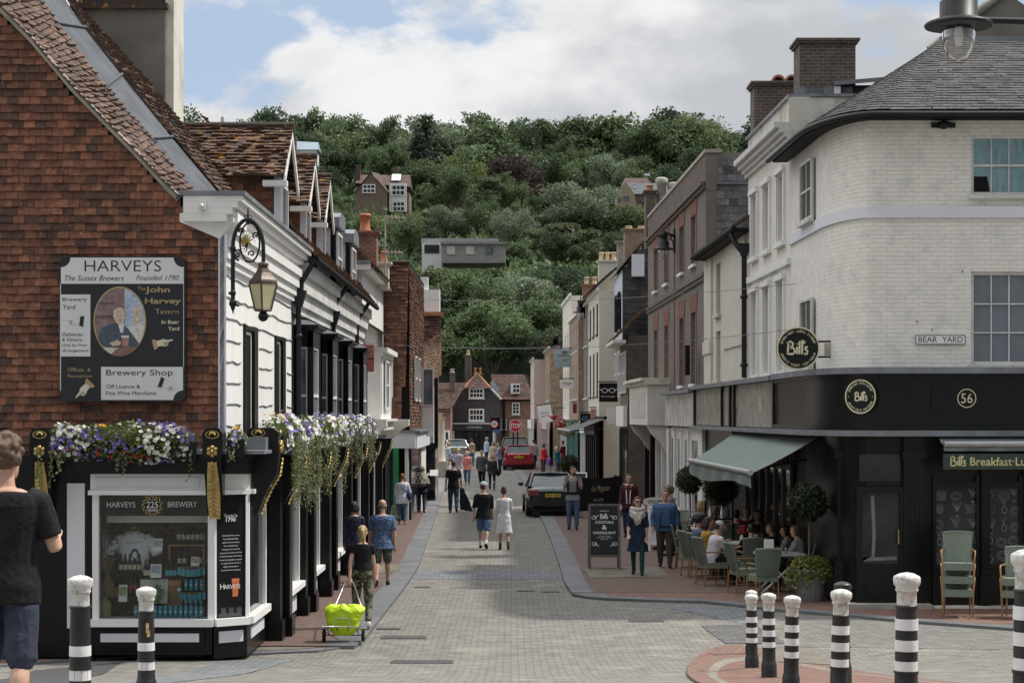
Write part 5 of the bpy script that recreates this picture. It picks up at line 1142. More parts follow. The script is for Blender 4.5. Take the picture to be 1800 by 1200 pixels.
b = MB(); o = V((7.57,32.95,8.5)); b.box(o, (.42,.04,.09)); b.lathe([(.001,-.08),(.09,-.05),(.09,.05),(.001,.08)], o - YA*.03, 10); tag(b.build('tie_plate', IRON), 'black iron tie plate under the slate eaves of the white corner building', 'tie plate')
# black fascia with lead cappings
b = MB(); band(b, .30, 3.16, 4.14, .3, y_end=52.4 if False else 38.3); b.build('fascia', DGREEN, cafe)
b = MB(); band(b, .42, 4.14, 4.25, .5); b.build('lead_capping', LEAD, cafe); b = MB(); band(b, .46, 3.05, 3.15, .5); b.build('lead_flashing', LEAD, cafe)
b = MB(); band(b, .36, 3.16, 3.24, .1); band(b, .35, 4.07, 4.135, .1); b.build('fascia_moulding', DGREEN, cafe)
# ground floor front
b = MB(); band(b, .0, .1, 3.05, .1); b.build('shopfront', DGREEN, cafe)
fp = lambda px, py, d=0.: V(((px-900)/100, 33-d, CZ-(py-731)/100))
b = MB(); pc = V((6.02,33.72,1.7)); b.box(pc,(.32,.14,2.7),-.62); b.box(pc-ZA*1.15+V((-.02,-.03,0)),(.38,.18,.5),-.62); b.box(pc+ZA*1.0+V((-.02,-.03,0)),(.38,.18,.12),-.62); b.build('pilaster', DGREEN, cafe)
for px0, px1 in ((1586,1622), (1722,1738), (1796,1830)):
 b = MB(); A, B = fp(px0,1060), fp(px1,765)
 yy = 33 if px0 > 1500 else 33.02
 b.box(((A.x+B.x)/2, yy-.06, (A.z+B.z)/2), (B.x-A.x,.12,B.z-A.z)); b.box(((A.x+B.x)/2, yy-.09, A.z+.25), (B.x-A.x+.06,.18,.5)); b.box(((A.x+B.x)/2, yy-.09, B.z-.35), (B.x-A.x+.06,.18,.12))
 for k in range(4): b.box((A.x + (B.x-A.x)*(k+1)/5, yy-.125, (A.z+B.z)/2), (.03,.02,1.7))
 b.build('pilaster', DGREEN, cafe)
dr = empty('cafe_door', fp(1545,1060), 'black glazed cafe door with a white banner behind the glass', 'door')
b = MB(); A, B = fp(1504,1062), fp(1584,858)
for x0, x1, py0, py1 in ((1504,1514,1060,855),(1580,1586,1060,855),(1514,1580,1060,990),(1514,1580,866,855)): P, Q_ = fp(x0,py0), fp(x1,py1); b.box(((P.x+Q_.x)/2, 32.95, (P.z+Q_.z)/2), (Q_.x-P.x,.09,Q_.z-P.z))
P, Q_ = fp(1520,1050), fp(1574,1005); b.box(((P.x+Q_.x)/2, 32.9, (P.z+Q_.z)/2), (Q_.x-P.x,.03,Q_.z-P.z)); b.build('door_leaf', DGREEN, dr)
b = MB(); P, Q_ = fp(1514,990), fp(1580,866); b.quad(P-YA*.02, V((Q_.x,32.98,P.z)), Q_-YA*.02, V((P.x,32.98,Q_.z))); b.build('pane', GLASS, dr)
b = MB(); b.stroke([(.19,1.2),(.22,.5),(.2,.12),(.02,.07),(.62,.1)], .06, fp(1514,990,.028), XA, ZA); b.build('banner', mat('dull_banner', (.2,.2,.21), .6), dr)
b = MB(); b.tube([fp(1577,955,.12), fp(1577,930,.12)], .016, 6); b.build('handle', GOLD, dr)
b = MB(); P, Q_ = fp(1510,845), fp(1582,798); b.quad(P-YA*.02, V((Q_.x,32.98,P.z)), Q_-YA*.02, V((P.x,32.98,Q_.z))); b.build('fanlight', GLASS, cafe)
VEG = mat('white_window_print', (.2,.205,.21), .6, .3, 9)
for x0, x1 in ((1638,1720), (1728,1796)):
 A, B = fp(x0,1000), fp(x1,840); wf = MB()
 for a0, a1, z0, z1 in ((x0,x0+6,1060,835),(x1-6,x1,1060,835),(x0+6,x1-6,1000,992),(x0+6,x1-6,858,846)): P, Q_ = fp(a0,z0), fp(a1,z1); wf.box(((P.x+Q_.x)/2, 32.96, (P.z+Q_.z)/2), (Q_.x-P.x,.08,Q_.z-P.z))
 f = wf.build('window', DGREEN, cafe); g = MB(); P, Q_ = fp(x0+6,992), fp(x1-6,858); g.quad(P-YA*.02, V((Q_.x,32.98,P.z)), Q_-YA*.02, V((P.x,32.98,Q_.z))); g.build('pane', GLASS, f)
 v = MB(); vr = random.Random(x0)
 for i in range(5):
  for j in range(3):
   cx, cz_ = x0 + 13 + j*(x1-x0-26)/2 + vr.uniform(-3,3), 870 + i*27 + vr.uniform(-4,4); c_ = fp(cx, cz_, .026); kind = vr.randrange(4)
   if kind == 0:
    for a in range(0,360,40): q = V((.07*math.cos(R(a)),0,.06*math.sin(R(a)))); v.ring(c_+q, XA, ZA, .018, .03, 8)
   elif kind == 1:
    for a in (-40,-15,10,35): v.stroke([(0,-.1),(.03*math.sin(R(a)),0),(.13*math.sin(R(a)),.13)], .014, c_, XA, ZA)
    v.disc(c_-ZA*.11, XA, ZA, .03, 10)
   elif kind == 2:
    v.ring(c_, XA, ZA, (.035,.05), (.05,.07), 12); v.stroke([(0,.07),(.0,.15),(.04,.19)], .014, c_, XA, ZA); v.stroke([(0,.07),(-.05,.17)], .012, c_, XA, ZA)
   else:
    for k in range(6): v.stroke([(-.09+k*.03,-.07),(-.06+k*.03,.0),(-.1+k*.035,.09)], .012, c_, XA, ZA)
    v.disc(c_, XA, ZA, .05, 10, .03)
 v.build('vegetable_print', VEG, f)
b = MB(); P, Q_ = fp(1636,1092), fp(1850,1063); b.box(((P.x+Q_.x)/2, 32.86, (P.z+Q_.z)/2), (Q_.x-P.x,.3,Q_.z-P.z)); b.build('white_plinth', STUCCO_W, cafe)
b = MB(); P, Q_ = fp(1468,1075), fp(1630,1058); b.box(((P.x+Q_.x)/2, 32.8, (P.z+Q_.z)/2), (Q_.x-P.x,.4,Q_.z-P.z)); b.build('step', STONE, cafe)
# lettering: handwritten name drawn with pen strokes
def bills(mb, c, r, u, h, w=.13):
 c, r, u = V(c), V(r).normalized()*h, V(u).normalized()*h
 for st in ([(-.72,.95),(-.78,.1)], [(-.85,.85),(-.6,1.0),(-.38,.86),(-.42,.66),(-.68,.55)], [(-.68,.55),(-.34,.5),(-.24,.25),(-.42,.04),(-.84,.1)], [(-.08,.6),(-.12,.06)], [(-.07,.78),(-.06,.84)], [(.12,1.02),(.08,.05)], [(.32,1.1),(.28,.05)], [(.47,1.02),(.44,.84)], [(.72,.56),(.56,.58),(.52,.42),(.70,.28),(.66,.08),(.44,.06)]):
  mb.stroke(st, w, c, r, u)
def circ_text(mb, txt, c, r, u, rad, h, a0, a1):
 n = len(txt)
 for i, ch in enumerate(txt):
  if ch == ' ': continue
  a = R(a0 + (a1-a0)*(i+.5)/n); out = V(r)*math.cos(a) + V(u)*math.sin(a); tan = out.cross(V(r).cross(V(u)))
  text(mb, ch, V(c) + out*rad, tan, out, None, h)
def roundel(parent, c, r, u, n, rad, m, disc_m=None):
 c, r, u, n = V(c), V(r).normalized(), V(u), V(n)
 b = MB()
 b.ring(c + n*.004, r, u, rad*.92, rad, 36); bills(b, c + n*.004 - u*rad*.26 + r*.02, r, u, rad*.52, .16)
 for k, s0 in enumerate((158,-22)): circ_text(b, 'Breakfast Lunch Dinner', c + n*.004, r, u, rad*.73, rad*.13, s0, s0-136 if k == 0 else s0-136)
 for a in (0,180): b.disc(c + n*.004 + r*rad*.78*math.cos(R(a)), r, u, rad*.03, 8)
 return b.build('lettering', m, parent)
# place the badge where the fascia faces px 1515
best = min((V((CN.x - (CN.x-RX(CN.y)+.3)*math.cos(R(t)), CN.y - (RYC+.3)*math.sin(R(t)), 3.74)) for t in range(20,90)), key=lambda p: abs(900 + p.x*F/p.y - 1514))
t_ = math.acos(max(-1,min(1,(CN.x-best.x)/(CN.x-RX(CN.y)+.3)))); tn = V(((CN.x-RX(CN.y)+.3)*math.sin(t_), -(RYC+.3)*math.cos(t_), 0)).normalized(); nn = V((tn.y,-tn.x,0))
b = MB(); b.extrude([best + nn*.03 + (tn*math.cos(R(i*12)) + ZA*math.sin(R(i*12)))*.32 for i in range(30)], -nn*.1); bg_ = b.build('badge', DGREEN, cafe, fix=True)
roundel(bg_, best + nn*.032, tn, ZA, nn, .30, CREAMT)
b = MB(); c_ = V((7.92,32.69,3.71)); b.ring(c_, XA, ZA, .15, .165, 30); text(b, '56', c_ - ZA*.085, XA, ZA, .2, .17); b.build('house_number', CREAMT, cafe)
b = MB(); b.box((7.41,32.68,3.74), (.2,.03,.42)); b.build('fascia_block', DGREEN, cafe)
# street name plate, hanging sign
sp = empty('street_name_plate', (7.52,32.95,4.66), 'white street name plate reading BEAR YARD on the painted brick', 'sign')
b = MB(); b.box((7.52,32.97,4.74), (.88,.03,.17)); b.build('plate', WHITE, sp); b = MB()
b.box((7.52,32.952,4.818), (.88,.006,.012)); b.box((7.52,32.952,4.662), (.88,.006,.012)); b.box((7.086,32.952,4.74), (.012,.006,.144)); b.box((7.954,32.952,4.74), (.012,.006,.144)); b.build('border', mat('navy_line', (.03,.04,.09), .5), sp)
b = MB(); text(b, 'BEAR', (7.30,32.953,4.695), XA, ZA, .33, .095); text(b, 'YARD', (7.73,32.953,4.695), XA, ZA, .36, .095); b.build('lettering', BLACKT, sp)
YH = 34.25; hs = empty('hanging_sign', at(1403,655,YH), 'round black hanging sign with handwritten cream name on the white corner', 'sign'); c_ = at(1403,612,YH); rad = 38*YH/F
b = MB(); b.extrude([c_ + V((rad*math.cos(R(i*10)),0,rad*math.sin(R(i*10)))) for i in range(36)], (0,.06,0)); hd = b.build('disc', DGREEN, hs, fix=True)
b = MB(); b.ring(c_-YA*.004, XA, ZA, rad*.93, rad, 40); bills(b, c_ - YA*.004 - ZA*rad*.3, XA, ZA, rad*.62, .15)
for s0 in (165,-15): circ_text(b, 'Breakfast Lunch Dinner', c_-YA*.004, XA, ZA, rad*.74, rad*.11, s0, s0-150)
b.build('lettering', CREAMT, hd)
b = MB()
for py in (600,627): b.tube([at(1438,py,YH), at(1467,py,YH)], .02, 6)
b.tube([at(1467,592,YH), at(1467,632,YH)], .022, 6); b.tube([at(1467,600,YH), at(1472,600,YH+.2)], .02, 5); b.build('bracket', IRON, hs)
b = MB(); b.box(at(1456,614,YH), (.14,.05,.22)); b.build('sign_light', STONE, hs)
for px, py in ((1611,566),(1638,580),(1691,478)): p = at(px,py,32.99); b = MB(); b.tube([p, p-YA*.05, p-YA*.05+ZA*.025], .009, 5); tag(b.build('wall_hook', IRON), 'small rusty hook left in the painted brick of the corner building', 'hook', 'rusty wall hooks')
# awnings
def awning(name, label, tl, tr, fr, fl_, drop, m, lettering=None, nseg=6):
 e = empty(name, (V(tl)+V(tr))/2 - ZA*.2, label, 'awning'); b = MB(); tl, tr, fr, fl_ = map(V, (tl,tr,fr,fl_)); n = 10
 for i in range(nseg):
  for j in range(n):
   f = lambda s, t: tl.lerp(tr,s).lerp(fl_.lerp(fr,s),t) - ZA*.05*math.sin(math.pi*t)*(.6+.4*math.sin(s*nseg*math.pi)**2)
   b.quad(f((i)/nseg,(j+1)/n), f((i+1)/nseg,(j+1)/n), f((i+1)/nseg,j/n), f(i/nseg,j/n), rnd.random())
 b.build('canvas', m, e); b = MB(); k = 24
 for i in range(k):
  p, q_ = fl_.lerp(fr,i/k), fl_.lerp(fr,(i+1)/k); dz = lambda t: drop(t); w = lambda t: (fr-fl_).cross(ZA).normalized()*.03*math.sin(t*31)
  b.quad(p-ZA*dz(i/k)+w(i/k), q_-ZA*dz((i+1)/k)+w((i+1)/k), q_, p)
 b.build('valance', m, e)
 b = MB(); b.tube([fl_+ZA*.02, fr+ZA*.02], .055, 8); b.build('front_bar', ALU_G, e); b = MB(); b.tube([tl+ZA*.02, tr+ZA*.02], .075, 8); b.build('roller', BLACKM, e)
 for s in (.12,.88):
  b = MB(); b.tube([tl.lerp(tr,s)-ZA*.45, tl.lerp(tr,s).lerp(fl_.lerp(fr,s),.55)-ZA*.2, fl_.lerp(fr,s)], .025, 6); b.build('folding_arm', IRON, e)
 return e
ALU_G = mat('aluminium_rail', (.42,.43,.42), .4, .1, 5, metal=.6)
awning('side_awning', 'sage green canvas awning with loose valance over the pavement tables', rside(44.5,3.0)-XA*.3, rside(34.9,3.02)-XA*.05, (4.42,34.8,2.33), (4.20,44.5,2.33), lambda t: .2 + .12*math.sin(t*5+.5) + .16*t, FAB_GREEN)
fa = awning('front_awning', 'sage green awning with cream lettering over the vegetable print windows', (7.42,32.7,3.06), (11.,32.7,3.06), (11.,32.25,2.90), (7.42,32.25,2.90), lambda t: .1, FAB_GREEN)
b = MB(); b.box((9.2,32.22,2.62), (3.6,.02,.27)); bd = b.build('letter_board', mat('dark_green_canvas', (.035,.055,.042), .7, .1, 4), fa)
b = MB(); bills(b, (7.66,32.205,2.54), XA, ZA, .17, .15); text(b, 'Breakfast·Lunch·Dinner', (7.86,32.205,2.55), XA, ZA, 1.85, .145, 'l', 0, .01); b.build('lettering', mat('yellow_cream_letter', (.62,.58,.30), .5), bd)
# cafe side on the street: dark glazed screens
b = MB(); y0_, y1_ = 38.3, 52.3
for (ya, yb, mm, nm) in ((36.6, 52.3, DGREEN, 'side_shopfront'),):
 p, q_ = rside(ya), rside(yb); b.slab(V((p.x,p.y,.05)), SD, ZA, XA, (q_-p).length, 3.0, .3)
b.build('side_shopfront', DGREEN, cafe)
for i in range(6):
 y = 37.9 + i*1.05; p = rside(y, .6) - XA*.02
 b = MB(); b.slab(p, SD, ZA, -XA, .09, 2.2, .06); b.slab(p + SD*.95, SD, ZA, -XA, .09, 2.2, .06); b.slab(p + SD*.09 + ZA*1.7, SD, ZA, -XA, .86, .12, .05); f = b.build('window_frame', mat('brown_black_wood', (.03,.024,.02), .4), cafe); b = MB(); b.slab(p + SD*.09, SD, ZA, -XA, .86, 1.7, .02); b.build('pane', GLASS, f)
b = MB(); p = rside(38.35); b.slab(V((p.x-.3,p.y,3.16)), SD, ZA, XA, 14.1, .96, .3); b.build('side_fascia', mat('fascia_sheen', (.30,.29,.265), .25, .35, 2.5, .15, 5, spec=.8, dirt=.5, dirtcol=(.06,.06,.055)), cafe)  # base colour lightened to imitate sky reflected in the dark fascia
for d in (0, 5.9, 6.6, 8.1, 13.9): b = MB(); b.slab(V((p.x-.36,p.y,3.12)) + SD*d, SD, ZA, XA, .18, 1.04, .05); b.build('fascia_pilaster', BLACK, cafe)
b = MB(); b.slab(V((p.x-.45,p.y,4.13)), SD, ZA, XA, 14.2, .1, .6); b.slab(V((p.x-.45,p.y,3.05)), SD, ZA, XA, 14.2, .09, .6); b.build('lead_capping', LEAD, cafe)
b = MB(); bills(b, rside(40.4,3.5) - XA*.306, -SD, ZA, .3, .13); b.build('lettering', CREAMT, cafe)
# ------------------------------------------------------------------ right-hand terrace beyond the cafe
# white stucco house with cornice
st = empty('stucco_house', (7, 41, 0), 'white stucco house with heavy cornice and three narrow windows on each floor', 'building')
def rwall(mb, ya, yb, z0, z1, holes, depth=.15, off=0.):
 """street face between depths ya..yb; holes as (y, z, width, height)"""
 p = rside(yb) - XA*off; q_ = rside(ya) - XA*off; L_ = (p-q_).length
 hs_ = [(( yb - (hy+hw))/SD.y, hz-z0, hw, hh) for hy, hz, hw, hh in holes]
 facade(mb, V((p.x,p.y,z0)), -SD, V((-SD.y,SD.x,0)), L_, z1-z0, hs_, depth)
NR = V((-SD.y, SD.x, 0))
def rsash(e, y, z, w, h, off=0., **k): p = rside(y+w, z) - XA*off; return sash(e, p, -SD, NR, w, h, **k)
H1 = [(y, z, .8, h) for y in (39.1, 41.0, 42.8) for z, h in ((7.1,1.35), (4.35,1.85))]
b = MB(); rwall(b, 38.32, 44.3, 4.15, 9.0, H1, .16); p = rside(38.32); b.quad(V((p.x,p.y,4.1)), V((p.x+3,p.y,4.1)), V((p.x+3,p.y,9)), V((p.x,p.y,9))); b.build('wall', STUCCO, st)
b = MB(); p = rside(38.4); b.slab(V((p.x+.25,p.y+.05,0)), SD, ZA, XA, 5.85, 9.6, 5); b.build('core', BLACKM, st)
for y, z, w, h in H1:
 rsash(st, y, z, w, h, cols=2, rows=2, frame=PW_, d=.14, fw=.07)
 b = MB()
 for a, c_ in ((y-.14, .12), (y+w+.02, .12)): q_ = rside(a+c_, z-.05); b.slab(q_, -SD, ZA, NR, c_, h+.1, .05)
 b.slab(rside(y+w+.16, z+h+.051), -SD, ZA, NR, w+.32, .12, .09); b.slab(rside(y+w+.16, z-.15), -SD, ZA, NR, w+.32, .098, .1); b.build('architrave', WHITE, st)
b = MB(); b.slab(rside(44.3,6.5), -SD, ZA, NR, 5.95, .14, .08); b.build('string_course', WHITE, st)
b = MB()
for i, (z0, z1, o) in enumerate(((9.0,9.09,.08), (9.092,9.18,.15), (9.182,9.28,.24), (9.282,9.4,.34))): b.slab(rside(44.35,z0), -SD, ZA, NR, 6.05, z1-z0, o);
b.build('cornice', PW_, st)
b = MB(); p = rside(38.3, 9.402); b.slab(p, SD, ZA, XA, 6.0, .5, .3); b.slab(p + XA*.302, XA, ZA, YA, 2.5, .5, .3); b.slab(p - ZA*.4 + XA*-.05 + YA*-.02, XA, ZA, YA, .95, .88, .03); b.build('parapet', mat('peeling_stucco', (.62,.60,.53), .85, .12, 3, .5, 30, dirt=1., dirtcol=(.17,.14,.12)), st)
b = MB(); b.slab(p + ZA*.502 - XA*.06, SD, ZA, XA, 6.05, .06, .45); b.slab(p + ZA*.502 + XA*.392 - YA*.05, XA, ZA, YA, 2.4, .06, .4); b.build('lead_capping', LEAD, st)
chimney('brick_chimney', ((1449-900)*42.5/F, 42.5), 1.25, .9, 9.6, 11.85, BRBRICK, 'large dark brick chimney with slates round its foot behind the stucco parapet')
b = MB(); cx_ = (1449-900)*42/F; tiles(b, (cx_-.64,41.95,9.7), (cx_+.64,41.95,9.7), (cx_+.64,41.95,10.75), (cx_-.64,41.95,10.75), .2, .2, (0,-1,0), .006); tag(b.build('slate_apron', SLATE_W), 'hung slates wrapping the foot of the large chimney', 'slate cladding')
bc = chimney('brick_chimney', ((1361-900)*47/F, 47.), 1.1, .8, 9., 11.7, BRBRICK, 'lower dark brick chimney with half round cowls at the left end of the stucco house', )
b = MB()
for dx in (0.05,.38): c_ = V(((1361-900)*47/F + dx, 46.6, 11.7)); b.extrude([c_ + V((.17*math.cos(R(a)),0,.17*math.sin(R(a)))) for a in range(0,181,15)] + [c_ + V((.12*math.cos(R(a)),0,.12*math.sin(R(a)))) for a in range(180,-1,-15)], (0,.7,0))
b.build('cowl', CLAYPOT, bc)
dm = empty('slate_dormer', at(1510,172,42), 'low slate and lead dormer beside the large chimney', 'dormer'); b = MB(); A, B = at(1478,175,42), at(1570,150,42); b.hexa([A, V((B.x,42,A.z)), V((B.x,44,A.z)), V((A.x,44,A.z))], [V((A.x,42,B.z)), B, B+YA*2, V((A.x,44,B.z))]); b.build('cheek', SLATE_T, dm)
b = MB(); A = at(1466,150,41.8); b.hexa([A, at(1572,142,41.8), at(1572,142,44), at(1466,150,44)], [at(1466,143,41.8), at(1572,134,41.8), at(1572,134,44), at(1466,143,44)]); b.build('lead_roof', LEAD, dm); b = MB(); b.slab(at(1466,172,41.9), XA, ZA, -YA, .14, .25, .05); b.build('window', WHITE, dm)
# cream rendered building
cr = empty('cream_building', (6.5, 48, 0), 'lower cream rendered building with plain pilasters between flint and stucco houses', 'building')
H2 = [(49.3,6.1,.9,1.35), (49.3,4.35,.9,1.3)]
b = MB(); rwall(b, 44.32, 52.45, 4.2, 7.85, H2, .12); b.build('wall', CREAM, cr); b = MB(); p = rside(44.35); b.slab(V((p.x+.2,p.y,0)), SD, ZA, XA, 8.05, 7.8, 5); b.build('core', CREAM, cr)
b = MB()
for y, w in ((44.5,3.6), (50.9,1.5)): b = MB(); b.slab(rside(y+w,4.2), -SD, ZA, NR, w, 3.5, .06); b.slab(rside(y+w+.05,5.1), -SD, ZA, NR, w+.1, .35, .1); b.build('pilaster', CREAM, cr)
for y, z, w, h in H2: b = MB(); b.slab(rside(y+w+.1,z-.1), -SD, ZA, NR, w+.2, .1, .1); b.build('sill', CREAM, cr); b = MB(); b.slab(rside(y+w,z)+XA*.1, -SD, ZA, NR, w, h, .01); b.build('blind_window', mat('grey_blind_panel', (.33,.32,.28), .7), cr)
b = MB(); tiles(b, rside(52.4,7.85)-XA*.35, rside(44.1,7.85)-XA*.35, rside(44.1,9.9)+XA*2.6, rside(52.4,9.9)+XA*2.6, .17,.105, (-1,0,1), .02, jit=.2); b.build('roof', TILE_LICH, cr)
b = MB(); b.tube([rside(52.4,7.8)-XA*.38, rside(44.0,7.8)-XA*.38], .07, 6); b.slab(rside(52.4,7.72)-XA*.02, -SD, ZA, NR, 8.3, .1, .3); b.build('gutter', BLACKM, cr)
p = rside(44.15); gutter_pipe('downpipe', [p+V((-.4,.3,7.7)), p+V((-.25,0,7.35)), p+V((-.12,0,7.2)), p+V((-.12,0,4.3))], .06, 'black downpipe with hopper between the stucco and cream buildings', hop=(p.x-.12,p.y,7.45))
# flint fronted building with red brick dressings
fl = empty('flint_building', (6, 61, 0), 'tall grey flint and brick building with red arched window heads and a parapet', 'building')
yw = (54.8, 58.0, 62.7, 66.4); H3 = [(y, z, 1.1, h) for y in yw for z, h in ((7.85,1.45), (4.35,2.1))]
b = MB(); rwall(b, 52.5, 70., 3.9, 9.75, H3, .2); b.build('wall', FLINT, fl); b = MB(); p = rside(52.55); b.slab(V((p.x+.3,p.y+.05,0)), SD, ZA, XA, 17.3, 10.5, 5); b.build('core', BLACKM, fl)
b = MB(); rwall(b, 52.5, 70., 9.95, 10.75, [], .1); b.build('parapet', BRBRICK, fl)
b = MB(); b.slab(rside(70,9.75), -SD, ZA, NR, 17.5, .1, .08); b.slab(rside(70,9.851), -SD, ZA, NR, 17.5, .1, .15); b.slab(rside(70,7.2), -SD, ZA, NR, 17.5, .12, .06); b.slab(rside(70,7.321), -SD, ZA, NR, 17.5, .08, .1); b.build('brick_band', BRBRICK, fl)
b = MB(); b.slab(rside(70,10.75)-XA*.04, -SD, ZA, XA, 17.6, .1, .5); b.build('coping', STONE, fl)
for y, z, w, h in H3:
 b = MB()
 for a in (y-.24, y+w): b.slab(rside(a+.24,z), -SD, ZA, NR, .24, h, .015)
 q_ = rside(y+w+.3, z+h); P = [q_, q_ - SD*(w+.6)*.0, q_ - SD*(w+.6), q_ - SD*(w+.8) + ZA*.62, q_ + SD*.2 + ZA*.62]; b.extrude([q_, q_ - SD*(w+.6), q_ - SD*(w+.75) + ZA*.55, q_ + SD*.15 + ZA*.55], NR*.02); b.build('red_dressing', REDTRIM, fl)
 b = MB(); b.slab(rside(y+w+.08,z-.09), -SD, ZA, NR, w+.16, .088, .1); b.build('sill', WHITE, fl); rsash(fl, y, z, w, h, cols=2, rows=2, d=.16, fw=.07)
for y in (60.6,): b = MB(); b.slab(rside(y+.3,3.9), -SD, ZA, NR, .3, 6, .02); b.build('pier', REDTRIM, fl)
p = rside(52.48); b = MB(); b.slab(V((p.x,p.y,7.3)), XA, ZA, -YA, .3, 3.4, .02); b.slab(V((p.x,p.y,9.7)), XA, ZA, -YA, 2.2, 1.05, .03); b.build('cement_edge', RENDER, fl)
b = MB(); tiles(b, (p.x+.3,p.y-.03,7.4), (p.x+2.2,p.y-.03,7.4), (p.x+2.2,p.y-.03,9.9), (p.x+.3,p.y-.03,9.9), .25,.21, (0,-1,0), .008); tiles(b, (p.x+.35,p.y-.05,9.95), (p.x+2.2,p.y-.05,9.95), (p.x+2.2,p.y-.05,10.6), (p.x+.35,p.y-.05,10.6), .25,.21, (0,-1,0), .008); b.build('hung_slates', SLATE_W, fl)
b = MB(); b.box((p.x+1.3,p.y-.06,9.9), (2.,.1,.07)); b.build('lead_flashing', LEAD, fl)
b = MB(); b.box(rside(54.0,5.0)-XA*.35, (.12,.5,.85)); tag(b.build('alarm_speaker', BLACKM), 'small black box fixed to the flint wall near its lower windows', 'box')
# narrower row beyond, standing further into the street
K2 = 18247.; Y2f = lambda px: K2/(px-836); RX2 = lambda y: (836-900)/F*y + K2/F     # street line of the far row
D2 = V((RX2(110)-RX2(75), 35, 0)).normalized(); N2 = V((-D2.y, D2.x, 0))
def r2(y, z=0, off=0.): return V((RX2(y)-off, y, z))
def house(name, label, y0, y1, zt, wallm, wins, roof=None, trim=WHITE, off=0., par=None, winm=WHITE, shopm=None, z0=3.2):
 e = empty(name, r2((y0+y1)/2, .2) + XA*2, label, 'building'); b = MB()
 facade(b, r2(y1,z0,off), -D2, N2, (y1-y0)/D2.y, zt-z0, [((y1-(y+w))/D2.y, z-z0, w, h) for y,z,w,h in wins], .12); b.build('wall', wallm, e)
 b = MB(); b.slab(r2(y0+.02,0,off-.2), D2, ZA, XA, (y1-y0)/D2.y-.04, zt-.05, 5.); b.slab(r2(y0+.001,z0,off), XA, ZA, YA, 3, zt-z0, .1) if wallm is not None else None; b.build('core', wallm, e)
 for y,z,w,h in wins: sash(e, r2(y+w,z,off), -D2, N2, w, h, 2, 2, frame=winm, d=.08, sill=.06)
 b = MB(); b.slab(r2(y1,zt,off), -D2, ZA, N2, (y1-y0)/D2.y, .15, .12); b.build('eaves', trim, e)
 if roof: b = MB(); tiles(b, r2(y1,zt+.1,off+.3), r2(y0,zt+.1,off+.3), r2(y0,zt+2.3,off-2.2), r2(y1,zt+2.3,off-2.2), .2, .14, (-1,0,1), .015, jit=.2); b.build('roof', roof, e)
 b = MB(); b.slab(r2(y1,2.55,off), -D2, ZA, N2, (y1-y0)/D2.y, .6, .22); b.build('shop_fascia', shopm or WHITE, e)
 b = MB(); b.slab(r2(y1,.1,off), -D2, ZA, N2, (y1-y0)/D2.y, 2.45, .03); b.build('shop_window', GLASS, e)
 n = max(2, round((y1-y0)/1.6))
 for i in range(n*2):
  y = rnd.uniform(y0+.4, y1-.8); w = rnd.uniform(.3,.7); z = rnd.choice((.7,1.1,1.5)); c = rnd.choice(((.6,.58,.5),(.45,.12,.08),(.5,.42,.15),(.12,.2,.35),(.55,.55,.56),(.2,.3,.18))); b = MB(); b.slab(r2(y+w,z,off+.032+.004*i), -D2, ZA, N2, w, rnd.uniform(.3,.8), .003); b.build('shop_poster', mat('poster_%d' % int(c[0]*100+c[1]*10), c, .6, .5, 9), e)
 for i in range(n+1): b = MB(); b.slab(r2(y0 + (y1-y0-.25)*i/n + .25,.1,off), -D2, ZA, N2, .25, 2.45, .16); b.build('shop_pilaster', shopm or WHITE, e)
 return e
hc = empty('low_tiled_cottage', (6, 73, 0), 'low brown brick building with a tiled roof overhanging the pavement, white windows', 'building')
ca = V((4.45,72,0)); b = MB(); b.box((6.5,74.6,3.3), (4.1,5.2,6.4)); b.build('wall', BRBRICK, hc); b = MB(); tiles(b, (3.95,77.3,6.35), (3.95,71.7,6.35), (5.6,71.7,8.0), (5.6,77.3,8.0), .17,.105, (-1,0,1), .02, jit=.25); b.build('roof', TILE_LICH, hc); b = MB(); b.box((4.1,74.5,6.25), (.5,5.6,.12)); b.build('eaves', OFFWHITE, hc)
for y in (72.3,73.9,75.4): sash(hc, (4.43,y+1.1,4.3), -YA, -XA, 1.1, 1.6, 2, 2, d=-.03)
b = MB(); b.slab((4.42,77.2,3.0), -YA, ZA, -XA, 5.2, .8, .15); b.build('shop_fascia', WHITE, hc); b = MB(); b.slab((4.43,77.2,.1), -YA, ZA, -XA, 5.2, 2.8, .02); b.build('shop_window', GLASS, hc)
sl = empty('slate_gable_house', r2(78)+XA*2, 'house with dark slate hung gable end and pale blue front', 'building'); ys0 = 77.5; q = lambda px, py: at(px,py,ys0)
b = MB(); b.extrude([q(1094,600), q(1160,600), q(1160,415), q(1136,424), q(1094,474)], (0,6.5,0)); b.build('wall', mat('pale_blue_paint', (.52,.57,.64), .6, .06, 3), sl)
b = MB(); tiles(b, q(1094,640)-YA*.03, q(1160,640)-YA*.03, q(1160,420)-YA*.03, q(1094,420)-YA*.03, .38,.24, (0,-1,0), .01, keep=lambda p: p.z < lerp_table([(q(1094,0).x,q(0,476).z),(q(1136,0).x,q(0,426).z),(q(1160,0).x,q(0,416).z)], p.x)); b.build('hung_slates', SLATE_T, sl)
b = MB(); tiles(b, q(1088,474)+YA*6.4, q(1088,474)-YA*.2, q(1150,402)-YA*.2, q(1150,402)+YA*6.4, .2,.14, (-1,0,1), .01); b.build('roof', SLATE_T, sl)
for y in (78.2,80.6): sash(sl, (q(1094,0).x-.01,y+1.2,7.0), -YA, -XA, 1.2, 1.6, 2, 2, frame=BLACK, d=-.04); sash(sl, (q(1094,0).x-.01,y+1.2,4.2), -YA, -XA, 1.2, 1.9, 2, 2, d=-.04)
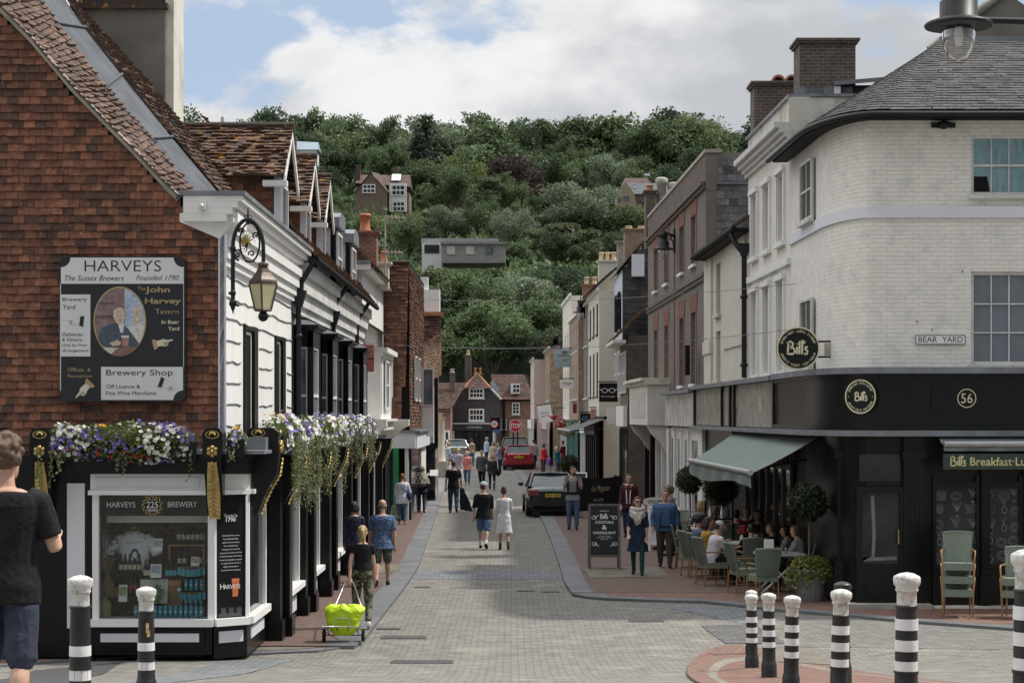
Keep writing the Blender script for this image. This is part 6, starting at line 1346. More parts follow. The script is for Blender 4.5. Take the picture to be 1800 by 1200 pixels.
b = MB(); b.box(at(1122,466,77)+V((0,.3,0)), (.5,.6,.9)); b.build('dormer', LAV, sl)
W = lambda ys_, zs_: [(y, z, w, h) for y, w in ys_ for z, h in zs_]
house('cream_house', 'cream fronted house with black framed upper windows and a dark shop below', 84, 92, 9.0, CREAM, W(((84.8,1.2),(87.3,1.2),(89.9,1.2)), ((7.1,1.4),(4.3,2.0))), SLATE_T, winm=BLACK, shopm=DGREEN)
house('grey_brick_house', 'narrow grey brick house between the cream house and the brick pub', 92.02, 96.5, 8.9, FLINT, W(((92.8,1.1),(94.7,1.1)), ((6.9,1.4),(4.3,1.9))), TILE_ROOF, shopm=LAV)
house('brick_pub', 'brown brick pub front with white cornice and hanging board', 96.52, 106, 8.6, BUFF, W(((97.4,1.1),(100,1.1),(103,1.1)), ((6.8,1.4),(4.3,1.8))), None, off=.25, shopm=mat('sea_green_paint', (.10,.24,.20), .5))
house('white_parapet_house', 'white stucco house with tall parapet far down the right side', 106.02, 117, 10.2, STUCCO, W(((107,1.1),(110,1.1),(113,1.1)), ((6.8,1.5),(4.2,1.9))), None, off=.1)
house('orange_brick_house', 'orange brick house with pale shopfront far down the right side', 117.02, 126, 7.6, BUFF, W(((118,1.),(121,1.)), ((4.4,1.7),)), TILE_ROOF, off=.9, shopm=mat('pale_pink_paint', (.55,.45,.45), .6))
house('pink_house', 'pale pink rendered house at the far right end of the street', 126.02, 134, 7.2, mat('pink_render', (.58,.47,.46), .75, .06, 2), W(((127,1.),(130.5,1.)), ((4.4,1.7),)), TILE_ROOF, off=1.6)
chimney('brick_chimney', ((1117-900)*82/F, 82), 1.0, .8, 9, 11.55, BUFF, 'brown brick chimney with low pots above the slate gable', [(-.3,.15,.14),(.25,.15,.14)]); chimney('rendered_chimney', ((1093-900)*84/F, 84), .42, .6, 8.5, 11.2, STONE, 'slim rendered chimney beside the brown brick chimney')
chimney('stone_chimney', ((1068-900)*92/F, 92), .9, .8, 8.8, 11.0, STUCCO_W, 'pale stone chimney with three buff pots', [(-.3,.42,.13),(0,.42,.13),(.3,.42,.13)]); chimney('brick_chimney', ((1038-900)*100/F, 100), .85, .8, 8.6, 10.4, RBRICK, 'small red brick chimney with two buff pots', [(-.2,.4,.13),(.2,.4,.13)])
chimney('brick_chimney', ((1142-900)*72/F, 72), .35, .9, 9.8, 12.0, BRBRICK, 'thin brick chimney at the far end of the flint parapet', [(0,.25,.13)], CLAYPOT)
for px, py, lb in ((1163,318,'weathered chimney pot nearer the flint parapet end'), (1186,322,'broad low chimney pot behind the flint parapet')):
 b = MB(); c_ = at(px, py+40, 72); b.lathe([(.18,0),(.17,.7),(.24,.75),(.24,.95),(.16,1.0),(.16,.9)] if px < 1170 else [(.2,.3),(.2,.6),(.28,.65),(.28,.85),(.18,.9)], c_, 12); tag(b.build('chimney_pot', STONE), lb, 'chimney pot')
# shopfronts below the cream and flint buildings
ss = empty('white_shopfront', rside(56,.1), 'white shopfront with silvery fascia panel beside the cafe awning', 'shopfront'); b = MB(); b.slab(rside(60.5,.1)-XA*.02, -SD, ZA, NR, 8.2, 2.95, .1); b.build('front', WHITE, ss)
b = MB(); b.slab(rside(60.4,3.1)-XA*.02, -SD, ZA, NR, 7.9, .95, .32); b.build('fascia', mat('silver_fascia', (.68,.68,.68), .25, .3, 2.2, .4, 3, metal=.35), ss)
for y in (53.4,55.3,57.2,59.0): b = MB(); b.slab(rside(y+1.3,.6)-XA*.121, -SD, ZA, NR, 1.3, 2.1, .01); b.build('shop_window', GLASS, ss); b = MB(); b.tube([rside(y+1.6,.1)-XA*.2, rside(y+1.6,2.95)-XA*.2], .05, 6); b.build('column', WHITE, ss)
b = MB(); b.slab(rside(60.5,4.06)-XA*.02, -SD, ZA, NR, 8.2, .1, .5); b.build('lead_capping', LEAD, ss)
co = empty('carved_fascia', rside(65,3), 'grey carved shop fascia box with moulded cornice on curved brackets', 'shopfront'); b = MB(); b.slab(rside(69.3,3.1), -SD, ZA, NR, 7.2, 1.35, .75); b.build('fascia_box', OFFWHITE, co); b = MB(); b.slab(rside(69.4,4.45), -SD, ZA, NR, 7.4, .12, .85); b.slab(rside(69.4,4.571), -SD, ZA, NR, 7.4, .1, .98); b.build('cornice', STUCCO_W, co)
b = MB(); b.slab(rside(68.6,3.35)-XA*.755, -SD, ZA, NR, 5.6, .85, .01); b.build('sign_panel', mat('streaky_silver', (.72,.7,.66), .35, .4, 5, .4, 8, metal=.2, stretch=(1,3,.4)), co)
for y in (62.2,68.8): b = MB(); c_ = rside(y); b.extrude([c_ + NR*x + ZA*z for x,z in ((.02,3.09),(.75,3.09),(.6,2.8),(.3,2.5),(.12,2.2),(.02,2.1))], SD*.3); b.build('bracket', OFFWHITE, co, fix=True)
b = MB(); b.slab(rside(69.2,.1)-XA*.02, -SD, ZA, NR, 8.4, 2.9, .06); b.build('front', GLASS, co)
for y in (60.9,62.7,64.6,66.8,69.0): b = MB(); b.slab(rside(y+.22,.1)-XA*.02, -SD, ZA, NR, .22, 2.9, .2); b.build('pilaster', WHITE if y < 65 else BLACK, co)
b = MB(); b.slab(rside(64.2,.15)-XA*.09, -SD, ZA, NR, 1.0, .9, .01); b.build('pink_poster', mat('magenta_poster', (.4,.08,.28), .5), co)
# ------------------------------------------------------------------ buildings closing the street
YE1 = 150.; E = lambda px, py, d=0.: at(px, py, YE1-d)
g1 = empty('grey_tiled_house', (E(835,0).x, YE1, gz(YE1)), 'grey tile hung gabled house with two white windows closing the end of the street', 'building')
zb = gz(YE1); P = lambda px, py, d=0.: at(px, py, 150.-d)
b = MB(); pts = [V((P(790,0).x,YE1,zb)), V((P(878,0).x,YE1,zb)), P(878,699), P(858,680), P(818,680), P(790,703)]; b.extrude(pts, (0,9,0)); b.build('wall', brick('grey_mathematical_tile', (.085,.078,.075), (.06,.056,.055), (.04,.038,.036), .24, .11, .012, .8, .5, .3), g1, fix=True)
b = MB(); nrm = (0,-1,.8); ap = P(838,655)+YA*3
tiles(b, P(815,682)-YA*.3, P(862,682)-YA*.3, ap+XA*.1, ap-XA*.1, .3,.2, nrm, .02); tiles(b, P(787,706)-YA*.2, P(787,706)+YA*9, ap+YA*6, ap, .3,.2, (-1,0,1), .02); tiles(b, P(881,702)+YA*9, P(881,702)-YA*.2, ap, ap+YA*6, .3,.2, (1,0,1), .02); b.build('roof', TILE_DK, g1)
b = MB(); b.tube([P(815,682)-YA*.3, ap, P(862,682)-YA*.3], .12, 5); b.build('hip_tiles', mat('orange_ridge',(.3,.12,.06),.8), g1)
b = MB(); b.tube([P(862,682)-YA*.2, P(881,702)-YA*.2], .1, 5); b.tube([P(815,682)-YA*.2, P(787,706)-YA*.2], .1, 5); b.build('bargeboard', mat('grey_board', (.35,.36,.38), .6), g1)
for px0, py0, px1, py1 in ((824,700,851,682), (824,740,851,718)): a, c = P(px0,py0), P(px1,py1); sash(g1, a, XA, -YA, c.x-a.x, c.z-a.z, 4, 2, d=-.06, fw=.12, bar=.05, sill=.1)
b = MB(); a, c = P(790,756), P(872,745); b.box(((a.x+c.x)/2, YE1-.2, (a.z+c.z)/2), (c.x-a.x,.4,c.z-a.z)); b.build('shop_fascia', mat('charcoal_fascia', (.03,.035,.045), .4), g1); b = MB(); text(b, 'ALISTAIR FLEMING', P(834,752.5,.41), XA, ZA, 1.15, .16); b.build('lettering', PANEL, g1)
b = MB(); b.box((P(831,0).x, YE1-.25, P(0,744).z), (3.9,.5,.09)); b.build('ledge', PANEL, g1)
b = MB(); a, c = P(796,790), P(872,757); b.quad(V((a.x,YE1-.05,zb)), V((c.x,YE1-.05,zb)), V((c.x,YE1-.05,c.z)), V((a.x,YE1-.05,c.z))); b.build('shop_window', GLASS, g1)
for px, m in ((797,WHITE),(820,BLACK),(833,BLACK),(843,BLACK),(856,BLACK),(868,WHITE)): b = MB(); b.box((P(px,0).x, YE1-.1, (zb+P(0,757).z)/2), (.16,.12,P(0,757).z-zb)); b.build('shop_post', m, g1)
YE2 = 152.; E = lambda px, py, d=0.: at(px, py, YE2-d)
g2 = empty('red_roof_house', (E(905,0).x, YE2, gz(YE2)), 'red brick house with steep red tiled roof and small dormer behind the STOP sign', 'building')
b = MB(); a, c = E(876,790), E(936,703); b.box(((a.x+c.x)/2, YE2+4, (zb+c.z)/2), (c.x-a.x, 7.9, c.z-zb)); b.build('wall', RBRICK, g2)
b = MB(); tiles(b, E(872,702,.3), E(940,702,.3), E(922,656)+YA*4.5, E(862,656)+YA*4.5, .3,.2, (0,-1,1), .02); tiles(b, E(872,702)+YA*8.4, E(872,702)-YA*.3, E(862,656)+YA*4.5, E(862,656)+YA*4.6, .3,.2, (-1,0,1), .02); b.build('roof', TILE_DK, g2)
b = MB(); b.box(E(906,683)+YA*1.3, (.75,1.8,.85)); dmr = b.build('dormer', WHITE, g2); sash(g2, E(901,690)+YA*.38, XA, -YA, .6, .7, 2, 2, d=-.04, bar=.04); sash(g2, E(900,728), XA, -YA, .62, .95, 2, 3, d=-.05, fw=.08, bar=.04, sill=.08); sash(g2, E(880,754), XA, -YA, .5, .8, 2, 3, d=-.05, bar=.04, sill=.06)
b = MB(); b.box((E(908,0).x, YE2-.12, E(0,703).z), (3,.2,.15)); b.build('gutter', BLACKM, g2); b = MB(); a = E(886,703); b.tube([a-YA*.15, V((a.x,YE2-.15,zb+.2))], .09, 6); b.build('downpipe', BLACKM, g2)
b = MB(); b.box((E(912,0).x, YE2-.15, (zb+E(0,737).z)/2), (1.6,.3,E(0,737).z-zb)); b.build('brick_porch', BUFF, g2)
b = MB(); b.extrude([E(862,697), E(877,697), E(877,682), E(866,668), E(862,672)], (0,.3,0)); tag(b.build('pale_gable', mat('pale_slate_blue', (.36,.40,.46), .6)), 'pale blue grey gable between the grey house and the red roof', 'gable wall')
YE3 = 145.; E = lambda px, py, d=0.: at(px, py, YE3-d)
g3 = empty('left_roof_house', (E(785,0).x, YE3, gz(YE3)), 'red brick house with long tiled roof and white bay window left of the grey house', 'building')
b = MB(); a, c = E(730,790), E(792,717); b.box(((a.x+c.x)/2, YE3+4, (zb+c.z)/2), (c.x-a.x, 7.9, c.z-zb)); b.build('wall', RBRICK, g3)
b = MB(); tiles(b, E(720,718,.3), E(794,718,.3), E(818,671)+YA*4.5, E(720,671)+YA*4.5, .3,.2, (0,-1,1), .02); b.build('roof', TILE_DK, g3)
b = MB(); a, c = E(768,790), E(791,756); b.box(((a.x+c.x)/2, YE3-.3, (zb+c.z)/2), (c.x-a.x,.6,c.z-zb)); b.build('bay', WHITE, g3)
for px in (772.5,779,785.5): b = MB(); a, c = E(px-2,777,.61), E(px+2,759,.61); b.quad(a, V((c.x,a.y,a.z)), c, V((a.x,a.y,c.z))); b.build('bay_window', GLASS, g3)
for px, w, py0, py1, Y, lb, pots, pm in ((823,.55,690,624,157,'tall thin brick chimney with a pot above the grey tiled house',[(0,.4,.14)],BUFFPOT), (795,.4,712,655,148,'short weathered chimney on the roof left of the grey house',[(0,.3,.16)],STONE), (840,.85,668,657,156,'low chimney with two orange pots behind the grey gable',[(-.2,.5,.1),(.2,.5,.1)],CLAYPOT)):
 a, c = at(px,py0,Y), at(px,py1,Y); chimney('brick_chimney', (a.x,Y), w, .7, a.z, c.z, BRBRICK, lb, pots, pm)
# ------------------------------------------------------------------ wooded hill
HT = [(150,.3),(185,1.5),(205,9),(240,20),(300,31),(390,44),(500,64),(560,70),(700,72),(1400,60)]
def zh(x, y): return lerp_table(HT, y) + 2.2*mnoise.noise(V((x*.02, y*.015, .3)))*min(1,max(0,(y-190)/60))
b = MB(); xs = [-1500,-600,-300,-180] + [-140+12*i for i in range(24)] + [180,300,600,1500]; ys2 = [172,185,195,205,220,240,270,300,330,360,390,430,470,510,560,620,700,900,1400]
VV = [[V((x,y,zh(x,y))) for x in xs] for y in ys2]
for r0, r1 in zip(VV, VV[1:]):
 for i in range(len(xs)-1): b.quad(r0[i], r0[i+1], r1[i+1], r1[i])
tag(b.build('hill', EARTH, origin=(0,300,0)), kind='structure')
BARK = mat('bark', (.13,.11,.085), .9, .35, 3, .6, 12)
GM = {'mid': leafmat('leaf_mid_green', (0.057,0.089,0.039), (0.159,0.214,0.099)), 'dark': leafmat('leaf_dark_green', (0.039,0.066,0.035), (0.101,0.145,0.075)), 'olive': leafmat('leaf_olive', (0.085,0.113,0.048), (0.228,0.265,0.127)), 'grey': leafmat('leaf_grey_green', (0.099,0.134,0.085), (0.278,0.332,0.224)),
      'beech': leafmat('leaf_copper', (0.036,0.024,0.024), (0.098,0.064,0.064)), 'lime': leafmat('leaf_lime', (0.146,0.192,0.065), (0.347,0.408,0.153)), 'con': leafmat('leaf_conifer', (0.028,0.050,0.033), (0.077,0.114,0.070)), 'pine': leafmat('leaf_pine', (0.065,0.097,0.048), (0.178,0.217,0.109))}
def make_tree(kind, m, seed, n=5200, ls=.5):
 """14 m tall, origin at the foot"""
 rg = random.Random(seed); e = empty('tree', (0,0,0), 'x', 'tree'); cr = MB(); tr = MB(); lobes = []
 if kind == 'broad':
  tr.tube([(0,0,-2),(.1,0,2),(.2,.1,6),(0,.2,10)], [.45,.36,.24,.06], 7)
  lobes = [(V((0,0,8)), 3.6)]
  for i in range(15):
   a = rg.random()*6.28; el = rg.uniform(-.5,1.3); rr = rg.uniform(2.4,4.6); lobes.append((V((math.cos(a)*math.cos(el)*rr*1.25, math.sin(a)*math.cos(el)*rr*1.25, 7.6+math.sin(el)*rr*1.15)), rg.uniform(1.5,2.7)))
  for c, r in lobes[1:9]: tr.tube([(0.1,.1,rg.uniform(3,6)), c*.6+V((0,0,2.5)), c], [.16,.1,.03], 5)
 elif kind == 'conifer':
  tr.tube([(0,0,-2),(0,0,13.5)], [.4,.04], 7)
  for i in range(26): z = 1.5 + 12*(i/26); r = 3.3*(1-z/14.2)+.2; a = i*2.4; lobes.append((V((math.cos(a)*r*.55, math.sin(a)*r*.55, z)), r*.62+.25))
 elif kind == 'pine':
  tr.tube([(0,0,-2),(.3,0,4),(-.2,.2,8),(.2,0,11)], [.4,.32,.24,.1], 7)
  for i in range(11):
   a = rg.random()*6.28; rr = rg.uniform(1.2,4.6); z = rg.uniform(7.5,12.5); c = V((math.cos(a)*rr, math.sin(a)*rr, z)); lobes.append((c, rg.uniform(1.4,2.2))); tr.tube([(0,.1,z-rg.uniform(1.5,3)), c*.5+V((0,0,z*.48)), c], [.13,.09,.03], 5)
 elif kind == 'bush':
  tr.tube([(0,0,-2),(0,0,4)], [.2,.1], 6)
  for i in range(14): a = rg.random()*6.28; rr = rg.uniform(0,4); lobes.append((V((math.cos(a)*rr, math.sin(a)*rr, rg.uniform(1.5,6))), rg.uniform(1.6,2.6)))
 tot = sum(r*r for c, r in lobes)
 for c, r in lobes:
  k = int(n*r*r/tot); sq = .62 if kind == 'pine' else (.75 if kind == 'conifer' else .9); lt = rg.uniform(-.22,.22)
  for _ in range(k):
   d = rdir(rg); q = r*(rg.random()**.28)*(.82 + .5*mnoise.noise(c + d*1.7))
   p = c + V((d.x*q, d.y*q, d.z*q*sq)); o = rdir(rg, d*.8 + (V((0,0,-.5)) if kind == 'conifer' else V((0,0,.25))))
   t = min(1, max(0, .42 + lt + rg.uniform(-.3,.3))); L1 = ls*rg.uniform(.6,1.3); leaf(cr, p, o, d + V((0,0,.4)), L1, L1*rg.uniform(.55,.9), t)
 tr.build('trunk', BARK, e); cr.build('crown', GM[m], e); return e
PROTO = {}
def proto(key):
 if key not in PROTO:
  kind, m, sd_ = key; big = kind.endswith('_fine'); PROTO[key] = [make_tree(kind.replace('_fine',''), m, sd_, 11000 if big else 6500, .34 if big else .44), True]
 e, fresh = PROTO[key]; PROTO[key][1] = False
 return e if fresh else clone(e)
trg = random.Random(99)
WORD = {'mid':'mid green','dark':'dark green','olive':'yellowish olive green','grey':'silvery green','beech':'copper purple','lime':'bright lime green','con':'blackish green','pine':'olive green'}
KIND = {'broad':'broadleaf tree','conifer':'conifer','pine':'pine with bare trunks','bush':'bushy thicket tree'}
TREES = []
def tree(x, y, h, key, label=None, wide=1., z=None):
 e = proto(key); zz = zh(x, y) if z is None else z; e.location = (x, y, zz - .3); s = h/(14. if not key[0].startswith('bush') else 8.)
 e.scale = (s*wide, s*wide, s); e.rotation_euler = (0,0,trg.random()*6.28)
 zone = 'skyline' if y > 455 else ('upper slope' if y > 330 else ('middle slope' if y > 255 else 'foot')); k = key[0].replace('_fine','')
 e['category'] = 'tree'
 if label:
  e['label'] = label
  if 'group' in e: del e['group']
 else: e['label'] = '%s %s in the wood on the hill %s' % (WORD[key[1]], KIND[k], zone); e['group'] = '%s %ss on the hill %s' % (WORD[key[1]], KIND[k].split()[0], zone)
 TREES.append((x, y, h)); return e
def tree_at(px, py_top, Y, key, label=None, wide=1., hmin=5):
 p = at(px, py_top, Y); z = zh(p.x, Y); return tree(p.x, Y, max(hmin, p.z - z), key, label, wide)
def bk(m, f=''): return ('broad'+f, m, {'mid':1,'dark':2,'olive':3,'grey':4,'beech':5,'lime':6}[m] + (10 if f else 0))
# houses half hidden on the hillside keep clear sight lines: (px0, px1, lowest row seen, depth)
KEEP = [(615,726,372,380), (738,892,464,225), (1082,1175,356,330), (500,562,270,425), (380,402,222,520)]
def blocked(px, top, r, Y):
 for a, c, yb_, Yh in KEEP:
  if Y < Yh+6 and a-r < px < c+r and top < yb_ - 6: return yb_ - 4
 return None
tree_at(748,190,440,('conifer','con',7),'tallest blackish green conifer left of centre on the skyline',1.35); tree_at(735,225,432,('conifer','con',7),'shorter blackish conifer leaning on the tallest one',1.5)
tree_at(898,268,372,bk('beech'),'copper purple beech in the middle of the hillside',1.25); tree_at(812,275,400,bk('lime'),'bright lime green tree right of the dark conifer',1.1); tree_at(850,305,345,('pine','pine',9),'olive pine with flat top below the copper beech',1.2)
tree_at(1010,378,262,('pine','pine',9),'large olive pine with bare pale trunks right of centre',1.6); tree_at(960,392,266,('pine','pine',9),'pine with bare trunks just left of the large olive pine',1.3); tree_at(1020,305,300,bk('grey'),'large silvery green rounded tree above the bare trunked pines',1.2); tree_at(905,352,285,bk('grey'),'silvery pointed tree left of the pines',.9)
tree_at(1322,205,350,('conifer','con',7),'dark conifer peeping beside the right hand chimneys',1.3)
for px, top, Y, m, w in ((760,480,205,'grey',1.25),(830,470,203,'mid',1.2),(905,462,206,'grey',1.2),(960,500,203,'mid',1.1),(800,545,196,'dark',1.2),(870,520,194,'mid',1.25),(935,545,194,'dark',1.2),(745,560,194,'olive',1.1),(985,440,212,'dark',1.1),(1030,470,208,'dark',1.1)):
 e = tree_at(px, top, Y, bk(m,'_fine'), wide=w)
rows = ((222,452,590,1090),(256,412,545,1170),(298,362,500,1240),(350,314,440,1300),(408,270,390,1330),(466,232,300,1355),(512,214,285,1370))
for Y, top, xa, xb in rows:
 step = 50 if Y < 300 else 48
 x = xa + trg.uniform(0, step)
 while x < xb:
  px = x + trg.uniform(-14,14); tp = top + trg.uniform(-30,26) + (12*math.sin(px/70.)); s = F/Y; rpx = 6*s*.75
  bl = blocked(px, tp, rpx*.8, Y)
  key = trg.choices([bk('mid'),bk('dark'),bk('olive'),bk('grey'),('bush','mid',21),('bush','olive',22),('broad','dark',23),('broad','mid',24)], [5,5,2.2,1.6,1.2,.8,3,3])[0]
  if bl:
   p = at(px, bl+2, Y); hh = p.z - zh(p.x, Y)
   if hh > 2.5: tree(p.x, Y, hh, ('bush','mid',21) if trg.random() < .6 else ('bush','olive',22), wide=1.0)
  else: tree_at(px, tp, Y, key, wide=trg.uniform(.85,1.2))
  x += step
for px, top in ((330,192),(310,205),(445,200),(480,190),(525,185),(578,178),(615,196),(650,205),(690,222),(800,205),(830,215),(905,212),(945,215),(1010,212),(1045,222),(1115,222),(1150,215),(1185,222),(1230,228),(1270,235)):
 tree_at(px, top + trg.uniform(-12,16), 520+trg.uniform(-12,14), trg.choice([bk('mid'),bk('dark'),('broad','dark',23),('broad','mid',24)]), wide=1.05)
b = MB(); ur = random.Random(31)
for i in range(9000):
 Y = ur.uniform(206,455); px = ur.uniform(540,1200); x = (px-900)*Y/F; hN = 1.2 + 2.2*max(0, mnoise.noise(V((x*.12,Y*.09,2.)))+.35)
 if any(a-8 < px < c+8 and Yh-9 < Y < Yh+14 for a,c,_,Yh in KEEP): continue
 for k in range(3): leaf(b, V((x+ur.gauss(0,1.2),Y+ur.gauss(0,1.2),zh(x,Y)+ur.random()*hN)), rdir(ur,V((0,-.2,.3))), rdir(ur), ur.uniform(.7,1.3), ur.uniform(.5,.9), ur.random()*.8)
tag(b.build('undergrowth', GM['mid']), kind='stuff')
# ------------------------------------------------------------------ hillside houses
def hq(Y): return lambda px, py, d=0.: at(px, py, Y-d)
E = hq(380.); h1 = empty('hillside_house', E(670,380), 'brown brick house with a front gable and white windows high among the trees', 'building')
BRH = mat('brown_house_brick', (.20,.15,.11), .85, .15, 1.5, .3, 8)
b = MB(); a, c = E(625,400), E(719,338); b.box(((a.x+c.x)/2, 385, (a.z+c.z)/2-2), (c.x-a.x, 9, c.z-a.z+4)); b.extrude([E(625,345,2), E(680,345,2), E(680,337,2), E(652,304,2), E(625,337,2)], (0,3,0)); b.extrude([E(625,400,2),E(680,400,2),E(680,345,2),E(625,345,2)], (0,2,0)); b.build('wall', BRH, h1, fix=True)
RFH = mat('plum_tile_roof', (.10,.062,.055), .85, .2, 1.5, .4, 6)
b = MB(); b.hexa([E(624,322,-.2), E(721,328,-.2), E(721,326)+YA*10, E(624,326)+YA*10], [E(628,303)+YA*4, E(719,303)+YA*4, E(719,303)+YA*5, E(628,303)+YA*5]); b.quad(E(652,302,2.3), E(682,338,2.3), E(690,338)+YA*2, E(665,302)+YA*3); b.quad(E(622,338,2.3), E(652,302,2.3), E(652,302)+YA*3, E(622,330)+YA*2); b.build('roof', RFH, h1)
for px0,py0,px1,py1 in ((637,340,660,324),(688,344,712,325),(690,372,712,354)): d_ = 2.05 if px0 < 670 else .9; a, c = E(px0,py0,d_), E(px1,py1,d_); sash(h1, a, XA, -YA, c.x-a.x, c.z-a.z, 3, 2, d=-.1, fw=.22, bar=.16)
b = MB(); a, c = E(684,372,.8), E(714,322,.8); b.box(((a.x+c.x)/2, 380, (a.z+c.z)/2), (c.x-a.x,1.6,c.z-a.z)); b.build('bay', WHITE, h1)
for px in (628,693): b = MB(); a, c = E(px-4,322), E(px+4,288); b.box(((a.x+c.x)/2, 384-(2 if px<650 else 0), (a.z+c.z)/2), (c.x-a.x,1,c.z-a.z)); b.build('chimney', RFH, h1)
b = MB(); a, c = E(688,317,-1.1), E(705,306,-3.2); b.quad(a, V((c.x,a.y,a.z)), c, V((a.x,c.y,c.z))); b.build('rooflight', WHITE, h1)
E = hq(225.); h2 = empty('modern_house', E(815,462), 'flat roofed modern house with grey timber box front low on the hillside', 'building')
TMB = mat('weathered_timber', (.30,.29,.28), .8, .3, 2, .4, 10, stretch=(.6,1,6))
b = MB(); a, c = E(776,462), E(888,428); b.box(((a.x+c.x)/2, 229, (a.z+c.z)/2), (c.x-a.x,8,c.z-a.z)); b.build('timber_box', TMB, h2)
b = MB(); a, c = E(774,429,.3), E(890,425,.3); b.box(((a.x+c.x)/2, 229, (a.z+c.z)/2), (c.x-a.x,8.6,c.z-a.z)); a, c = E(738,426), E(876,414); b.box(((a.x+c.x)/2, 232, (a.z+c.z)/2), (c.x-a.x,7,c.z-a.z)); b.build('flat_roof', mat('roof_grey', (.26,.26,.255), .7, .15, 2), h2)
b = MB(); a, c = E(740,480), E(776,426); b.box(((a.x+c.x)/2, 230.2, (a.z+c.z)/2), (c.x-a.x,6,c.z-a.z)); b.build('white_wing', WHITE, h2); b = MB(); a, c = E(746,445,-2.1), E(772,430,-2.1); b.quad(a, V((c.x,a.y,a.z)), c, V((a.x,c.y,c.z))); b.build('wing_window', GLASS, h2)
for px, m in ((793,CREAM),(826,CREAM),(860,GLASSB)): a, c = E(px-7,447), E(px+7,433); b = MB(); b.box(((a.x+c.x)/2, 225.-.03, (a.z+c.z)/2), (c.x-a.x+.12,.06,c.z-a.z+.12)); w_ = b.build('window', TMB, h2); b = MB(); b.quad(a-YA*.07, V((c.x,a.y-.07,a.z)), c-YA*.07, V((a.x,c.y-.07,c.z))); b.build('pane', m, w_)
E = hq(330.); h3 = empty('slate_roof_house', E(1130,356), 'tan walled house with grey slate roof behind the right hand chimneys', 'building')
b = MB(); a, c = E(1118,370), E(1175,341); b.box(((a.x+c.x)/2, 334, (a.z+c.z)/2), (c.x-a.x,7,c.z-a.z)); b.extrude([E(1084,370,1),E(1120,370,1),E(1116,342,1),E(1100,320,1),E(1084,336,1)], (0,6,0)); b.build('wall', mat('tan_render', (.36,.29,.21), .8, .1, 2), h3, fix=True)
b = MB(); b.hexa([E(1112,341,.4), E(1178,341,.4), E(1178,341)+YA*8, E(1112,341)+YA*8], [E(1104,318)+YA*3, E(1178,318)+YA*3, E(1178,318)+YA*4, E(1104,318)+YA*4]); b.build('slate_roof', mat('far_slate', (.085,.09,.10), .7, .15, 2), h3)
b = MB(); b.hexa([E(1096,320)+YA*8, E(1155,320)+YA*8, E(1155,320)+YA*16, E(1096,320)+YA*16], [E(1105,299)+YA*11, E(1146,299)+YA*11, E(1146,299)+YA*13, E(1105,299)+YA*13]); b.build('brown_roof', RFH, h3)
for px0,py0,px1,py1,d_ in ((1124,356,1146,347,.05),(1086,356,1092,345,1.05),(1096,354,1106,345,1.05)): a, c = E(px0,py0,d_), E(px1,py1,d_); b = MB(); b.quad(a, V((c.x,a.y,a.z)), c, V((a.x,c.y,c.z))); b.build('window', GLASSB, h3)
for px0,py0,px1,py1,y_ in ((1111,331,1120,324,1.2),(1133,309,1142,305,9.2)): a, c = E(px0,py0,-y_), E(px1,py1,-y_-.6); b = MB(); b.quad(a, V((c.x,a.y,a.z)), c, V((a.x,c.y,c.z))); b.build('rooflight', GLASSB, h3)
E = hq(425.); h4 = empty('metal_roof_house', E(530,272), 'house with blue grey metal roof behind the nearest tiled dormer', 'building')
b = MB(); a, c = E(508,285), E(556,262); b.box(((a.x+c.x)/2, 428, (a.z+c.z)/2-2), (c.x-a.x,6,c.z-a.z+4)); b.build('wall', WHITE, h4); b = MB(); b.hexa([E(514,263,.3), E(560,263,.3), E(560,263)+YA*7, E(514,263)+YA*7], [E(516,245)+YA*3, E(557,247)+YA*3, E(557,247)+YA*4, E(516,245)+YA*4]); b.build('metal_roof', mat('blue_grey_metal', (.24,.30,.36), .5, .1, 2), h4); b = MB(); a, c = E(509,275), E(522,241); b.box(((a.x+c.x)/2, 424.5, (a.z+c.z)/2), (c.x-a.x,1,c.z-a.z)); b.build('chimney', BRH, h4)
E = hq(520.); a, c = E(391,228), E(391,203); b = MB(); b.lathe([(.85,-3),(.85,0),(.62,.05),(.42,c.z-a.z-.6),(.0,c.z-a.z)], a, 4, smooth=False); tag(b.build('obelisk', STONE), 'grey stone obelisk on the skyline at upper left', 'obelisk')
# ------------------------------------------------------------------ people
PENDING = []
def blob(mb, name, m, parent, voxel, smooth=4, disp=0., size=.16):
 o = mb.build(name, m, parent); r = o.modifiers.new('r', 'REMESH'); r.mode = 'VOXEL'; r.voxel_size = voxel; r.use_smooth_shade = True
 if disp:
  tx = bpy.data.textures.get('folds%d' % int(size*100)) or bpy.data.textures.new('folds%d' % int(size*100), 'CLOUDS'); tx.noise_scale = size; tx.noise_depth = 3
  d = o.modifiers.new('d', 'DISPLACE'); d.texture = tx; d.strength = disp; d.mid_level = .5; d.texture_coords = 'LOCAL'
 if smooth: s = o.modifiers.new('s', 'SMOOTH'); s.iterations = smooth; s.factor = .5
 PENDING.append(o); return o
def finish_blobs():
 dg = bpy.context.evaluated_depsgraph_get(); dg.update()
 for o in PENDING:
  me = bpy.data.meshes.new_from_object(o.evaluated_get(dg)); old = o.data; o.modifiers.clear(); o.data = me; me.name = o.name
  if not me.materials and old.materials: me.materials.append(old.materials[0])
  bpy.data.meshes.remove(old)
_cl = {}
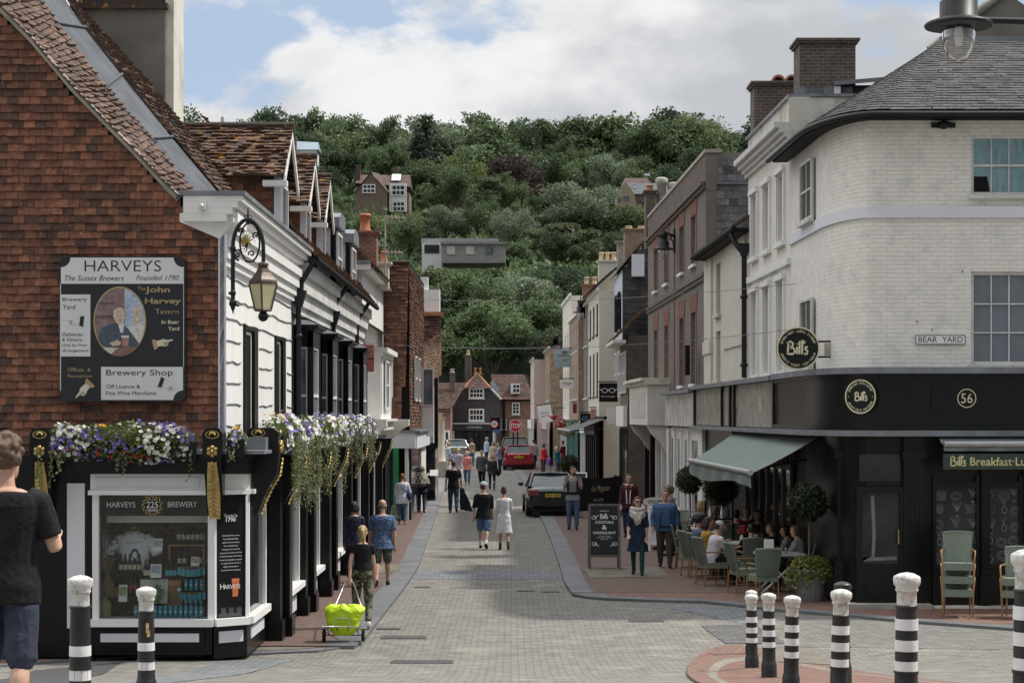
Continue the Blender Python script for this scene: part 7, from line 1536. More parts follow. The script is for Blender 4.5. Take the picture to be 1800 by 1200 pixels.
def cloth(col, pat=None, col2=(.6,.6,.6), rough=.85):
 k = (col, pat, col2)
 if k in _cl: return _cl[k]
 m, nt, b = nodes('cloth_%d' % len(_cl)); L = nt.links.new; tc = N_(nt, 'ShaderNodeTexCoord'); co = tc.outputs['Object']
 n1 = N_(nt, 'ShaderNodeTexNoise', Scale=9., Detail=5.); L(co, n1.inputs['Vector']); c = mixc(nt, 1., tuple(col), rampf(nt, n1.outputs[0], .3, .7, .8, 1.2), 'MULTIPLY')
 if pat == 'camo':
  for sc, cc, th in ((7,(.055,.06,.035),.52),(9,(.22,.21,.16),.56),(12,(.02,.022,.016),.6)): n2 = N_(nt, 'ShaderNodeTexNoise', Scale=float(sc), Detail=2.); L(co, n2.inputs['Vector']); c = mixc(nt, rampf(nt, n2.outputs[0], th, th+.03), c, cc)
 elif pat == 'plaid':
  for ax in ('X','Z'): w = N_(nt, 'ShaderNodeTexWave', Scale=5.); w.bands_direction = ax; L(co, w.inputs['Vector']); c = mixc(nt, rampf(nt, w.outputs[0], .55, .7, 0, .75), c, tuple(col2))
 elif pat == 'stripe': w = N_(nt, 'ShaderNodeTexWave', Scale=9.); w.bands_direction = 'Z'; L(co, w.inputs['Vector']); c = mixc(nt, rampf(nt, w.outputs[0], .45, .55), c, tuple(col2))
 elif pat == 'dots': v = N_(nt, 'ShaderNodeTexVoronoi', Scale=26.); L(co, v.inputs['Vector']); c = mixc(nt, rampf(nt, v.outputs[0], .25, .38, 1, 0), c, tuple(col2))
 elif pat == 'check': v = N_(nt, 'ShaderNodeTexChecker', Scale=14.); L(co, v.inputs['Vector']); c = mixc(nt, v.outputs[1], c, tuple(col2))
 elif pat == 'fade': n2 = N_(nt, 'ShaderNodeTexNoise', Scale=4., Detail=3.); L(co, n2.inputs['Vector']); c = mixc(nt, rampf(nt, n2.outputs[0], .45, .7, 0, .7), c, tuple(col2))
 L(c, b.inputs['Base Color']); b.inputs['Roughness'].default_value = rough; b.inputs['Specular IOR Level'].default_value = .2
 n3 = N_(nt, 'ShaderNodeTexNoise', Scale=14., Detail=4., Distortion=.6); L(co, n3.inputs['Vector']); bump_(nt, b, n3.outputs[0], .5, .03); _cl[k] = m; return m
SKIN = [mat('skin_%d' % i, c, .55, .1, 12, .1, 50, spec=.35) for i, c in enumerate(((.52,.32,.235), (.44,.25,.175), (.34,.19,.13)))]
HAIRM = {k: mat('hair_'+k, c, .6, .35, 40, .6, 90, stretch=(1,1,.15)) for k, c in dict(dark=(.02,.015,.012), brown=(.07,.042,.025), blond=(.36,.25,.125), sandy=(.135,.08,.042), curl=(.095,.056,.031), red=(.20,.065,.025), grey=(.115,.11,.105), pale=(.5,.44,.32)).items()}
EYEM = mat('eye_dark', (.015,.012,.01), .2); LIPM = mat('lips', (.36,.15,.12), .5)
def person(label, loc, face=0., H=1.75, w=1., fem=False, skin=0, legs=((16,6),(-14,18)), arms=((-8,7,12),(12,7,18)), lean=2, head=(0,0), top=None, bottom=None, shoes=(.03,.03,.03), hair=('short','brown'), cap=None, socks=None, vox=.012, sit=False, faced=True, grp=None, roll=0.):
 e = empty('person', (0,0,0), label, 'person', grp); K = H/1.75; sw = (.175 if not fem else .155)*(.6+.4*w); hw = .09*(1 if not fem else 1.02)
 ld = V((0, math.sin(R(lean)), math.cos(R(lean)))); fwd = V((0, math.cos(R(lean)), -math.sin(R(lean))))
 J = {}; low = 9
 for s, (tp, kb) in zip((-1,1), legs):
  h = V((s*hw,0,0)); kn = h + V((s*.012, math.sin(R(tp))*.43, -math.cos(R(tp))*.43)); a = kn + V((0, math.sin(R(tp-kb))*.42, -math.cos(R(tp-kb))*.42))
  fp = -max(0, kb-tp-6)*.75 if not sit else 0; fd = V((s*.08, math.cos(R(fp)), math.sin(R(fp)))).normalized(); up = V((0, -math.sin(R(fp)), math.cos(R(fp))))
  J[s] = (h, kn, a, fd, up); low = min(low, (a - up*.075 - fd*.05).z, (a - up*.075 + fd*.17).z)
 off = V((0,0,-low)); T = lambda p: (V(p) + off)*K
 def tube(mb, pts, rs, n=10): mb.tube([T(p) for p in pts], [r*K for r in rs], n)
 def loft(mb, rings, wx=1., base=V((0,0,0)), add=0., n=18):
  vs = []
  for t, rx, ry, oy in rings:
   c = base + ld*t + fwd*oy
   for k in range(n):
    q = 2*math.pi*k/n; cx_, sx_ = math.cos(q), math.sin(q); pw = lambda v: math.copysign(abs(v)**.85, v); vs.append(T(c + V((1,0,0))*pw(cx_)*(rx*wx+add) + fwd*pw(sx_)*(ry*(.5+.5*wx)+add)))
  m = len(rings); mb.add(vs, [(i*n+k,i*n+(k+1)%n,(i+1)*n+(k+1)%n,(i+1)*n+k) for i in range(m-1) for k in range(n)] + [tuple(range(n))[::-1], tuple(range((m-1)*n,m*n))])
 belly = max(0, w-1)*.25
 TR = [(-.10,.13,.10,0),(-.02,.165 if not fem else .175,.118,0),(.10,.148 if not fem else .135,.104,belly*.3),(.2,.145 if not fem else .13,.104,belly*.35),(.33,.165 if not fem else .145,.118,.005),(.42,.178 if not fem else .155,.115,0),(.485,.15 if not fem else .13,.09,-.005),(.52,.085,.07,-.01)]
 # arms
 A = {}
 for s, (ap, ab, eb) in zip((-1,1), arms):
  sh = ld*.455 + V((s*sw,0,0)); d = V((s*math.sin(R(ab)), math.sin(R(ap))*math.cos(R(ab)), -math.cos(R(ap))*math.cos(R(ab)))); el = sh + d*.29
  inn = s*-.25*min(1, eb/70.); d2 = V((s*math.sin(R(ab))*.4 + inn, math.sin(R(ap+eb)), -math.cos(R(ap+eb)))).normalized(); wr = el + d2*.25; A[s] = (sh, el, wr, d2)
 hc = ld*.585 + fwd*.025 + V((0,0,.11)); hm = Matrix.Rotation(R(head[0]),3,'Z') @ Matrix.Rotation(R(head[1]),3,'X'); HP = lambda p: hc + hm @ V(p)
 # continuous body
 b = MB(); loft(b, TR, w)
 tube(b, [ld*.46, ld*.55+fwd*.0, HP((0,-.02,-.05))], [.062,.055,.052])
 n = 16; vs = []; hr = [(-.122,.022,.02,.058),(-.112,.04,.045,.045),(-.085,.056,.074,.02),(-.04,.067,.09,.004),(.0,.073,.096,0),(.05,.077,.1,-.006),(.09,.062,.083,-.01),(.118,.025,.035,-.012)]
 for z, rx, ry, oy in hr: vs += [T(HP((rx*math.cos(2*math.pi*k/n), oy + ry*math.sin(2*math.pi*k/n), z))) for k in range(n)]
 b.add(vs, [(i*n+k,i*n+(k+1)%n,(i+1)*n+(k+1)%n,(i+1)*n+k) for i in range(len(hr)-1) for k in range(n)] + [tuple(range(n))[::-1], tuple(range((len(hr)-1)*n,len(hr)*n))])
 tube(b, [HP((0,.088,.02)), HP((0,.112,-.018)), HP((0,.098,-.032))], [.012,.018,.014], 8); tube(b, [HP((-.045,.082,.032)), HP((0,.094,.03)), HP((.045,.082,.032))], [.012,.014,.012], 6)
 for s in (-1,1): tube(b, [HP((s*.075,-.012,.018)), HP((s*.083,-.016,-.005)), HP((s*.075,-.008,-.03))], [.012,.017,.012], 6)
 fat = .55+.45*w
 for s in (-1,1):
  sh, el, wr, d2 = A[s]; tube(b, [sh, sh.lerp(el,.35), el, el.lerp(wr,.3), wr], [.052*fat,.046*fat,.038*fat,.038*fat,.027])
  side = V((1,0,0)); nrm = d2.cross(side).normalized(); side = nrm.cross(d2).normalized(); pc = wr + d2*.05
  for k in range(4):
   q = side*(-.027+.018*k); ln = (.068,.078,.074,.058)[k]; base = wr + d2*.085 + q; c1 = base + d2*ln*.5 + fwd*.006; c2 = base + d2*ln*.85 + fwd*.03
   tube(b, [wr + d2*.01 + q*.6, base, c1, c2], [.016,.0115,.0095,.0075], 6)
  th = wr + d2*.03 + V((-s*.032,.01,0)); tube(b, [wr + d2*.01, th, th + d2*.045 + V((-s*.018,.012,0)), th + d2*.08 + V((-s*.01,.018,0))], [.017,.014,.0105,.008], 6)
  h, kn, a, fd, up = J[s]; tube(b, [h + V((0,0,.02)), h.lerp(kn,.3), h.lerp(kn,.8), kn, kn.lerp(a,.28)-fd*.012, kn.lerp(a,.75), a], [.085*fat,.083*fat,.056*fat,.05*fat,.054*fat,.036,.034]); tube(b, [a - up*.03 - fd*.03, a - up*.045 + fd*.07, a - up*.055 + fd*.14], [.03,.03,.02], 8)
 blob(b, 'body', SKIN[skin], e, vox, 3)
 if faced:
  for s in (-1,1): b = MB(); b.ball(T(HP((s*.031,.089,.012))), .011*K, 8, 6); b.build('eye', EYEM, e)
  b = MB(); b.ball(T(HP((0,.092,-.058))), (.022*K,.008*K,.006*K), 8, 5); b.build('mouth', LIPM, e)
 # hair
 st, hcol = hair; b = MB()
 HB = lambda p, r: b.ball(T(HP(p)), tuple(x*K for x in (r if isinstance(r, tuple) else (r,)*3)), 14, 10, M=hm)
 if st == 'bald': HB((0,-.028,-.015), (.079,.078,.045))
 elif st: HB((0,-.022,.035), (.083,.096,.092)); HB((0,-.035,-.02), (.078,.075,.06)); HB((0,.03,.088), (.058,.055,.035))
 if st == 'long': [tube(b, [HP((x,-.06,.02)), HP((x*1.2,-.075,-.08)), HP((x*1.25,-.075,-.17))], [.05,.055,.035], 8) for x in (-.05,0,.05)]
 if st == 'bob': [tube(b, [HP((x,y,.03)), HP((x*1.15,y,-.05)), HP((x*1.05,y,-.105))], [.04,.045,.03], 8) for x, y in ((-.065,-.02),(.065,-.02),(-.03,-.07),(.03,-.07),(0,-.08))]
 if st == 'pony': tube(b, [HP((0,-.09,.05)), HP((0,-.15,.03)), HP((.01,-.15,-.08)), HP((.02,-.12,-.19))], [.03,.04,.042,.012], 8)
 if st == 'bun': HB((0,-.08,.1), (.055,.055,.05))
 if st == 'curly':
  hr_ = random.Random(len(label))
  for _ in range(85): d = rdir(hr_); (d.y < .55 or d.z > .35) and d.z > -.62 and HB((d.x*.085, -.025+d.y*.106, .03+d.z*.1), hr_.uniform(.022,.036))
 if st: blob(b, 'hair', HAIRM[hcol], e, max(.008, vox*.8), 1, .012 if st != 'bald' else 0, .03)
 if cap:
  b = MB(); b.ball(T(HP((0,-.012,.055))), (.09*K,.107*K,.085*K), 14, 10, M=hm); tube(b, [HP((-.045,.085,.055)), HP((0,.155,.045)), HP((.045,.085,.055))], [.014,.016,.014], 8); tube(b, [HP((0,.08,.055)), HP((0,.15,.045))], [.05,.03], 8); blob(b, 'cap', cloth(cap), e, .008, 2)
 # clothes
 if top:
  col, sl, hem = top[:3]; pat = top[3:5]; m = cloth(col, *pat) if pat else cloth(col); b = MB(); loose = .02
  rings = [r for r in TR if r[0] > max(hem, -.1)+.03]
  if hem < -.12: wd = .17 if fem else .175; rings = [(hem, wd+(.06 if hem < -.3 else .015), .15, .01), (hem*.5-.05, wd+.02, .135, .0)] + rings
  else: t0 = hem; rings = [(t0, .172 if not fem else .165, .125, belly*.25)] + rings
  loft(b, rings[:-1] + [(.50,.105,.08,-.005)], w, add=loose)
  for s in (-1,1):
   sh, el, wr, d2 = A[s]
   if sl > 0:
    P_ = [sh - V((s*.05,0,-.01)), sh]; r_ = [.07,.07]
    if sl <= 1: P_.append(sh.lerp(el, sl)); r_.append(.064*fat)
    else: P_ += [el, el.lerp(wr, min(1, sl-1))]; r_ += [.056*fat, .043]
    tube(b, P_, [x*(.7+.3*fat) for x in r_])
  blob(b, 'top' if hem > -.3 else 'dress', m, e, vox, 3, .022)
 if bottom:
  col, ln = bottom[:2]; pat = bottom[2:]; b = MB(); loft(b, [(-.12,.14,.11,0),(-.05,.17 if not fem else .18,.126,0),(.05,.157,.118,belly*.2),(.11,.15,.112,belly*.3)], w, add=.008)
  for s in (-1,1):
   h, kn, a, fd, up = J[s]; tight = 0 if ln == 2.01 else .014
   P_ = [h + V((0,0,.0)), h.lerp(kn, min(1,ln)*.5), h.lerp(kn, min(1, ln))]; r_ = [.098*fat, (.082+tight)*fat, (.060+tight*1.2)*fat]
   if ln < 1.2: r_[-1] = (.072+tight)*fat
   if ln > 1: P_ += [kn.lerp(a, (ln-1)*.4)-fd*.01, kn.lerp(a, ln-1)]; r_ += [.056*fat+tight, .046+tight]
   tube(b, P_, r_)
  blob(b, 'trousers' if ln > 1.3 else 'shorts', cloth(col, *pat) if pat else cloth(col), e, vox, 3, .022)
 for s in (-1,1):
  h, kn, a, fd, up = J[s]
  if socks: b = MB(); tube(b, [a + (kn-a)*.28, a - up*.02], [.043,.042]); b.build('sock', cloth(socks), e)
  b = MB(); tube(b, [a - up*.035 - fd*.055, a - up*.03, a - up*.035 + fd*.06, a - up*.048 + fd*.13, a - up*.052 + fd*.175], [.036,.046,.043,.036,.022], 10); tube(b, [a + up*.01 - fd*.01, a - up*.03], [.042,.044], 10); blob(b, 'shoe', cloth(shoes, rough=.5), e, .01, 2)
 e.location = loc; e.rotation_euler = (0, R(roll), R(face)); e['_K'] = K
 PJ[e.name] = {k: e.matrix_basis @ T(v) for k, v in dict(lhand=A[-1][2]+A[-1][3]*.09, rhand=A[1][2]+A[1][3]*.09, head=hc, neck=ld*.5, hip=V((0,0,0)), rsh=A[1][0], lsh=A[-1][0]).items()}
 PJ[e.name]['M'] = e.matrix_basis.copy(); PJ[e.name]['T'] = T; PJ[e.name]['HP'] = HP
 return e
PJ = {}
G_ = lambda px, Y, h=.055: pxg(px, Y, h)
JEAN = (.075,.125,.215); DJEAN = (.03,.045,.085); BLK = (.014,.014,.016)
STILL = ((3,4),(-3,3)); SITL = ((86,84),(88,80)); SITA = ((35,8,70),(30,8,75))
# near figures
m1 = person('person in a black T-shirt and navy cargo shorts at the left edge', pxg(8,9.9), 6, 1.66, 1.06, top=(BLK,.75,-.12), bottom=((.038,.045,.07),1.12), hair=('curly','curl'), arms=((0,10,40),(2,19,100)), head=(-22,-4), vox=.008, legs=((10,6),(-10,14)), faced=False)
wt = person('person in a black crop top and camouflage trousers pulling a bright green trolley', G_(637,29.7), 4, 1.64, .92, True, top=(BLK,.45,.07), bottom=((.13,.135,.10),1.92,'camo'), shoes=(.7,.7,.68), hair=('pony','blond'), arms=((-22,10,6),(4,8,14)), vox=.009, legs=((14,6),(-12,16)), faced=False)
bm = person('person in a blue patterned short sleeved shirt and camouflage shorts', G_(672,37), 2, 1.74, 1.15, top=((.075,.125,.24),.85,-.16,'dots',(.25,.3,.4)), bottom=((.10,.11,.10),1.05,'camo'), hair=('bald','grey'), vox=.010, legs=((-14,22),(18,6)), arms=((8,8,12),(-10,10,10)), faced=False)
person('person in a navy gilet with floral sleeves beside the blue patterned shirt', G_(622,37.8), 0, 1.66, 1., True, top=((.02,.026,.045),1.9,-.15,'dots',(.1,.1,.15)), bottom=((.02,.022,.03),1.95), hair=('bob','dark'), vox=.012, faced=False)
rw = person('person in a loose white shirt and jeans carrying a green bag', G_(707,58), -4, 1.58, 1.18, True, top=((.62,.66,.74),1.7,-.22), bottom=(JEAN,1.95,'fade',(.2,.28,.4)), shoes=(.5,.2,.25), hair=('short','red'), legs=((8,4),(-6,8)), arms=((0,10,8),(6,18,16)), faced=False)
hs_ = person('person with a checked headscarf, navy coat and dark jeans on the left pavement', G_(741,65), 0, 1.62, 1.08, True, top=((.02,.026,.055),1.9,-.2), bottom=(DJEAN,1.95), shoes=(.1,.04,.025), hair=('short','dark'), lean=10, legs=((14,10),(-10,16)), faced=False)
lf = person('person in black reading a white leaflet outside the brown tiled house', G_(735,70), -55, 1.76, 1.15, top=(BLK,1.,-.12), bottom=((.2,.165,.115),1.95), hair=('short','dark'), lean=8, head=(0,-28), arms=((28,6,75),(28,6,75)), legs=STILL, faced=False)
jm = person('person in a black T-shirt and jeans walking away with a jacket in one hand', G_(797,66,0), 2, 1.86, 1.08, top=(BLK,.7,-.12), bottom=(DJEAN,1.95,'fade',(.07,.11,.2)), hair=('short','brown'), legs=((8,4),(-8,26)), arms=((-6,12,8),(4,14,14)), faced=False)
person('person in a grey cap, black hoodie and blue shorts walking up mid road', G_(850,48.2,0), -6, 1.75, 1.05, top=(BLK,1.15,-.13), bottom=((.10,.15,.30),1.05), shoes=BLK, socks=(.75,.75,.75), hair=('short','brown'), cap=(.36,.42,.46), head=(-32,0), legs=((18,6),(-14,20)), arms=((-8,12,10),(10,6,20)), vox=.010)
person('person in a knee length white shirt dress walking beside the black hoodie', G_(886,47.8,0), 4, 1.6, .98, True, top=((.68,.68,.70),1.45,-.46), shoes=(.055,.055,.045), socks=(.07,.07,.055), hair=('bun','brown'), legs=((6,4),(-2,28)), arms=((12,8,60),(14,8,60)), head=(-14,-6), vox=.010, faced=False)
# middle distance
person('person in a dark grey shirt and black trousers walking towards the camera', G_(847,88,0), 172, 1.76, 1.1, skin=1, top=((.075,.08,.1),1.9,-.18), bottom=(BLK,1.95), hair=('short','dark'), arms=((6,22,14),(0,8,12)), vox=.015)
bb_ = person('person in a black patterned blouse with a handbag seen from behind', G_(865,84,0), 0, 1.64, 1.05, True, top=(BLK,1.8,-.16,'dots',(.2,.19,.17)), bottom=(BLK,2.01), hair=('bob','blond'), legs=((18,4),(-12,12)), vox=.015, faced=False)
person('person in a pale plaid shirt and white trousers walking towards the camera', G_(806,92,0), 176, 1.76, 1.12, top=((.5,.46,.55),.95,-.18,'plaid',(.22,.16,.28)), bottom=((.62,.62,.62),1.95), hair=('bald','grey'), vox=.015)
person('person in a coral top, white cardigan and blue jeans walking towards the camera', G_(821,90,0), 176, 1.66, 1., True, top=((.60,.23,.19),1.2,-.15), bottom=(JEAN,1.95), hair=('bob','pale'), shoes=(.4,.2,.12), vox=.015)
far = [('person in a black top among the shoppers by the stone pillar',770,103,100,BLK,(.55,.53,.5),'short','dark',1.75), ('person with a white hat among the shoppers by the stone pillar',776,107,150,(.6,.6,.58),DJEAN,'short','pale',1.65), ('person in a blue and white checked shirt and tan shorts by the pillar',787,102,-70,(.16,.2,.36),(.45,.33,.2),'short','blond',1.78), ('person in a dark jacket just left of the checked shirt',781,104,60,(.02,.02,.025),DJEAN,'short','dark',1.72),
 ('person in an olive vest top carrying a red purse near the silver car',829,118,-10,(.30,.26,.16),JEAN,'bun','brown',1.68), ('person in a pale blue shirt near the far cars',855,120,-60,(.40,.50,.62),DJEAN,'short','pale',1.76), ('person in a cream jacket facing the camera left of the black car',867,112,175,(.55,.47,.34),(.5,.42,.3),'long','brown',1.66), ('person in a lilac shirt and navy trousers beside the red car',878,104,100,(.24,.22,.34),(.03,.035,.06),'short','dark',1.8),
 ('person in a grey hooded top with a black backpack right of the red car',938,112,-20,(.38,.37,.35),(.04,.045,.06),'short','dark',1.72), ('person in a bright red jacket on the far right pavement',955,102,-50,(.45,.035,.035),(.06,.055,.05),'bob','brown',1.7), ('small person in purple beside the red jacket',966,100,120,(.16,.06,.32),(.3,.3,.34),'short','dark',1.15), ('person in a teal top leaning forward',981,99,60,(.02,.17,.18),(.12,.1,.12),'bob','pale',1.6), ('person in a dark red jacket behind the teal top',990,104,70,(.17,.03,.04),(.04,.035,.035),'short','brown',1.82)]
for lb, px, Y, fc, tc, bc, hs, hc, H in far: person(lb, G_(px, Y, .06 if px < 800 or px > 930 else 0), fc, H, 1.05, fem=hs in ('bob','long','bun'), top=(tc,1.9 if 'vest' not in lb else .05,-.14) + (('check',(.6,.6,.62)) if 'checked' in lb else ()), bottom=(bc,1.95 if 'shorts' not in lb else 1.05), hair=(hs,hc), legs=STILL, arms=((20,8,45),(10,8,20)) if 'red' in lb or 'checked' in lb else ((-4,7,10),(8,7,14)), vox=.02, lean=8 if 'leaning' in lb else 2, faced=False)
cm = person('person in a grey T-shirt and jeans with a black carrier harness, looking right', G_(1007,55.5), 176, 1.88, 1.05, top=((.26,.28,.31),.75,-.12), bottom=(JEAN,1.95,'fade',(.18,.25,.36)), hair=('short','dark'), arms=((24,10,128),(24,10,128)), head=(48,0), legs=((4,4),(-2,4)), shoes=(.025,.022,.02), vox=.010)
hm_ = person('person in a maroon hooded jacket standing behind the cocktails board', G_(1106,52), 168, 1.76, 1.05, top=((.075,.02,.03),1.9,-.14), bottom=(DJEAN,1.95), hair=('short','brown'), head=(18,0), legs=STILL, vox=.012)
sw_ = person('person in a navy dress, cream scarf, sunglasses and dark green leggings', G_(1121,39.6), 172, 1.66, 1., True, top=((.022,.035,.075),1.25,-.40), bottom=((.018,.07,.06),2.01), hair=('long','brown'), legs=((14,8),(-8,10)), arms=((2,10,14),(10,10,34)), head=(22,0), shoes=(.02,.016,.014), vox=.009)
gm = person('person in a blue shirt and jacket with hands in brown trouser pockets', G_(1169,41.5), 176, 1.74, 1.28, top=((.075,.145,.29),1.75,-.1), bottom=((.085,.065,.06),1.95), hair=('short','grey'), legs=((10,8),(-8,10)), arms=((-12,15,26),(-12,15,26)), head=(10,0), shoes=(.02,.018,.018), vox=.009)
person('person in a grey top gesturing behind the person in blue', G_(1178,45), 80, 1.68, 1., True, top=((.2,.2,.22),1.4,-.14), bottom=(DJEAN,1.95), hair=('curly','sandy'), arms=((30,10,50),(40,12,70)), legs=STILL, vox=.014, faced=False)
# details worn or carried
def held(name, label, cat, shapes, m): o = shapes.build(name, m); return tag(o, label, cat)
b = MB(); hd_ = PJ[hs_.name]['neck'] + V((0,-.02,.06)); b.lathe([(.30,-.36),(.25,-.2),(.19,-.06),(.13,.04)], hd_, 14); b.ball(PJ[hs_.name]['head'] + V((0,-.02,.0)), (.115,.13,.15)); b.lathe([(.001,-.62),(.05,-.5),(.3,-.34)], hd_ + V((0,-.1,0)), 10); c_ = b.build('headscarf', cloth((.45,.42,.36),'check',(.03,.03,.03)), hs_) if False else held('headscarf','black and cream checked scarf round the shoulders of the person in navy','scarf',b,cloth((.45,.42,.36),'check',(.03,.03,.03)))
p = PJ[rw.name]['lhand']; b = MB(); b.hexa([p+V((-.2,-.08,-.5)),p+V((.12,-.08,-.5)),p+V((.12,.1,-.5)),p+V((-.2,.1,-.5))],[p+V((-.12,-.03,-.1)),p+V((.06,-.03,-.1)),p+V((.06,.05,-.1)),p+V((-.12,.05,-.1))]); b.tube([p+V((-.08,0,-.1)),p,p+V((.03,0,-.1))], .012, 6); held('carrier_bag','pale green carrier bag in the hand of the person in white','bag',b,cloth((.30,.36,.22)))
p = PJ[rw.name]['hip']+V((.22,-.05,.05)); b = MB(); b.ball(p, (.09,.12,.14)); b.tube([PJ[rw.name]['lsh']+V((.02,-.05,.06)), p.lerp(PJ[rw.name]['lsh'],.5)+V((.02,-.19,0)), p+V((0,-.1,.1))], .014, 5); held('shoulder_bag','navy shoulder bag with a strap across the white shirt','bag',b,cloth((.04,.06,.14)))
p = PJ[jm.name]['rhand']; b = MB(); b.hexa([p+V((-.06,-.08,-.72)),p+V((.42,-.06,-.78)),p+V((.4,.08,-.74)),p+V((-.02,.08,-.7))],[p+V((-.06,-.05,.02)),p+V((.08,-.05,.05)),p+V((.08,.05,.05)),p+V((-.06,.05,.02))]); o = blob(b,'jacket',cloth((.022,.026,.036)),None,.02,4,.07,.25); tag(o,'dark jacket hanging from the hand of the person in the black T-shirt','jacket')
p = PJ[lf.name]['rhand'] + V((.05,-.05,.02)); b = MB(); b.hexa([p+V((-.13,-.1,-.1)),p+V((.17,-.02,-.1)),p+V((.17,-.01,-.1)),p+V((-.13,-.09,-.1))],[p+V((-.13,0,.12)),p+V((.17,.08,.12)),p+V((.17,.09,.12)),p+V((-.13,.01,.12))]); held('leaflet','white leaflet held open by the person in black','leaflet',b,WHITE)
p = PJ[hs_.name]['rhand']+V((.12,0,-.05)); b = MB(); b.hexa([p+V((-.15,-.05,-.2)),p+V((.18,-.05,-.2)),p+V((.18,.05,-.2)),p+V((-.15,.05,-.2))],[p+V((-.12,-.03,.1)),p+V((.14,-.03,.1)),p+V((.14,.03,.1)),p+V((-.12,.03,.1))]); b.tube([p+V((-.08,0,.1)),p+V((0,0,.28)),p+V((.1,0,.1))], .012, 5); held('handbag','black handbag swinging from the arm of the person with the headscarf','bag',b,BLACKM)
p = PJ[bb_.name]['rsh']+V((.12,-.02,-.5)); b = MB(); b.ball(p,(.1,.17,.16)); b.tube([p+V((0,0,.1)),PJ[bb_.name]['rsh']], .015, 5); held('handbag','black handbag on the shoulder of the person in black','bag',b,BLACKM)
T_, HP_ = PJ[sw_.name]['T'], PJ[sw_.name]['HP']; mm = PJ[sw_.name]['M']
b = MB();
for s in (-1,1): b.ball(mm @ T_(HP_((s*.032,.096,.012))), (.028,.014,.02), 8, 6)
b.tube([mm @ T_(HP_((-.07,.06,.016))), mm @ T_(HP_((0,.102,.016))), mm @ T_(HP_((.07,.06,.016)))], .006, 5); held('sunglasses','black sunglasses worn by the person with the cream scarf','sunglasses',b,BLACK)
nk = PJ[sw_.name]['neck']; b = MB()
for k, (r, z, tilt) in enumerate(((.12,.05,.02),(.135,.0,.06),(.14,-.06,.09))): b.tube([nk + V((r*math.cos(R(a)), -.02 + r*.85*math.sin(R(a)), z - tilt*math.cos(R(a+90)))) for a in range(0,361,20)], .045, 8, cap=False)
b.tube([nk+V((-.06,-.13,-.05)), nk+V((-.03,-.15,-.2)), nk+V((-.02,-.14,-.3))], [.06,.055,.03], 8); b.tube([nk+V((.06,-.13,-.05)), nk+V((.03,-.15,-.18)), nk+V((.02,-.14,-.26))], [.06,.05,.03], 8)
o = blob(b,'scarf',cloth((.55,.52,.46)),None,.014,3,.03,.05); tag(o,'cream knitted scarf round the neck of the person in sunglasses','scarf')
M_, T_ = PJ[cm.name]['M'], PJ[cm.name]['T']; b = MB(); f_ = lambda p: M_ @ T_(p)
for s in (-1,1): b.tube([f_((s*.10,-.14,.2)), f_((s*.12,-.1,.5)), f_((s*.11,.06,.5)), f_((s*.125,.15,.36)), f_((s*.13,.15,.12))], .026, 6)
b.tube([f_((.205*math.cos(R(a)), .155*math.sin(R(a)), .08)) for a in range(0,361,20)], .035, 6, cap=False); held('carrier_harness','black baby carrier harness worn by the person','harness',b,BLACKM)
T2, HP2 = PJ[cm.name]['T'], PJ[cm.name]['HP']; b = MB(); b.ball(M_ @ T2(HP2((0,.045,-.085))), (.062,.062,.05)); o = b.build('beard', HAIRM['dark']); o.parent = cm; o.matrix_parent_inverse = M_.inverted(); ALL_CHILDREN.setdefault(cm.name,[]).append(o)
M_, T_ = PJ[hm_.name]['M'], PJ[hm_.name]['T']; f_ = lambda p: M_ @ T_(p); b = MB()
for s in (-1,1): b.tube([f_((s*.09,.02,.53)), f_((s*.07,.12,.45)), f_((s*.05,.165,.25)), f_((s*.04,.16,0))], .016, 6)
held('hood_cord','white hood edging down the front of the maroon jacket','cord',b,WHITET)
M_, T_ = PJ[gm.name]['M'], PJ[gm.name]['T']; f_ = lambda p: M_ @ T_(p); b = MB(); b.tube([f_((.215*math.cos(R(a)), .03+.165*math.sin(R(a)), -.005)) for a in range(0,361,15)], .02, 6, cap=False); held('belt','black belt of the person in blue above brown trousers','belt',b,BLACKM)
b = MB(); c2 = MB()
for s in (-1,1): b.extrude([f_((s*x,y,z)) for x,y,z in ((.13,.10,.50),(.09,.19,.30),(.12,.21,.10),(.14,.17,-.12),(.21,.12,-.12),(.2,.13,.2),(.17,.08,.46))], V((0,-.012,0))); c2.extrude([f_((s*.02,.13,.47)), f_((s*.09,.09,.535)), f_((s*.11,.12,.47)), f_((s*.06,.165,.42))], V((0,-.01,0)))
held('jacket','open darker blue jacket worn over the blue shirt of the person','jacket',b,cloth((.045,.085,.16))); held('collar','light blue shirt collar of the person','collar',c2,cloth((.10,.18,.34)))
# shopping trolley
tc_ = V(((604-900)*27.9/F, 27.9, gz(27.9)+.055)); tr = empty('shopping_trolley', tc_, 'two wheeled trolley with a bright yellow green bag behind the camouflage trousers', 'trolley'); Q = lambda x,y,z: tc_ + V((x,y,z))
b = MB(); vs = []; rg_ = [(.1,.14,.09),(.2,.22,.14),(.36,.26,.16),(.47,.29,.17),(.53,.2,.12),(.54,.1,.06)]
for z, rx, ry in rg_: vs += [Q(rx*math.copysign(abs(math.cos(2*math.pi*k/24))**.6,math.cos(2*math.pi*k/24)) + (.04 if z > .4 and k in (0,1,23) else 0), ry*math.copysign(abs(math.sin(2*math.pi*k/24))**.6,math.sin(2*math.pi*k/24)), z + .03*math.sin(k*2.2)*(z > .4)) for k in range(24)]
b.add(vs, [(i*24+k,i*24+(k+1)%24,(i+1)*24+(k+1)%24,(i+1)*24+k) for i in range(5) for k in range(24)] + [tuple(range(24))[::-1], tuple(range(120,144))]); LIME = mat('fluorescent_lime', (.52,.74,.015), .45, .06, 5, .8, 9); blob(b,'bag',LIME,tr,.015,1,.05,.12)
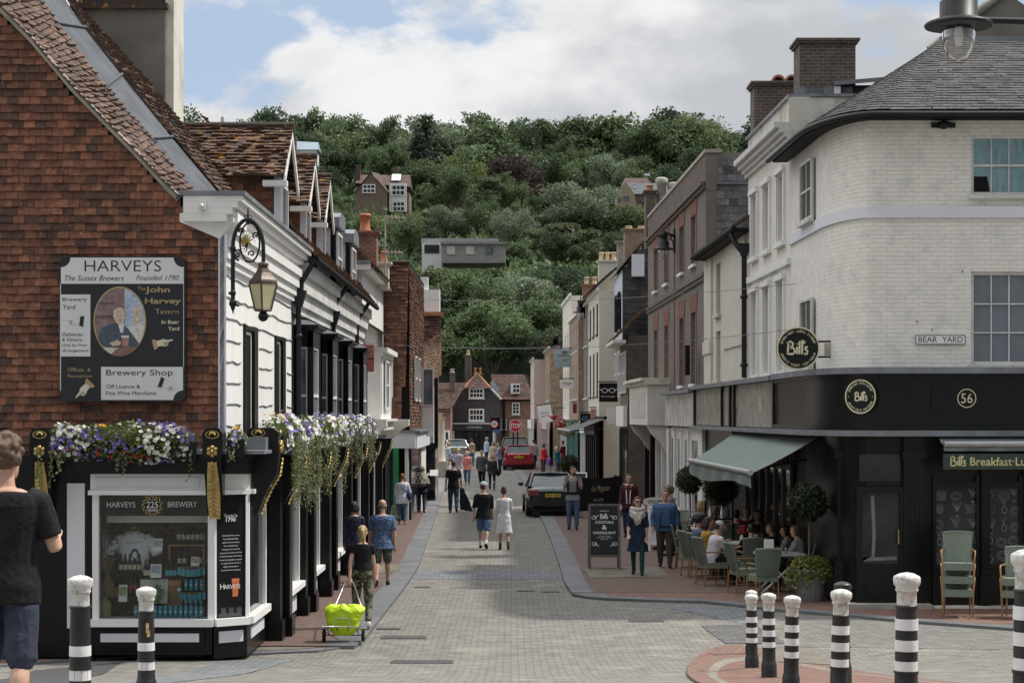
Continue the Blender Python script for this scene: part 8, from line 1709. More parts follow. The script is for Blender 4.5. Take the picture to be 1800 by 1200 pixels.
b = MB(); hp = PJ[wt.name]['lhand']
b.tube([Q(-.2,.16,.12), Q(-.19,.2,.4), hp+V((-.12,-.12,-.14)), hp+V((-.07,0,0)), hp+V((.07,0,0)), Q(.24,.22,.5), Q(.2,.16,.12)], .013, 8); b.build('handle', ALU, tr)
b = MB(); b.tube([Q(-.3,-.17,.36),Q(-.3,-.2,.24),Q(.3,-.2,.24),Q(.3,-.17,.36)], .009, 6)
for x in (-.1,.1): b.tube([Q(x,-.17,.36),Q(x,-.2,.24)], .008, 5)
b.tube([Q(-.1,-.17,.36),Q(.1,-.17,.36)], .008, 5); b.build('wire_rack', ALU, tr)
b = MB(); b.tube([Q(-.3,.0,.095),Q(.3,.0,.095)], .009, 6)
for x in (-.22,-.08,.08,.22): b.tube([Q(x,0,.095),Q(x,-.16,.2),Q(x*1.2,-.19,.26)], .007, 5)
b.build('axle_frame', IRON, tr)
for s in (-1,1):
 b = MB(); n = 20; c = Q(s*.29,0,.095)
 for r0, r1, hw_, mm, nm in ((.05,.095,.02,BLACKM,'tyre'),):
  vs = [c + V((x, r*math.cos(2*math.pi*k/n), r*math.sin(2*math.pi*k/n))) for x, r in ((-hw_,r0),(-hw_,r1),(hw_,r1),(hw_,r0)) for k in range(n)]; b.add(vs, [(i*n+k,i*n+(k+1)%n,((i+1)%4)*n+(k+1)%n,((i+1)%4)*n+k) for i in range(4) for k in range(n)])
 w_ = b.build('wheel', BLACKM, tr); b = MB(); b.tube([c-XA*.015, c+XA*.015], .052, 16); b.build('hub', mat('yellow_plastic', (.62,.42,.05), .5), w_)
# worn items move with their wearer
for o in list(bpy.data.objects):
 lb = o.get('label', '')
 for key, w in (('checked scarf round', hs_), ('carrier harness worn', cm), ('hood edging', hm_), ('sunglasses worn', sw_), ('cream knitted scarf', sw_), ('black belt of', gm), ('open darker blue jacket', gm), ('shirt collar of', gm)):
  if key in lb and o.type == 'MESH':
   o.parent = w; o.matrix_parent_inverse = PJ[w.name]['M'].inverted(); del o['label']; del o['category']
# ------------------------------------------------------------------ cars
def paint(name, c, metal=.3): return mat(name, c, .22, .06, 2, coat=.8, metal=metal, spec=.5, dirt=.1, dirtcol=tuple(x*.6+.03 for x in c))
TAIL = mat('tail_light', (.20,.012,.012), .15, .2, 20); TYRE = mat('tyre_rubber', (.018,.018,.018), .85); YPL = mat('yellow_plate', (.62,.45,.06), .5); TRIM = mat('black_trim', (.02,.02,.022), .5)
def car(name, label, loc, face, kind, pm, L=4.5, W=1.74, H=1.42, bump=TRIM):
 e = empty(name, (0,0,0), label, 'car'); hw = W/2; k = H/1.42
 def loft(secs):
  b = MB(); n = 16; vs = []
  for y, wb, zb, wt, zt in secs:
   zm = (zb+zt)/2; hz = (zt-zb)/2
   for i in range(n):
    a = 2*math.pi*i/n; cx, sz = math.cos(a), math.sin(a); pw = lambda v, p: math.copysign(abs(v)**p, v); z = zm + hz*pw(sz,.45); t = (z-zb)/(zt-zb); vs.append(V(((wb+(wt-wb)*t)*pw(cx,.28), y, z*k)))
  m = len(secs); b.add(vs, [(j*n+i,j*n+(i+1)%n,(j+1)*n+(i+1)%n,(j+1)*n+i) for j in range(m-1) for i in range(n)], 0, True); b.add(vs[:n], [tuple(range(n))]); b.add(vs[-n:], [tuple(range(n))]); return b
 if kind == 'saloon': low = [(0,.86,.38,.80,.86),(.05,.93,.28,.86,.95),(.25,.98,.24,.9,1.0),(.8,1,.22,.92,1.0),(3.0,1,.22,.92,.97),(3.6,.99,.22,.88,.9),(4.3,.94,.25,.8,.75),(4.5,.84,.32,.7,.62)]; gb, gt, rf, wf = (.78,.98), (1.4,1.38), 2.6, 3.35
 else: low = [(0,.88,.36,.84,.9),(.04,.95,.28,.88,.98),(.3,1,.24,.93,.98),(3.0,1,.22,.93,.96),(3.5,.99,.22,.88,.9),(L-.3,.93,.25,.8,.74),(L,.84,.32,.7,.6)]; gb, gt, rf, wf = (.06,.96), (.38,1.38), 2.7, 3.4
 b = loft([(y, hw*a, zb, hw*c, zt) for y, a, zb, c, zt in low]); b.build('body', pm, e, fix=True)
 c0, c1, c2, c3 = gb, gt, (rf,1.38), (wf,.93); wl, wr = hw*.88, hw*.70
 b = MB(); P = lambda s, yz, w_, dz=0: V((s*w_, yz[0], (yz[1]+dz)*k))
 b.extrude([P(-1,c1,wr),P(1,c1,wr),P(1,c2,wr),P(-1,c2,wr)], (0,0,.05*k));
 for s in (-1,1):
  b.tube([P(s,c0,wl), P(s,c1,wr)], .055, 6); b.tube([P(s,c3,wl), P(s,c2,wr)], .045, 6); b.tube([P(s,c1,wr,.01), P(s,c2,wr,.01)], .05, 6); b.tube([P(s,((c0[0]+c3[0])/2,.96),wl), P(s,((c1[0]+c2[0])/2,1.38),wr)], .035, 6)
 b.tube([P(-1,c1,wr,.02), V((0,c1[0]-.03,(c1[1]+.05)*k)), P(1,c1,wr,.02)], .04, 6); b.build('roof', pm, e)
 CG = mat('car_glass', (.06,.075,.08), .06, .3, 2, spec=.6)
 b = MB(); b.quad(P(-1,c0,wl*.97,.01),P(1,c0,wl*.97,.01),P(1,c1,wr*.97),P(-1,c1,wr*.97)); b.build('rear_window', CG, e); b = MB(); b.quad(P(-1,c3,wl),P(1,c3,wl),P(1,c2,wr),P(-1,c2,wr)); b.build('windscreen', CG, e)
 for s in (-1,1):
  b = MB(); b.quad(P(s,c0,wl+.005),P(s,c3,wl+.005),P(s,c2,wr+.005),P(s,c1,wr+.005)); b.build('side_window', CG, e)
  b = MB(); b.hexa([V((s*hw*.93,-.012,.72*k)),V((s*hw*.55 if kind == 'saloon' else s*hw*.72,-.02,.72*k)),V((s*hw*.55 if kind == 'saloon' else s*hw*.72,.1,.72*k)),V((s*hw*.97,.22,.72*k))],[V((s*hw*.9,.0,.9*k)),V((s*hw*.55 if kind == 'saloon' else s*hw*.74,-.01,.9*k)),V((s*hw*.6,.1,.93*k)),V((s*hw*.95,.22,.93*k))]); b.build('tail_light', TAIL, e, fix=True)
  b = MB(); b.ball((s*(hw+.1), wf-.35, 1.0*k), (.1,.06,.07)); b.build('wing_mirror', TRIM, e)
  for y in (.85, L-.85): b = MB(); b.tube([(s*(hw-.2),y,.31),(s*(hw+.01),y,.31)], .31, 18); w_ = b.build('wheel', TYRE, e); b = MB(); b.tube([(s*hw,y,.31),(s*(hw+.018),y,.31)], .19, 14); b.build('rim', ALU, w_)
 b = MB(); b.box((0,-.03,.72*k if kind == 'saloon' else .76*k), (.52,.03,.115)); pl_ = b.build('number_plate', YPL, e); b = MB()
 for i in range(7): i != 3 and b.box((-.2+i*.067,-.047,.72*k if kind == 'saloon' else .76*k), (.03,.004,.06));
 b.build('plate_marks', BLACKT, pl_); b = MB(); b.box((0,-.03,.47*k), (W*.97,.16,.2)); b.build('bumper', bump, e); b = MB(); b.box((0,.3,.24), (W*.8,.5,.14)); b.build('underside', TYRE, e)
 b = MB(); b.disc((0,-.025,.9*k), XA, ZA, .045, 12); b.build('badge', ALU, e); e.location = loc; e.rotation_euler = (0,0,R(face)); return e
GREENP = paint('dark_green_car_paint', (.012,.032,.030)); REDP = paint('red_car_paint', (.30,.014,.022));
car('green_saloon', 'dark green saloon car parked half on the kerb seen from behind', pxg(972,63,.02), 2, 'saloon', GREENP, 4.5, 1.73, 1.42)
car('red_estate', 'bright red estate car parked up the street seen from behind', pxg(912,110,.0), 1, 'estate', REDP, 4.5, 1.8, 1.46, REDP)
car('black_people_carrier', 'tall black car standing directly in front of the red estate', pxg(905,117,0), 0, 'estate', paint('black_car_paint', (.02,.02,.024)), 4.6, 1.9, 1.78)
car('silver_hatchback', 'silver hatchback turned slightly left at the far end of the street', pxg(804,126,0), 14, 'estate', paint('silver_car_paint', (.36,.39,.43), .6), 4.1, 1.72, 1.44, paint('silver_car_paint', (.36,.39,.43)))
# ------------------------------------------------------------------ bollards
CAPW = mat('chipped_white_paint', (.62,.61,.58), .65, .1, 70, .1, 40, dirt=.9, dirtcol=(.03,.03,.03)); TAPE = mat('white_tape', (.72,.72,.73), .45, .05, 9, .4, 20)
BOLL = mat('bollard_black', (.014,.014,.015), .38, .3, 12, .35, 45, dirt=.25, dirtcol=(.06,.055,.05))
def make_bollard(bands=(.68,.55,.42), cap=CAPW):
 e = empty('bollard', (0,0,0), 'b', 'bollard'); b = MB(); n = 20; prof = [(.092,-.12),(.092,.02),(.088,.04),(.086,.2),(.08,.22),(.074,.24),(.071,.4),(.068,.62),(.064,.80)]
 vs = [V(((r-(.006 if (k % 2 and 4 < i < 7) else 0))*math.cos(2*math.pi*k/n), (r-(.006 if (k % 2 and 4 < i < 7) else 0))*math.sin(2*math.pi*k/n), z)) for i, (r, z) in enumerate(prof) for k in range(n)]
 b.add(vs, [(i*n+k,i*n+(k+1)%n,(i+1)*n+(k+1)%n,(i+1)*n+k) for i in range(len(prof)-1) for k in range(n)], 0, True); b.lathe([(.074,.375),(.078,.385),(.074,.395)], n=n); b.lathe([(.066,.775),(.072,.785),(.072,.795),(.064,.80)], n=n); b.build('shaft', BOLL, e)
 b = MB(); b.lathe([(.062,.80),(.061,.875),(.066,.88),(.072,.892),(.066,.905),(.08,.925),(.084,.94),(.084,.965),(.078,.975),(.045,.992),(.001,1.)], n=n); b.build('cap', cap, e)
 for z in bands: b = MB(); b.lathe([(.0725,z-.034),(.0718,z),(.071,z+.034)], n=n); b.build('white_band', TAPE, e)
 return e
P0 = make_bollard(); first_b = [True]
for px, top, s_, lb in ((1322,1043,141,'smallest striped bollard, leftmost in the right foreground row'), (1352,1041,158,'striped bollard second from left in the right foreground row'), (1390,1045,181,'striped bollard third from left, at the island edge, with a very white cap'), (1474,1034,225,'striped bollard in front of the ivy planter with a chipped cap'), (1592,1005,285,'large striped bollard with torn tape, right foreground'), (1806,964,350,'largest striped bollard cut by the right edge'), (1321,1036,124,'striped bollard hiding just behind the smallest one')):
 Y = F/s_; p = V(((px-900)/s_, Y, CZ-(top-731)/s_-1.0)); o = P0 if first_b[0] else clone(P0); first_b[0] = False; o.location = p; o['label'] = lb; o['group'] = 'striped black and white bollards'; o.rotation_euler = (R(rnd.uniform(-1,1)), R(rnd.uniform(-1.2,1.2)), rnd.random()*6)
P1 = make_bollard((.5,.34))
for px, top, s_, lb, q in ((141,1010,265,'thick striped bollard at the left foreground beside the person in black',0), (257,1030,210,'striped bollard in front of the brewery window with orange sticker remains',1)):
 p = V(((px-900)/s_, F/s_, CZ-(top-731)/s_-1.0)); o = clone(P1) if q else P1; o.location = p; o['label'] = lb; o['group'] = 'striped bollards in the left foreground'
 if q: b = MB(); [b.quad(*[p + V((.0715*math.sin(a), -.0715*math.cos(a), z)) for a, z in ((a0,z0),(a0+.35,z0),(a0+.35,z1),(a0,z1))]) for a0, z0, z1 in ((.15,.62,.70),(.3,.585,.635))]; t_ = b.build('torn_sticker', mat('orange_sticker', (.55,.36,.14), .6, .6, 60, dirt=1., dirtcol=(.6,.6,.58)), o); t_.location = (0,0,0)
P2 = make_bollard((), BOLL)
for px, top, s_, lb, q in ((1481,1021,188,'plain black bollard behind the chipped striped one',0), (766,806,38,'small plain black bollard beside the far stone pillar',1)): o = clone(P2) if q else P2; o.location = V(((px-900)/s_, F/s_, CZ-(top-731)/s_-1.0)) if not q else pxg(766,90,.05); o['label'] = lb; o['group'] = 'plain black bollards'
# ------------------------------------------------------------------ street lamps on brackets
LAMPG = clear_glass('lamp_glass', (.93,.94,.95), .22)
def bracket_lamp(px, py, Y, arm, label, k=1., up=0.):
 c = at(px, py, Y); e = empty('street_lamp', c, label, 'street lamp'); b = MB()
 b.lathe([(.30*k,-.02),(.31*k,0),(.29*k,.02),(.17*k,.06),(.17*k,.17*k+.04),(.12*k,.2*k+.04),(.12*k,.36*k),(.135*k,.38*k),(.135*k,.46*k),(.03*k,.5*k),(.02*k,.62*k),(.001,.66*k)], c, 20); b.build('hood', IRON, e)
 b = MB(); b.lathe([(.145*k,-.02),(.15*k,-.1*k),(.13*k,-.22*k),(.08*k,-.30*k),(.001,-.33*k)], c, 20); b.build('glass_bowl', LAMPG, e); b = MB(); b.lathe([(.03*k,-.02),(.045*k,-.1*k),(.03*k,-.18*k),(.001,-.2*k)], c, 10); b.build('bulb', WHITE, e)
 b = MB(); w = V(arm); r0 = c + ZA*(.1*k + up); b.tube([r0, w + ZA*0], .03*k, 8); b.tube([w - ZA*.5*k, w + ZA*.2*k], .04*k, 8); d = (w-r0); b.tube([r0.lerp(w,.55), r0.lerp(w,.75) - ZA*.12*k, w - ZA*.42*k], .014*k, 5)
 for t in (.62,.82): q = r0.lerp(w,t) - ZA*.1*k; b.tube([q + d.normalized()*.07*k*math.cos(a) + ZA*.07*k*math.sin(a) for a in [i*.6 for i in range(10)]], .012*k, 5)
 b.build('arm', IRON, e); return e
bracket_lamp(1166,438,60, rside(60.5,at(0,412,60).z)+V((-.02,0,0)), 'black swan neck lamp on a bracket from the flint building', 1.1, .45)
bracket_lamp(1021,549,95, r2(95,9.0), 'black bracket lamp farther up the right side near the white parapet', 1.3, .45); bracket_lamp(978,606,118, V((4.6,118,at(0,598,118).z)), 'most distant black bracket lamp above the pub board', 1.3, .45)
bracket_lamp(1685,44,16.2, at(1900,40,16.2), 'black hanging lamp with a clear bowl at the top right corner', .95, -.05)
# ------------------------------------------------------------------ signs
def board(name, label, px0, py0, px1, py1, Y, m, post=None, th=.06):
 e = empty(name, at((px0+px1)/2, py1, Y), label, 'sign'); A, B = at(px0,py1,Y), at(px1,py0,Y); b = MB(); b.hexa([A, V((B.x,Y,A.z)), V((B.x,Y+th,A.z)), V((A.x,Y+th,A.z))], [V((A.x,Y,B.z)), B, B+YA*th, V((A.x,Y+th,B.z))]); b.build('board', m, e)
 b = MB(); b.tube([V((A.x-.05,Y+th/2,B.z+.06)), V((B.x+(.45 if post is None else post),Y+th/2,B.z+.06))], .03, 6); b.build('bracket', IRON, e)
 return e, (lambda px, py: at(px, py, Y-.006)), Y/F
e, q, k = board('optician_sign','black hanging sign with a white pair of glasses and small name',1053,673,1086,706,80,BLACK); b = MB()
for s in (-1,1): b.ring(q(1069.5+s*6.5,686), XA, ZA, (4.4*k,3.2*k), (5.6*k,4.2*k), 18); b.stroke([(0,0),(s*4*k,1.5*k)], 1.2*k, q(1069.5+s*12,685), XA, ZA)
b.stroke([(-1.5*k,0),(1.5*k,0)], 1.2*k, q(1069.5,684.5), XA, ZA); text(b,'Barracloughs',q(1069.5,698.5),XA,ZA,24*k,3.6*k); b.build('lettering',WHITET,e)
e, q, k = board('pub_sign','pictorial pub sign painted GARDENERS ARMS on pale blue',974,614,1012,645,104,mat('pub_sign_blue',(.36,.44,.47),.5,.25,2)); b = MB(); text(b,'GARDENERS',q(993,627),XA,ZA,32*k,5*k); text(b,'ARMS',q(993,635.5),XA,ZA,13*k,5*k); b.build('lettering',mat('olive_letter',(.14,.13,.04),.5),e); b = MB(); b.disc(q(993,619),XA,ZA,5*k,10,2*k); b.build('painted_leaf',mat('leaf_paint',(.05,.14,.08),.5),e)
e, q, k = board('white_shop_sign','white hanging sign with dark script below the pub sign',984,667,1008,682,100,WHITE); b = MB(); text(b,'Vyage',q(997,677),XA,ZA,15*k,6*k,'c',.3); b.build('lettering',BLACKT,e)
e, q, k = board('outdoor_shop_sign','dark sign with a blue double mountain mark above an awning',1020,726,1038,748,88,BLACK); b = MB()
for dx in (-2.5,2.5): b.stroke([(-4*k,-3*k),(0,4*k),(4*k,-3*k),(-3*k,-3*k)], 1.2*k, q(1029+dx,735), XA, ZA)
b.build('mountain_mark',mat('sky_blue_print',(.15,.35,.55),.5),e)
board('maroon_sign','small maroon and white hanging sign on the brick front',1007,709,1021,726,98,mat('maroon_paint',(.16,.02,.04),.5)); board('pink_picture_sign','pink and cream picture board under the glasses sign',1038,718,1062,740,86,mat('pink_print',(.45,.25,.22),.5,.5,6))
board('tilted_white_sign','white board with dark sprig pattern hung beside the pink picture board',1066,716,1080,745,84,OFFWHITE); board('small_cream_sign','small cream panel on the far left white house',769,725,778,741,92,mat('peach_sign',(.6,.42,.28),.6))
e, q, k = board('tea_room_sign','white and green slanted cafe banner above the shoppers on the right',948,712,972,742,112,WHITE); b = MB(); text(b,'ROSS &',q(960,727),XA,ZA,15*k,4*k); text(b,"POTS",q(960,733),XA,ZA,14*k,4*k); b.build('lettering',mat('green_letter',(.03,.2,.06),.5),e); e.rotation_euler = (0,R(-8),0)
tp = empty('teapot_sign', at(973,738,101), 'red teapot shaped sign hanging on the right side', 'sign'); b = MB(); c = at(973,733,101); b.ball(c,(.17,.12,.14)); b.ball(c+V((0,0,.15)),.035); b.tube([c+V((-.15,0,-.02)),c+V((-.25,0,.06)),c+V((-.29,0,.12))],[.04,.03,.02],6); b.tube([c+V((.14,0,.08)),c+V((.25,0,.06)),c+V((.24,0,-.05)),c+V((.14,0,-.07))],.02,6); b.build('teapot',mat('red_enamel',(.42,.02,.02),.3),tp); b = MB(); b.tube([c+V((0,0,.16)),c+V((0,0,.5)),c+V((.6,0,.5))],.02,5); b.build('bracket',IRON,tp)
# road signs
YS_ = 112.; so = empty('stop_sign', pxg(906,YS_), 'red octagonal STOP road sign on two grey posts', 'road sign'); c = at(906,748,YS_); r_ = 11.4*YS_/F; b = MB(); oc = lambda rr, d: [c + V((rr*math.cos(R(22.5+45*i)), -d, rr*math.sin(R(22.5+45*i)))) for i in range(8)]
b.extrude(oc(r_,0),(0,.03,0)); pl_ = b.build('plate',WHITE,so,fix=True); b = MB(); b.add(oc(r_*.94,.004),[tuple(range(8))]); b.build('red_face',mat('sign_red',(.45,.02,.03),.45),pl_,fix=True); b = MB(); text(b,'STOP',c+V((0,-.012,-.14)),XA,ZA,r_*1.55,.28,'c',0,.012); b.build('lettering',WHITET,pl_)
for dx in (-.13,.13): b = MB(); b.tube([V((c.x+dx,YS_+.06,gz(YS_))),V((c.x+dx,YS_+.06,c.z+.2))],.045,8); b.build('post',IRON,so)
sl_ = empty('speed_sign', pxg(869,122), 'white 20 speed limit roundel on a dark backing with blue plate below', 'road sign'); c = at(869,745,122); b = MB(); b.box(c+V((.06,.04,.05)),(.62,.04,.75)); b.build('backing',BLACKM,sl_); b = MB(); b.ring(c,XA,ZA,.2,.27,24); b.build('red_ring',MATS['sign_red'],sl_); b = MB(); b.disc(c+YA*.002,XA,ZA,.2,24); b.build('white_disc',WHITE,sl_); b = MB(); text(b,'20',c+V((0,-.006,-.09)),XA,ZA,.25,.18,'c',0,.02); b.build('lettering',BLACKT,sl_); b = MB(); b.tube([V((c.x+.1,122.08,gz(122))),V((c.x+.1,122.08,c.z+.4))],.04,6); b.build('post',ALU_G,sl_); b = MB(); b.box(c+V((.18,0,-.47)),(.4,.03,.2)); b.build('blue_plate',mat('sign_blue',(.04,.13,.42),.5),sl_)
# boards standing on the pavement
def a_board(name, label, px, Y, w, h, frame, face, leg=.25, rz=0):
 g = pxg(px, Y, .055); e = empty(name, g, label, 'A-board');
 for s, nm in ((1,'front_frame'),(-1,'back_frame')):
  P = lambda x, z, d=0., s=s: g + V((x, -s*(.28*(1-z/(h+leg))+.02+d), z)); b = MB(); t = .05
  for x in (-w/2, w/2-t): b.hexa([P(x,0),P(x+t,0),P(x+t,0,-.03),P(x,0,-.03)],[P(x,h+leg),P(x+t,h+leg),P(x+t,h+leg,-.03),P(x,h+leg,-.03)])
  for z in (leg, h+leg-t): b.hexa([P(-w/2+t,z),P(w/2-t,z),P(w/2-t,z,-.03),P(-w/2+t,z,-.03)],[P(-w/2+t,z+t),P(w/2-t,z+t),P(w/2-t,z+t,-.03),P(-w/2+t,z+t,-.03)])
  b.build(nm, frame, e); b = MB(); b.quad(P(-w/2+t,leg+t,-.012),P(w/2-t,leg+t,-.012),P(w/2-t,h+leg-t,-.012),P(-w/2+t,h+leg-t,-.012)); pn = b.build('panel', face, e)
  if s == 1: front, fpn = P, pn
 return e, front, fpn
GREYW = mat('grey_weathered_wood', (.12,.115,.105), .75, .3, 3, .3, 30, stretch=(6,6,1)); CHALK = mat('chalkboard', (.016,.018,.02), .75, .3, 4)
e, Pf, pn = a_board('cocktail_board','tall black chalkboard in a grey frame reading cocktails and candlelight',1062,41.3,.70,1.16,GREYW,CHALK,.26); b = MB(); uu = (Pf(0,1.2)-Pf(0,.2)).normalized(); L_ = lambda t,z,w,h,bo=.0: text(b,t,Pf(0,z,-.004),XA,uu,w,h,'c',0,bo)
L_('DINNER AT',1.25,.2,.028); bills(b,Pf(0,1.09,-.004),XA,uu,.11,.15); L_('COCKTAILS',.99,.4,.06,.02); L_('&',.86,.11,.10,.01); L_('CANDLELIGHT',.765,.5,.055,.02)
for z, w in ((.71,.26),(.675,.36),(.64,.18)): L_('CLASSIC DINNER' if z > .7 else ('WINE, BEER, DESSERTS' if z > .66 else 'AND MUSIC'),z,w,.018)
for s in (-1,1):
 for z, v in ((1.12,1),(.55,-1)): b.stroke([(s*(.12+.13*t + .03*math.sin(t*6)),v*.05*math.cos(t*7)*(1-t*.3)) for t in [i/12 for i in range(13)]],.012,Pf(0,z,-.004),XA,uu); b.stroke([(s*(.24+.035*math.cos(a)),v*.035*math.sin(a)) for a in [i*.7 for i in range(10)]],.01,Pf(0,z,-.004),XA,uu)
b.build('lettering',WHITET,pn)
e, Pf, pn = a_board('cycle_shop_board','white pavement board headed CYCLESHACK behind the person in blue',1160,47,.62,.95,WHITE,PANEL,.15); b = MB(); b.extrude([Pf(0,1.2)+V((.42*math.copysign(abs(math.cos(R(a)))**.5,math.cos(R(a))),0,.11*math.sin(R(a)))) for a in range(0,360,15)],(0,.03,0)); hb = b.build('header',WHITE,e,fix=True); b = MB(); text(b,'CYCLESHACK',Pf(0,1.165)-YA*.006,XA,ZA,.62,.08,'c',0,.03); b.build('lettering',BLACKT,hb)
e, Pf, pn = a_board('small_pavement_board','small white edged pavement board with a mountain mark by the far awning',1020,78,.55,.85,WHITE,mat('navy_panel',(.02,.03,.06),.5),.12)
# cafe windbreak and small awning
wb = empty('cafe_windbreak', pxg(1055,52.5), 'black fabric windbreak with pale script beside the slate gabled houses', 'windbreak'); A, B = pxg(1017,62,.25), pxg(1093,64,.25); b = MB(); n = 12; f = lambda t, z: A.lerp(B,t)+ZA*z+YA*.03*math.sin(t*9)
for i in range(n): b.quad(f(i/n,0),f((i+1)/n,0),f((i+1)/n,1.13-.06*math.sin(math.pi*(i+1)/n)),f(i/n,1.13-.06*math.sin(math.pi*i/n)))
b.build('fabric',cloth((.022,.022,.024)),wb)
for P in (A,B): b = MB(); b.tube([P-ZA*.2,P+ZA*1.2],.025,8); b.lathe([(.16,0),(.16,.03),(.03,.05)],P-ZA*.2,12); b.build('post',IRON,wb)
b = MB(); rr = (B-A).normalized(); text(b,'Le Magasin',A.lerp(B,.5)+ZA*.58-YA*.04,rr,ZA,1.05,.26,'c',.4,-.01); text(b,'CAFE - BISTRO',A.lerp(B,.45)+ZA*.3-YA*.04,rr,ZA,.6,.09); b.build('lettering',CREAMT,wb)
awning('grey_awning','thin dark grey awning seen edge on beside the outdoor shop', r2(92,3.3), r2(80,3.3), r2(80,2.75,1.5), r2(92,2.75,1.5), lambda t: .08, mat('grey_canvas',(.10,.105,.105),.8))
hb = empty('hanging_basket', at(998,760,97), 'large hanging basket of red and pale trailing flowers on the right side', 'hanging basket'); b = MB(); c = at(998,752,97); hr = random.Random(4)
for i in range(500): d = rdir(hr); leaf(b, c+V((d.x*.55,d.y*.4,d.z*.38)), rdir(hr,V((0,0,-.4))), d, .12,.08, hr.random())
b.build('foliage',IVY,hb)['kind'] = 'stuff'; b = MB()
for i in range(60): d = rdir(hr); bloom(b, c+V((-.35+d.x*.3,d.y*.4-.1,d.z*.35+.15)), d-YA*.4, .07, hr, hr.random())
b.build('red_bloom',PR,hb)['kind'] = 'stuff'
# cables across the street
for (a, c, sag, lb) in (((700,523,62),(1455,493,36.5),.25,'upper thin cable strung across the street from the white corner building'), ((600,597,50),(1458,570,36.6),.35,'middle thin cable strung across the street just above the round hanging sign'), ((735,608,78),(1100,601,76),.15,'short thin cable across the far street')):
 A, B = at(*a), at(*c); b = MB(); b.tube([A.lerp(B,t)-ZA*sag*4*t*(1-t) for t in [i/24 for i in range(25)]], .006, 4); tag(b.build('cable',mat('cable_grey',(.16,.16,.16),.6)), lb, 'cable')
hk = empty('sign_bracket', at(655,629,50), 'empty black scrolled sign bracket on the left white wall', 'bracket'); b = MB(); b.tube([V((FX+.3,50,at(0,630,50).z)), at(657,630,50)], .02, 6); b.tube([V((FX+.35,50,at(0,610,50).z)), at(640,627,50)], .012, 5); b.build('arm',IRON,hk)
# ------------------------------------------------------------------ pavement cafe
CANE = mat('green_wicker', (.185,.225,.18), .7, .25, 30, .9, 70, stretch=(1,1,2.5)); ZC = gz(35)+.055
def make_chair():
 e = empty('wicker_chair', (0,0,0), 'c', 'chair'); b = MB()      # faces +y
 b.hexa([V((-.21,-.2,.34)),V((.21,-.2,.34)),V((.25,.25,.34)),V((-.25,.25,.34))],[V((-.21,-.2,.45)),V((.21,-.2,.45)),V((.25,.25,.46)),V((-.25,.25,.46))]); b.build('seat',CANE,e)
 b = MB(); n = 8; f = lambda i, z: V(((-.19+.38*i/n)*(1+.5*(z-.45)), -.2-.05*math.sin(math.pi*i/n)-.25*(z-.45), z+.014*math.sin(math.pi*i/n)*(z > .8)))
 vs = [f(i,z)+V((0,d,0)) for d in (0,.035) for z in (.45,.7,.93) for i in range(n+1)]; m = n+1; fs = []
 for d in (0,1):
  for j in range(2):
   for i in range(n): a = d*3*m+j*m+i; fs.append((a,a+1,a+m+1,a+m))
 b.add(vs,fs); b.tube([f(i,.93)+V((0,.017,0)) for i in range(n+1)],.026,6);
 for i in (0,n): b.tube([f(i,z)+V((0,.017,0)) for z in (.42,.7,.93)],.02,6)
 for i in range(1,n*2): b.tube([f(i/2,z)-V((0,.004,0)) for z in (.45,.93)],.006,3)
 b.build('backrest',CANE,e)
 for s in (-1,1):
  b = MB(); b.tube([(s*.24,.23,0),(s*.255,.24,.45),(s*.275,.2,.64),(s*.275,.1,.66),(s*.215,-.25,.66)],.015,6); b.build('arm',WOOD,e); b = MB(); b.tube([(s*.21,-.24,0),(s*.205,-.2,.42)],.016,6); b.build('leg',WOOD,e); b = MB(); b.tube([(s*.24,.21,.18),(s*.21,-.21,.18)],.01,5); b.build('stretcher',WOOD,e)
 return e
CH = make_chair(); used = [0]
def chair(px, Y, rz, lb, grp='wicker chairs round the cafe tables', z=0., dx=0., tilt=0.):
 o = CH if not used[0] else clone(CH); used[0] = 1; p = pxg(px, Y, .06+z) + XA*dx; o.location = p; o.rotation_euler = (R(tilt),0,R(rz)); o['label'] = lb; o['group'] = grp; return p
def sitter(lb, px, Y, rz, top, bottom, hair, fem=False, cap=None, H=1.7, head=(0,-8), faced=False, w=1., seat=True, cl=None, lean=8, arms=SITA):
 p = pxg(px, Y, .06); person(lb, p - V((0,0,.02)), rz, H, w, fem, top=top, bottom=bottom, hair=hair, cap=cap, legs=SITL, arms=arms, lean=lean, head=head, vox=.012, sit=True, faced=faced)
 if seat: d = V((-math.sin(R(rz)), math.cos(R(rz)), 0)); q = p - d*.02; o = chair(px, Y, rz, cl or ('green wicker chair occupied by the ' + lb.split(' sitting')[0].split(' seated')[0]));
def table(px, Y, lb, sx=.75):
 g = pxg(px, Y, .06); e = empty('cafe_table', g, lb, 'table'); b = MB(); b.box(g+ZA*.735, (sx,.75,.035)); b.build('tabletop',mat('grey_white_top',(.55,.56,.55),.4,.06,4),e)
 for s in (-1,1): b = MB(); b.tube([g+V((s*sx*.42,-.28,0)),g+V((-s*sx*.42,-.28,.71))],.02,6); b.tube([g+V((s*sx*.42,.28,0)),g+V((-s*sx*.42,.28,.71))],.02,6); b.build('crossed_leg',mat('pale_grey_steel',(.5,.51,.5),.45,.1,5),e)
 return g + ZA*.753
t1 = table(1370,35.6,'grey cafe table nearest the ivy planter with crossed white legs',.9); t2 = table(1318,38.6,'grey cafe table under the awning by the glazed front'); t3 = table(1272,42,'grey cafe table farther along under the awning')
chair(1343,34.2,8,'empty green wicker chair in front of the nearest table, back to the street'); chair(1307,35.6,-75,'empty green wicker chair turned sideways left of the nearest table')
sitter('person in a grey speckled top seated behind the topiary',1408,35.8,75,((.26,.26,.27),1.3,-.12,'dots',(.08,.08,.09)),(SKIN and (.03,.03,.035),1.95),('bob','brown'),True,w=1.15)
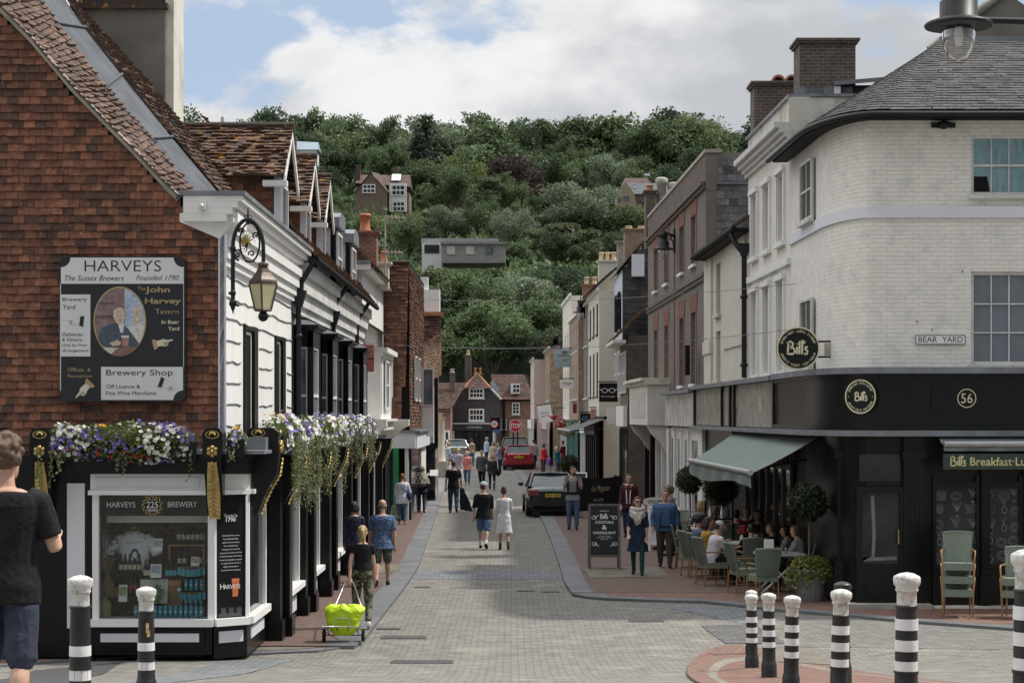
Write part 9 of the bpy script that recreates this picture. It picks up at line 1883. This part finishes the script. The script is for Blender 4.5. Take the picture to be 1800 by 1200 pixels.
sitter('person in a white T-shirt and pale cap sitting over a phone at the cafe',1250,37.2,-70,((.58,.53,.58),.8,-.12),(BLK,1.95),('short','dark'),cap=(.45,.44,.44),head=(0,-28),lean=16)
sitter('person in a mustard top seated behind the cap wearer',1238,38.6,-80,((.42,.24,.05),.9,-.12),(DJEAN,1.95),('long','dark'),True); sitter('person in denim blue seated at the left end of the cafe',1222,39.3,-75,((.10,.14,.24),1.9,-.12),(DJEAN,1.95),('curly','dark'),True)
sitter('person in a dark jacket seated facing left under the awning',1362,38.8,70,((.02,.022,.028),1.9,-.12),(DJEAN,1.95),('short','sandy'),H=1.5,head=(0,0)); sitter('person in a black shirt seated with back to the street at the middle table',1322,37.2,5,((.02,.02,.022),.9,-.12),(DJEAN,1.95),('short','dark'),H=1.6)
sitter('person in black and white stripes seated near the glazed cafe front',1388,37.4,85,((.5,.5,.5),1.3,-.12,'stripe',(.02,.02,.02)),(BLK,1.95),('bob','dark'),True,H=1.55); sitter('person in a grey cardigan seated at the far end of the cafe',1233,46,10,((.18,.19,.20),1.9,-.12),(BLK,1.95),('long','blond'),True)
sitter('person in a white top with a dark strap seated with back turned',1259,43.2,5,((.5,.48,.54),.9,-.12),(DJEAN,1.95),('bob','sandy'),True,w=1.1); sitter('person in a brown T-shirt seated at the farther table',1293,41.4,-20,((.10,.07,.05),.8,-.12),(BLK,1.95),('short','dark'),w=1.1)
sitter('person in dark clothes seated deep under the awning',1334,41.6,150,((.03,.02,.025),1.5,-.12),(BLK,1.95),('long','brown'),True,faced=True); sitter('red scarfed person seated facing the street under the awning',1312,43,170,((.12,.02,.03),1.5,-.12),(BLK,1.95),('bob','brown'),True,faced=True); sitter('person in a dark grey top seated against the cafe wall',1356,41.4,165,((.04,.035,.04),1.5,-.12),(BLK,1.95),('bob','sandy'),True,faced=True)
sitter('person in sunglasses and a dark jacket seated behind the person in blue',1188,47.5,120,((.035,.03,.025),1.9,-.12),(BLK,1.95),('short','dark'),faced=True); sitter('person in a white shirt seated behind the black windbreak',1084,66,150,((.5,.5,.54),1.9,-.12),(BLK,1.95),('short','dark'),head=(20,-8))
chair(1207,41.4,-100,'empty green wicker chair at the left edge of the cafe'); chair(1300,37.6,100,'green wicker chair half hidden at the middle table')
for i in range(3): chair(1683,31.4,168,('bottom','middle','topmost')[i] + ' chair of the tall green stack before the vegetable print windows','stack of green chairs before the windows',z=i*.22,dx=i*.004)
for i in range(2): chair(1790,31.2,160,('lower','upper')[i] + ' chair of the green stack at the right edge','stack of green chairs at the right edge',z=i*.2)
# things on the tables
GL_ = clear_glass('tumbler_glass',(.8,.82,.82),.12)
def tumbler(p, lb): b = MB(); b.lathe([(.03,0),(.036,.11),(.033,.11),(.028,.01)],p,12); o = b.build('tumbler',GL_); tag(o,lb,'glass','tumblers on the cafe tables')
for t, nm in ((t1,'nearest'),(t2,'middle'),(t3,'farthest')):
 for dx, dy in ((.1,-.2),(-.02,-.1)): tumbler(t+V((dx,dy,0)), 'clear tumbler on the %s cafe table' % nm)
b = MB(); b.box(t1+V((-.22,-.15,.13)),(.17,.12,.26)); tag(b.build('napkin_holder',WHITE),'white napkin holder on the nearest cafe table','napkin holder')
for t, nm in ((t2,'middle'),(t3,'farthest')):
 e = empty('flower_vase',t+V((-.15,.1,0)),'small vase of red flowers on the %s cafe table' % nm,'vase'); b = MB(); b.lathe([(.03,0),(.04,.06),(.025,.14)],t+V((-.15,.1,0)),10); b.build('vase',WHITE,e); b = MB()
 for i in range(22): d = rdir(trg); bloom(b,t+V((-.15,.1,.24))+d*.1,d-YA*.3,.03,trg,.4)
 b.build('red_flowers',PR,e)
b = MB(); b.box(t1+V((.2,-.05,.01)),(.3,.2,.004)); tag(b.build('menu_sheet',WHITE),'white menu sheet lying on the nearest cafe table','menu')
# clipped bay trees and the ivy planter
BAY = leafmat('bay_leaf',(.018,.03,.012),(.055,.075,.035),.1)
def topiary(px, Y, zc, r, lb, pot=True):
 g = pxg(px,Y,.06); e = empty('bay_tree',g,lb,'topiary tree'); tr_ = random.Random(px); b = MB(); c = V((g.x,g.y,zc))
 for i in range(2600): d = rdir(tr_); q = r*(tr_.random()**.3)*(1+.12*mnoise.noise(d*3+V((px,0,0)))); leaf(b,c+d*q,rdir(tr_,d*.7),d,.085,.04,tr_.random())
 b.build('crown',BAY,e); b = MB(); b.tube([g+ZA*.3,V((g.x+.02,g.y,zc*.6)),c],.022,7); b.build('stem',BARK,e)
 if pot: b = MB(); b.lathe([(.15,0),(.2,.4),(.22,.42),(.18,.42)],g,14); b.build('pot',BLACKM,e)
topiary(1421,34.3,at(0,882,34.3).z,.33,'clipped bay ball tree on a thin stem rising from the grey ivy planter',False); topiary(1212,48.,at(0,843,48).z,.33,'clipped bay ball tree left of the awning'); topiary(1268,44.5,at(0,858,44.5).z,.4,'clipped bay ball tree half hidden under the awning')
topiary(1001,76,at(0,815,76).z,.36,'dark round bush behind the carrier harness')
pl_ = empty('ivy_planter',pxg(1423,34.2,.05),'ribbed grey tub overflowing with yellow green ivy beside the cafe corner','planter'); g = pxg(1423,34.2,.05); b = MB(); n = 32; pr_ = [(.22,0),(.26,.18),(.3,.5),(.31,.58),(.27,.58)]
vs = [g+V(((r+.006*(k%2))*math.cos(2*math.pi*k/n),(r+.006*(k%2))*math.sin(2*math.pi*k/n),z)) for r,z in pr_ for k in range(n)]; b.add(vs,[(i*n+k,i*n+(k+1)%n,(i+1)*n+(k+1)%n,(i+1)*n+k) for i in range(4) for k in range(n)]); b.build('tub',mat('grey_tub',(.24,.25,.26),.7,.15,5,.2,20,dirt=.4),pl_); b = MB(); ir = random.Random(8)
for i in range(1500): a = ir.random()*6.28; rr = .42*ir.random()**.5; z = .62+.16*ir.random()-max(0,rr-.25)*(1.4+1.6*(math.cos(a) < 0)*ir.random()); leaf(b,g+V((math.cos(a)*rr,math.sin(a)*rr,z)),rdir(ir,V((math.cos(a)*.6,math.sin(a)*.6,.1))),V((math.cos(a)*.5,math.sin(a)*.5,.8)),.075,.055,ir.random())
b.build('ivy',leafmat('golden_ivy',(.10,.13,.03),(.34,.35,.12)),pl_)
ms = empty('waiter_station',pxg(1264,41,.06),'black waiter stand with bottles beside the farther table','stand'); g = pxg(1264,41,.06); b = MB()
for dx in (-.3,.3): b.tube([g+V((dx,0,0)),g+V((dx,0,1.5))],.022,6)
b.box(g+ZA*1.1,(.6,.35,.03)); b.build('frame',BLACKM,ms)
for i in range(4): b = MB(); b.lathe([(.035,0),(.035,.15),(.013,.2),(.013,.26)],g+V((-.2+i*.13,0,1.115)),8); tag(b.build('sauce_bottle',BGLASS if i%2 else WHITE),('dark','white')[i%2 == 0] + ' sauce bottle on the black waiter stand','bottle','sauce bottles on the waiter stand')
finish_blobs() if 'finish_blobs' in globals() else None
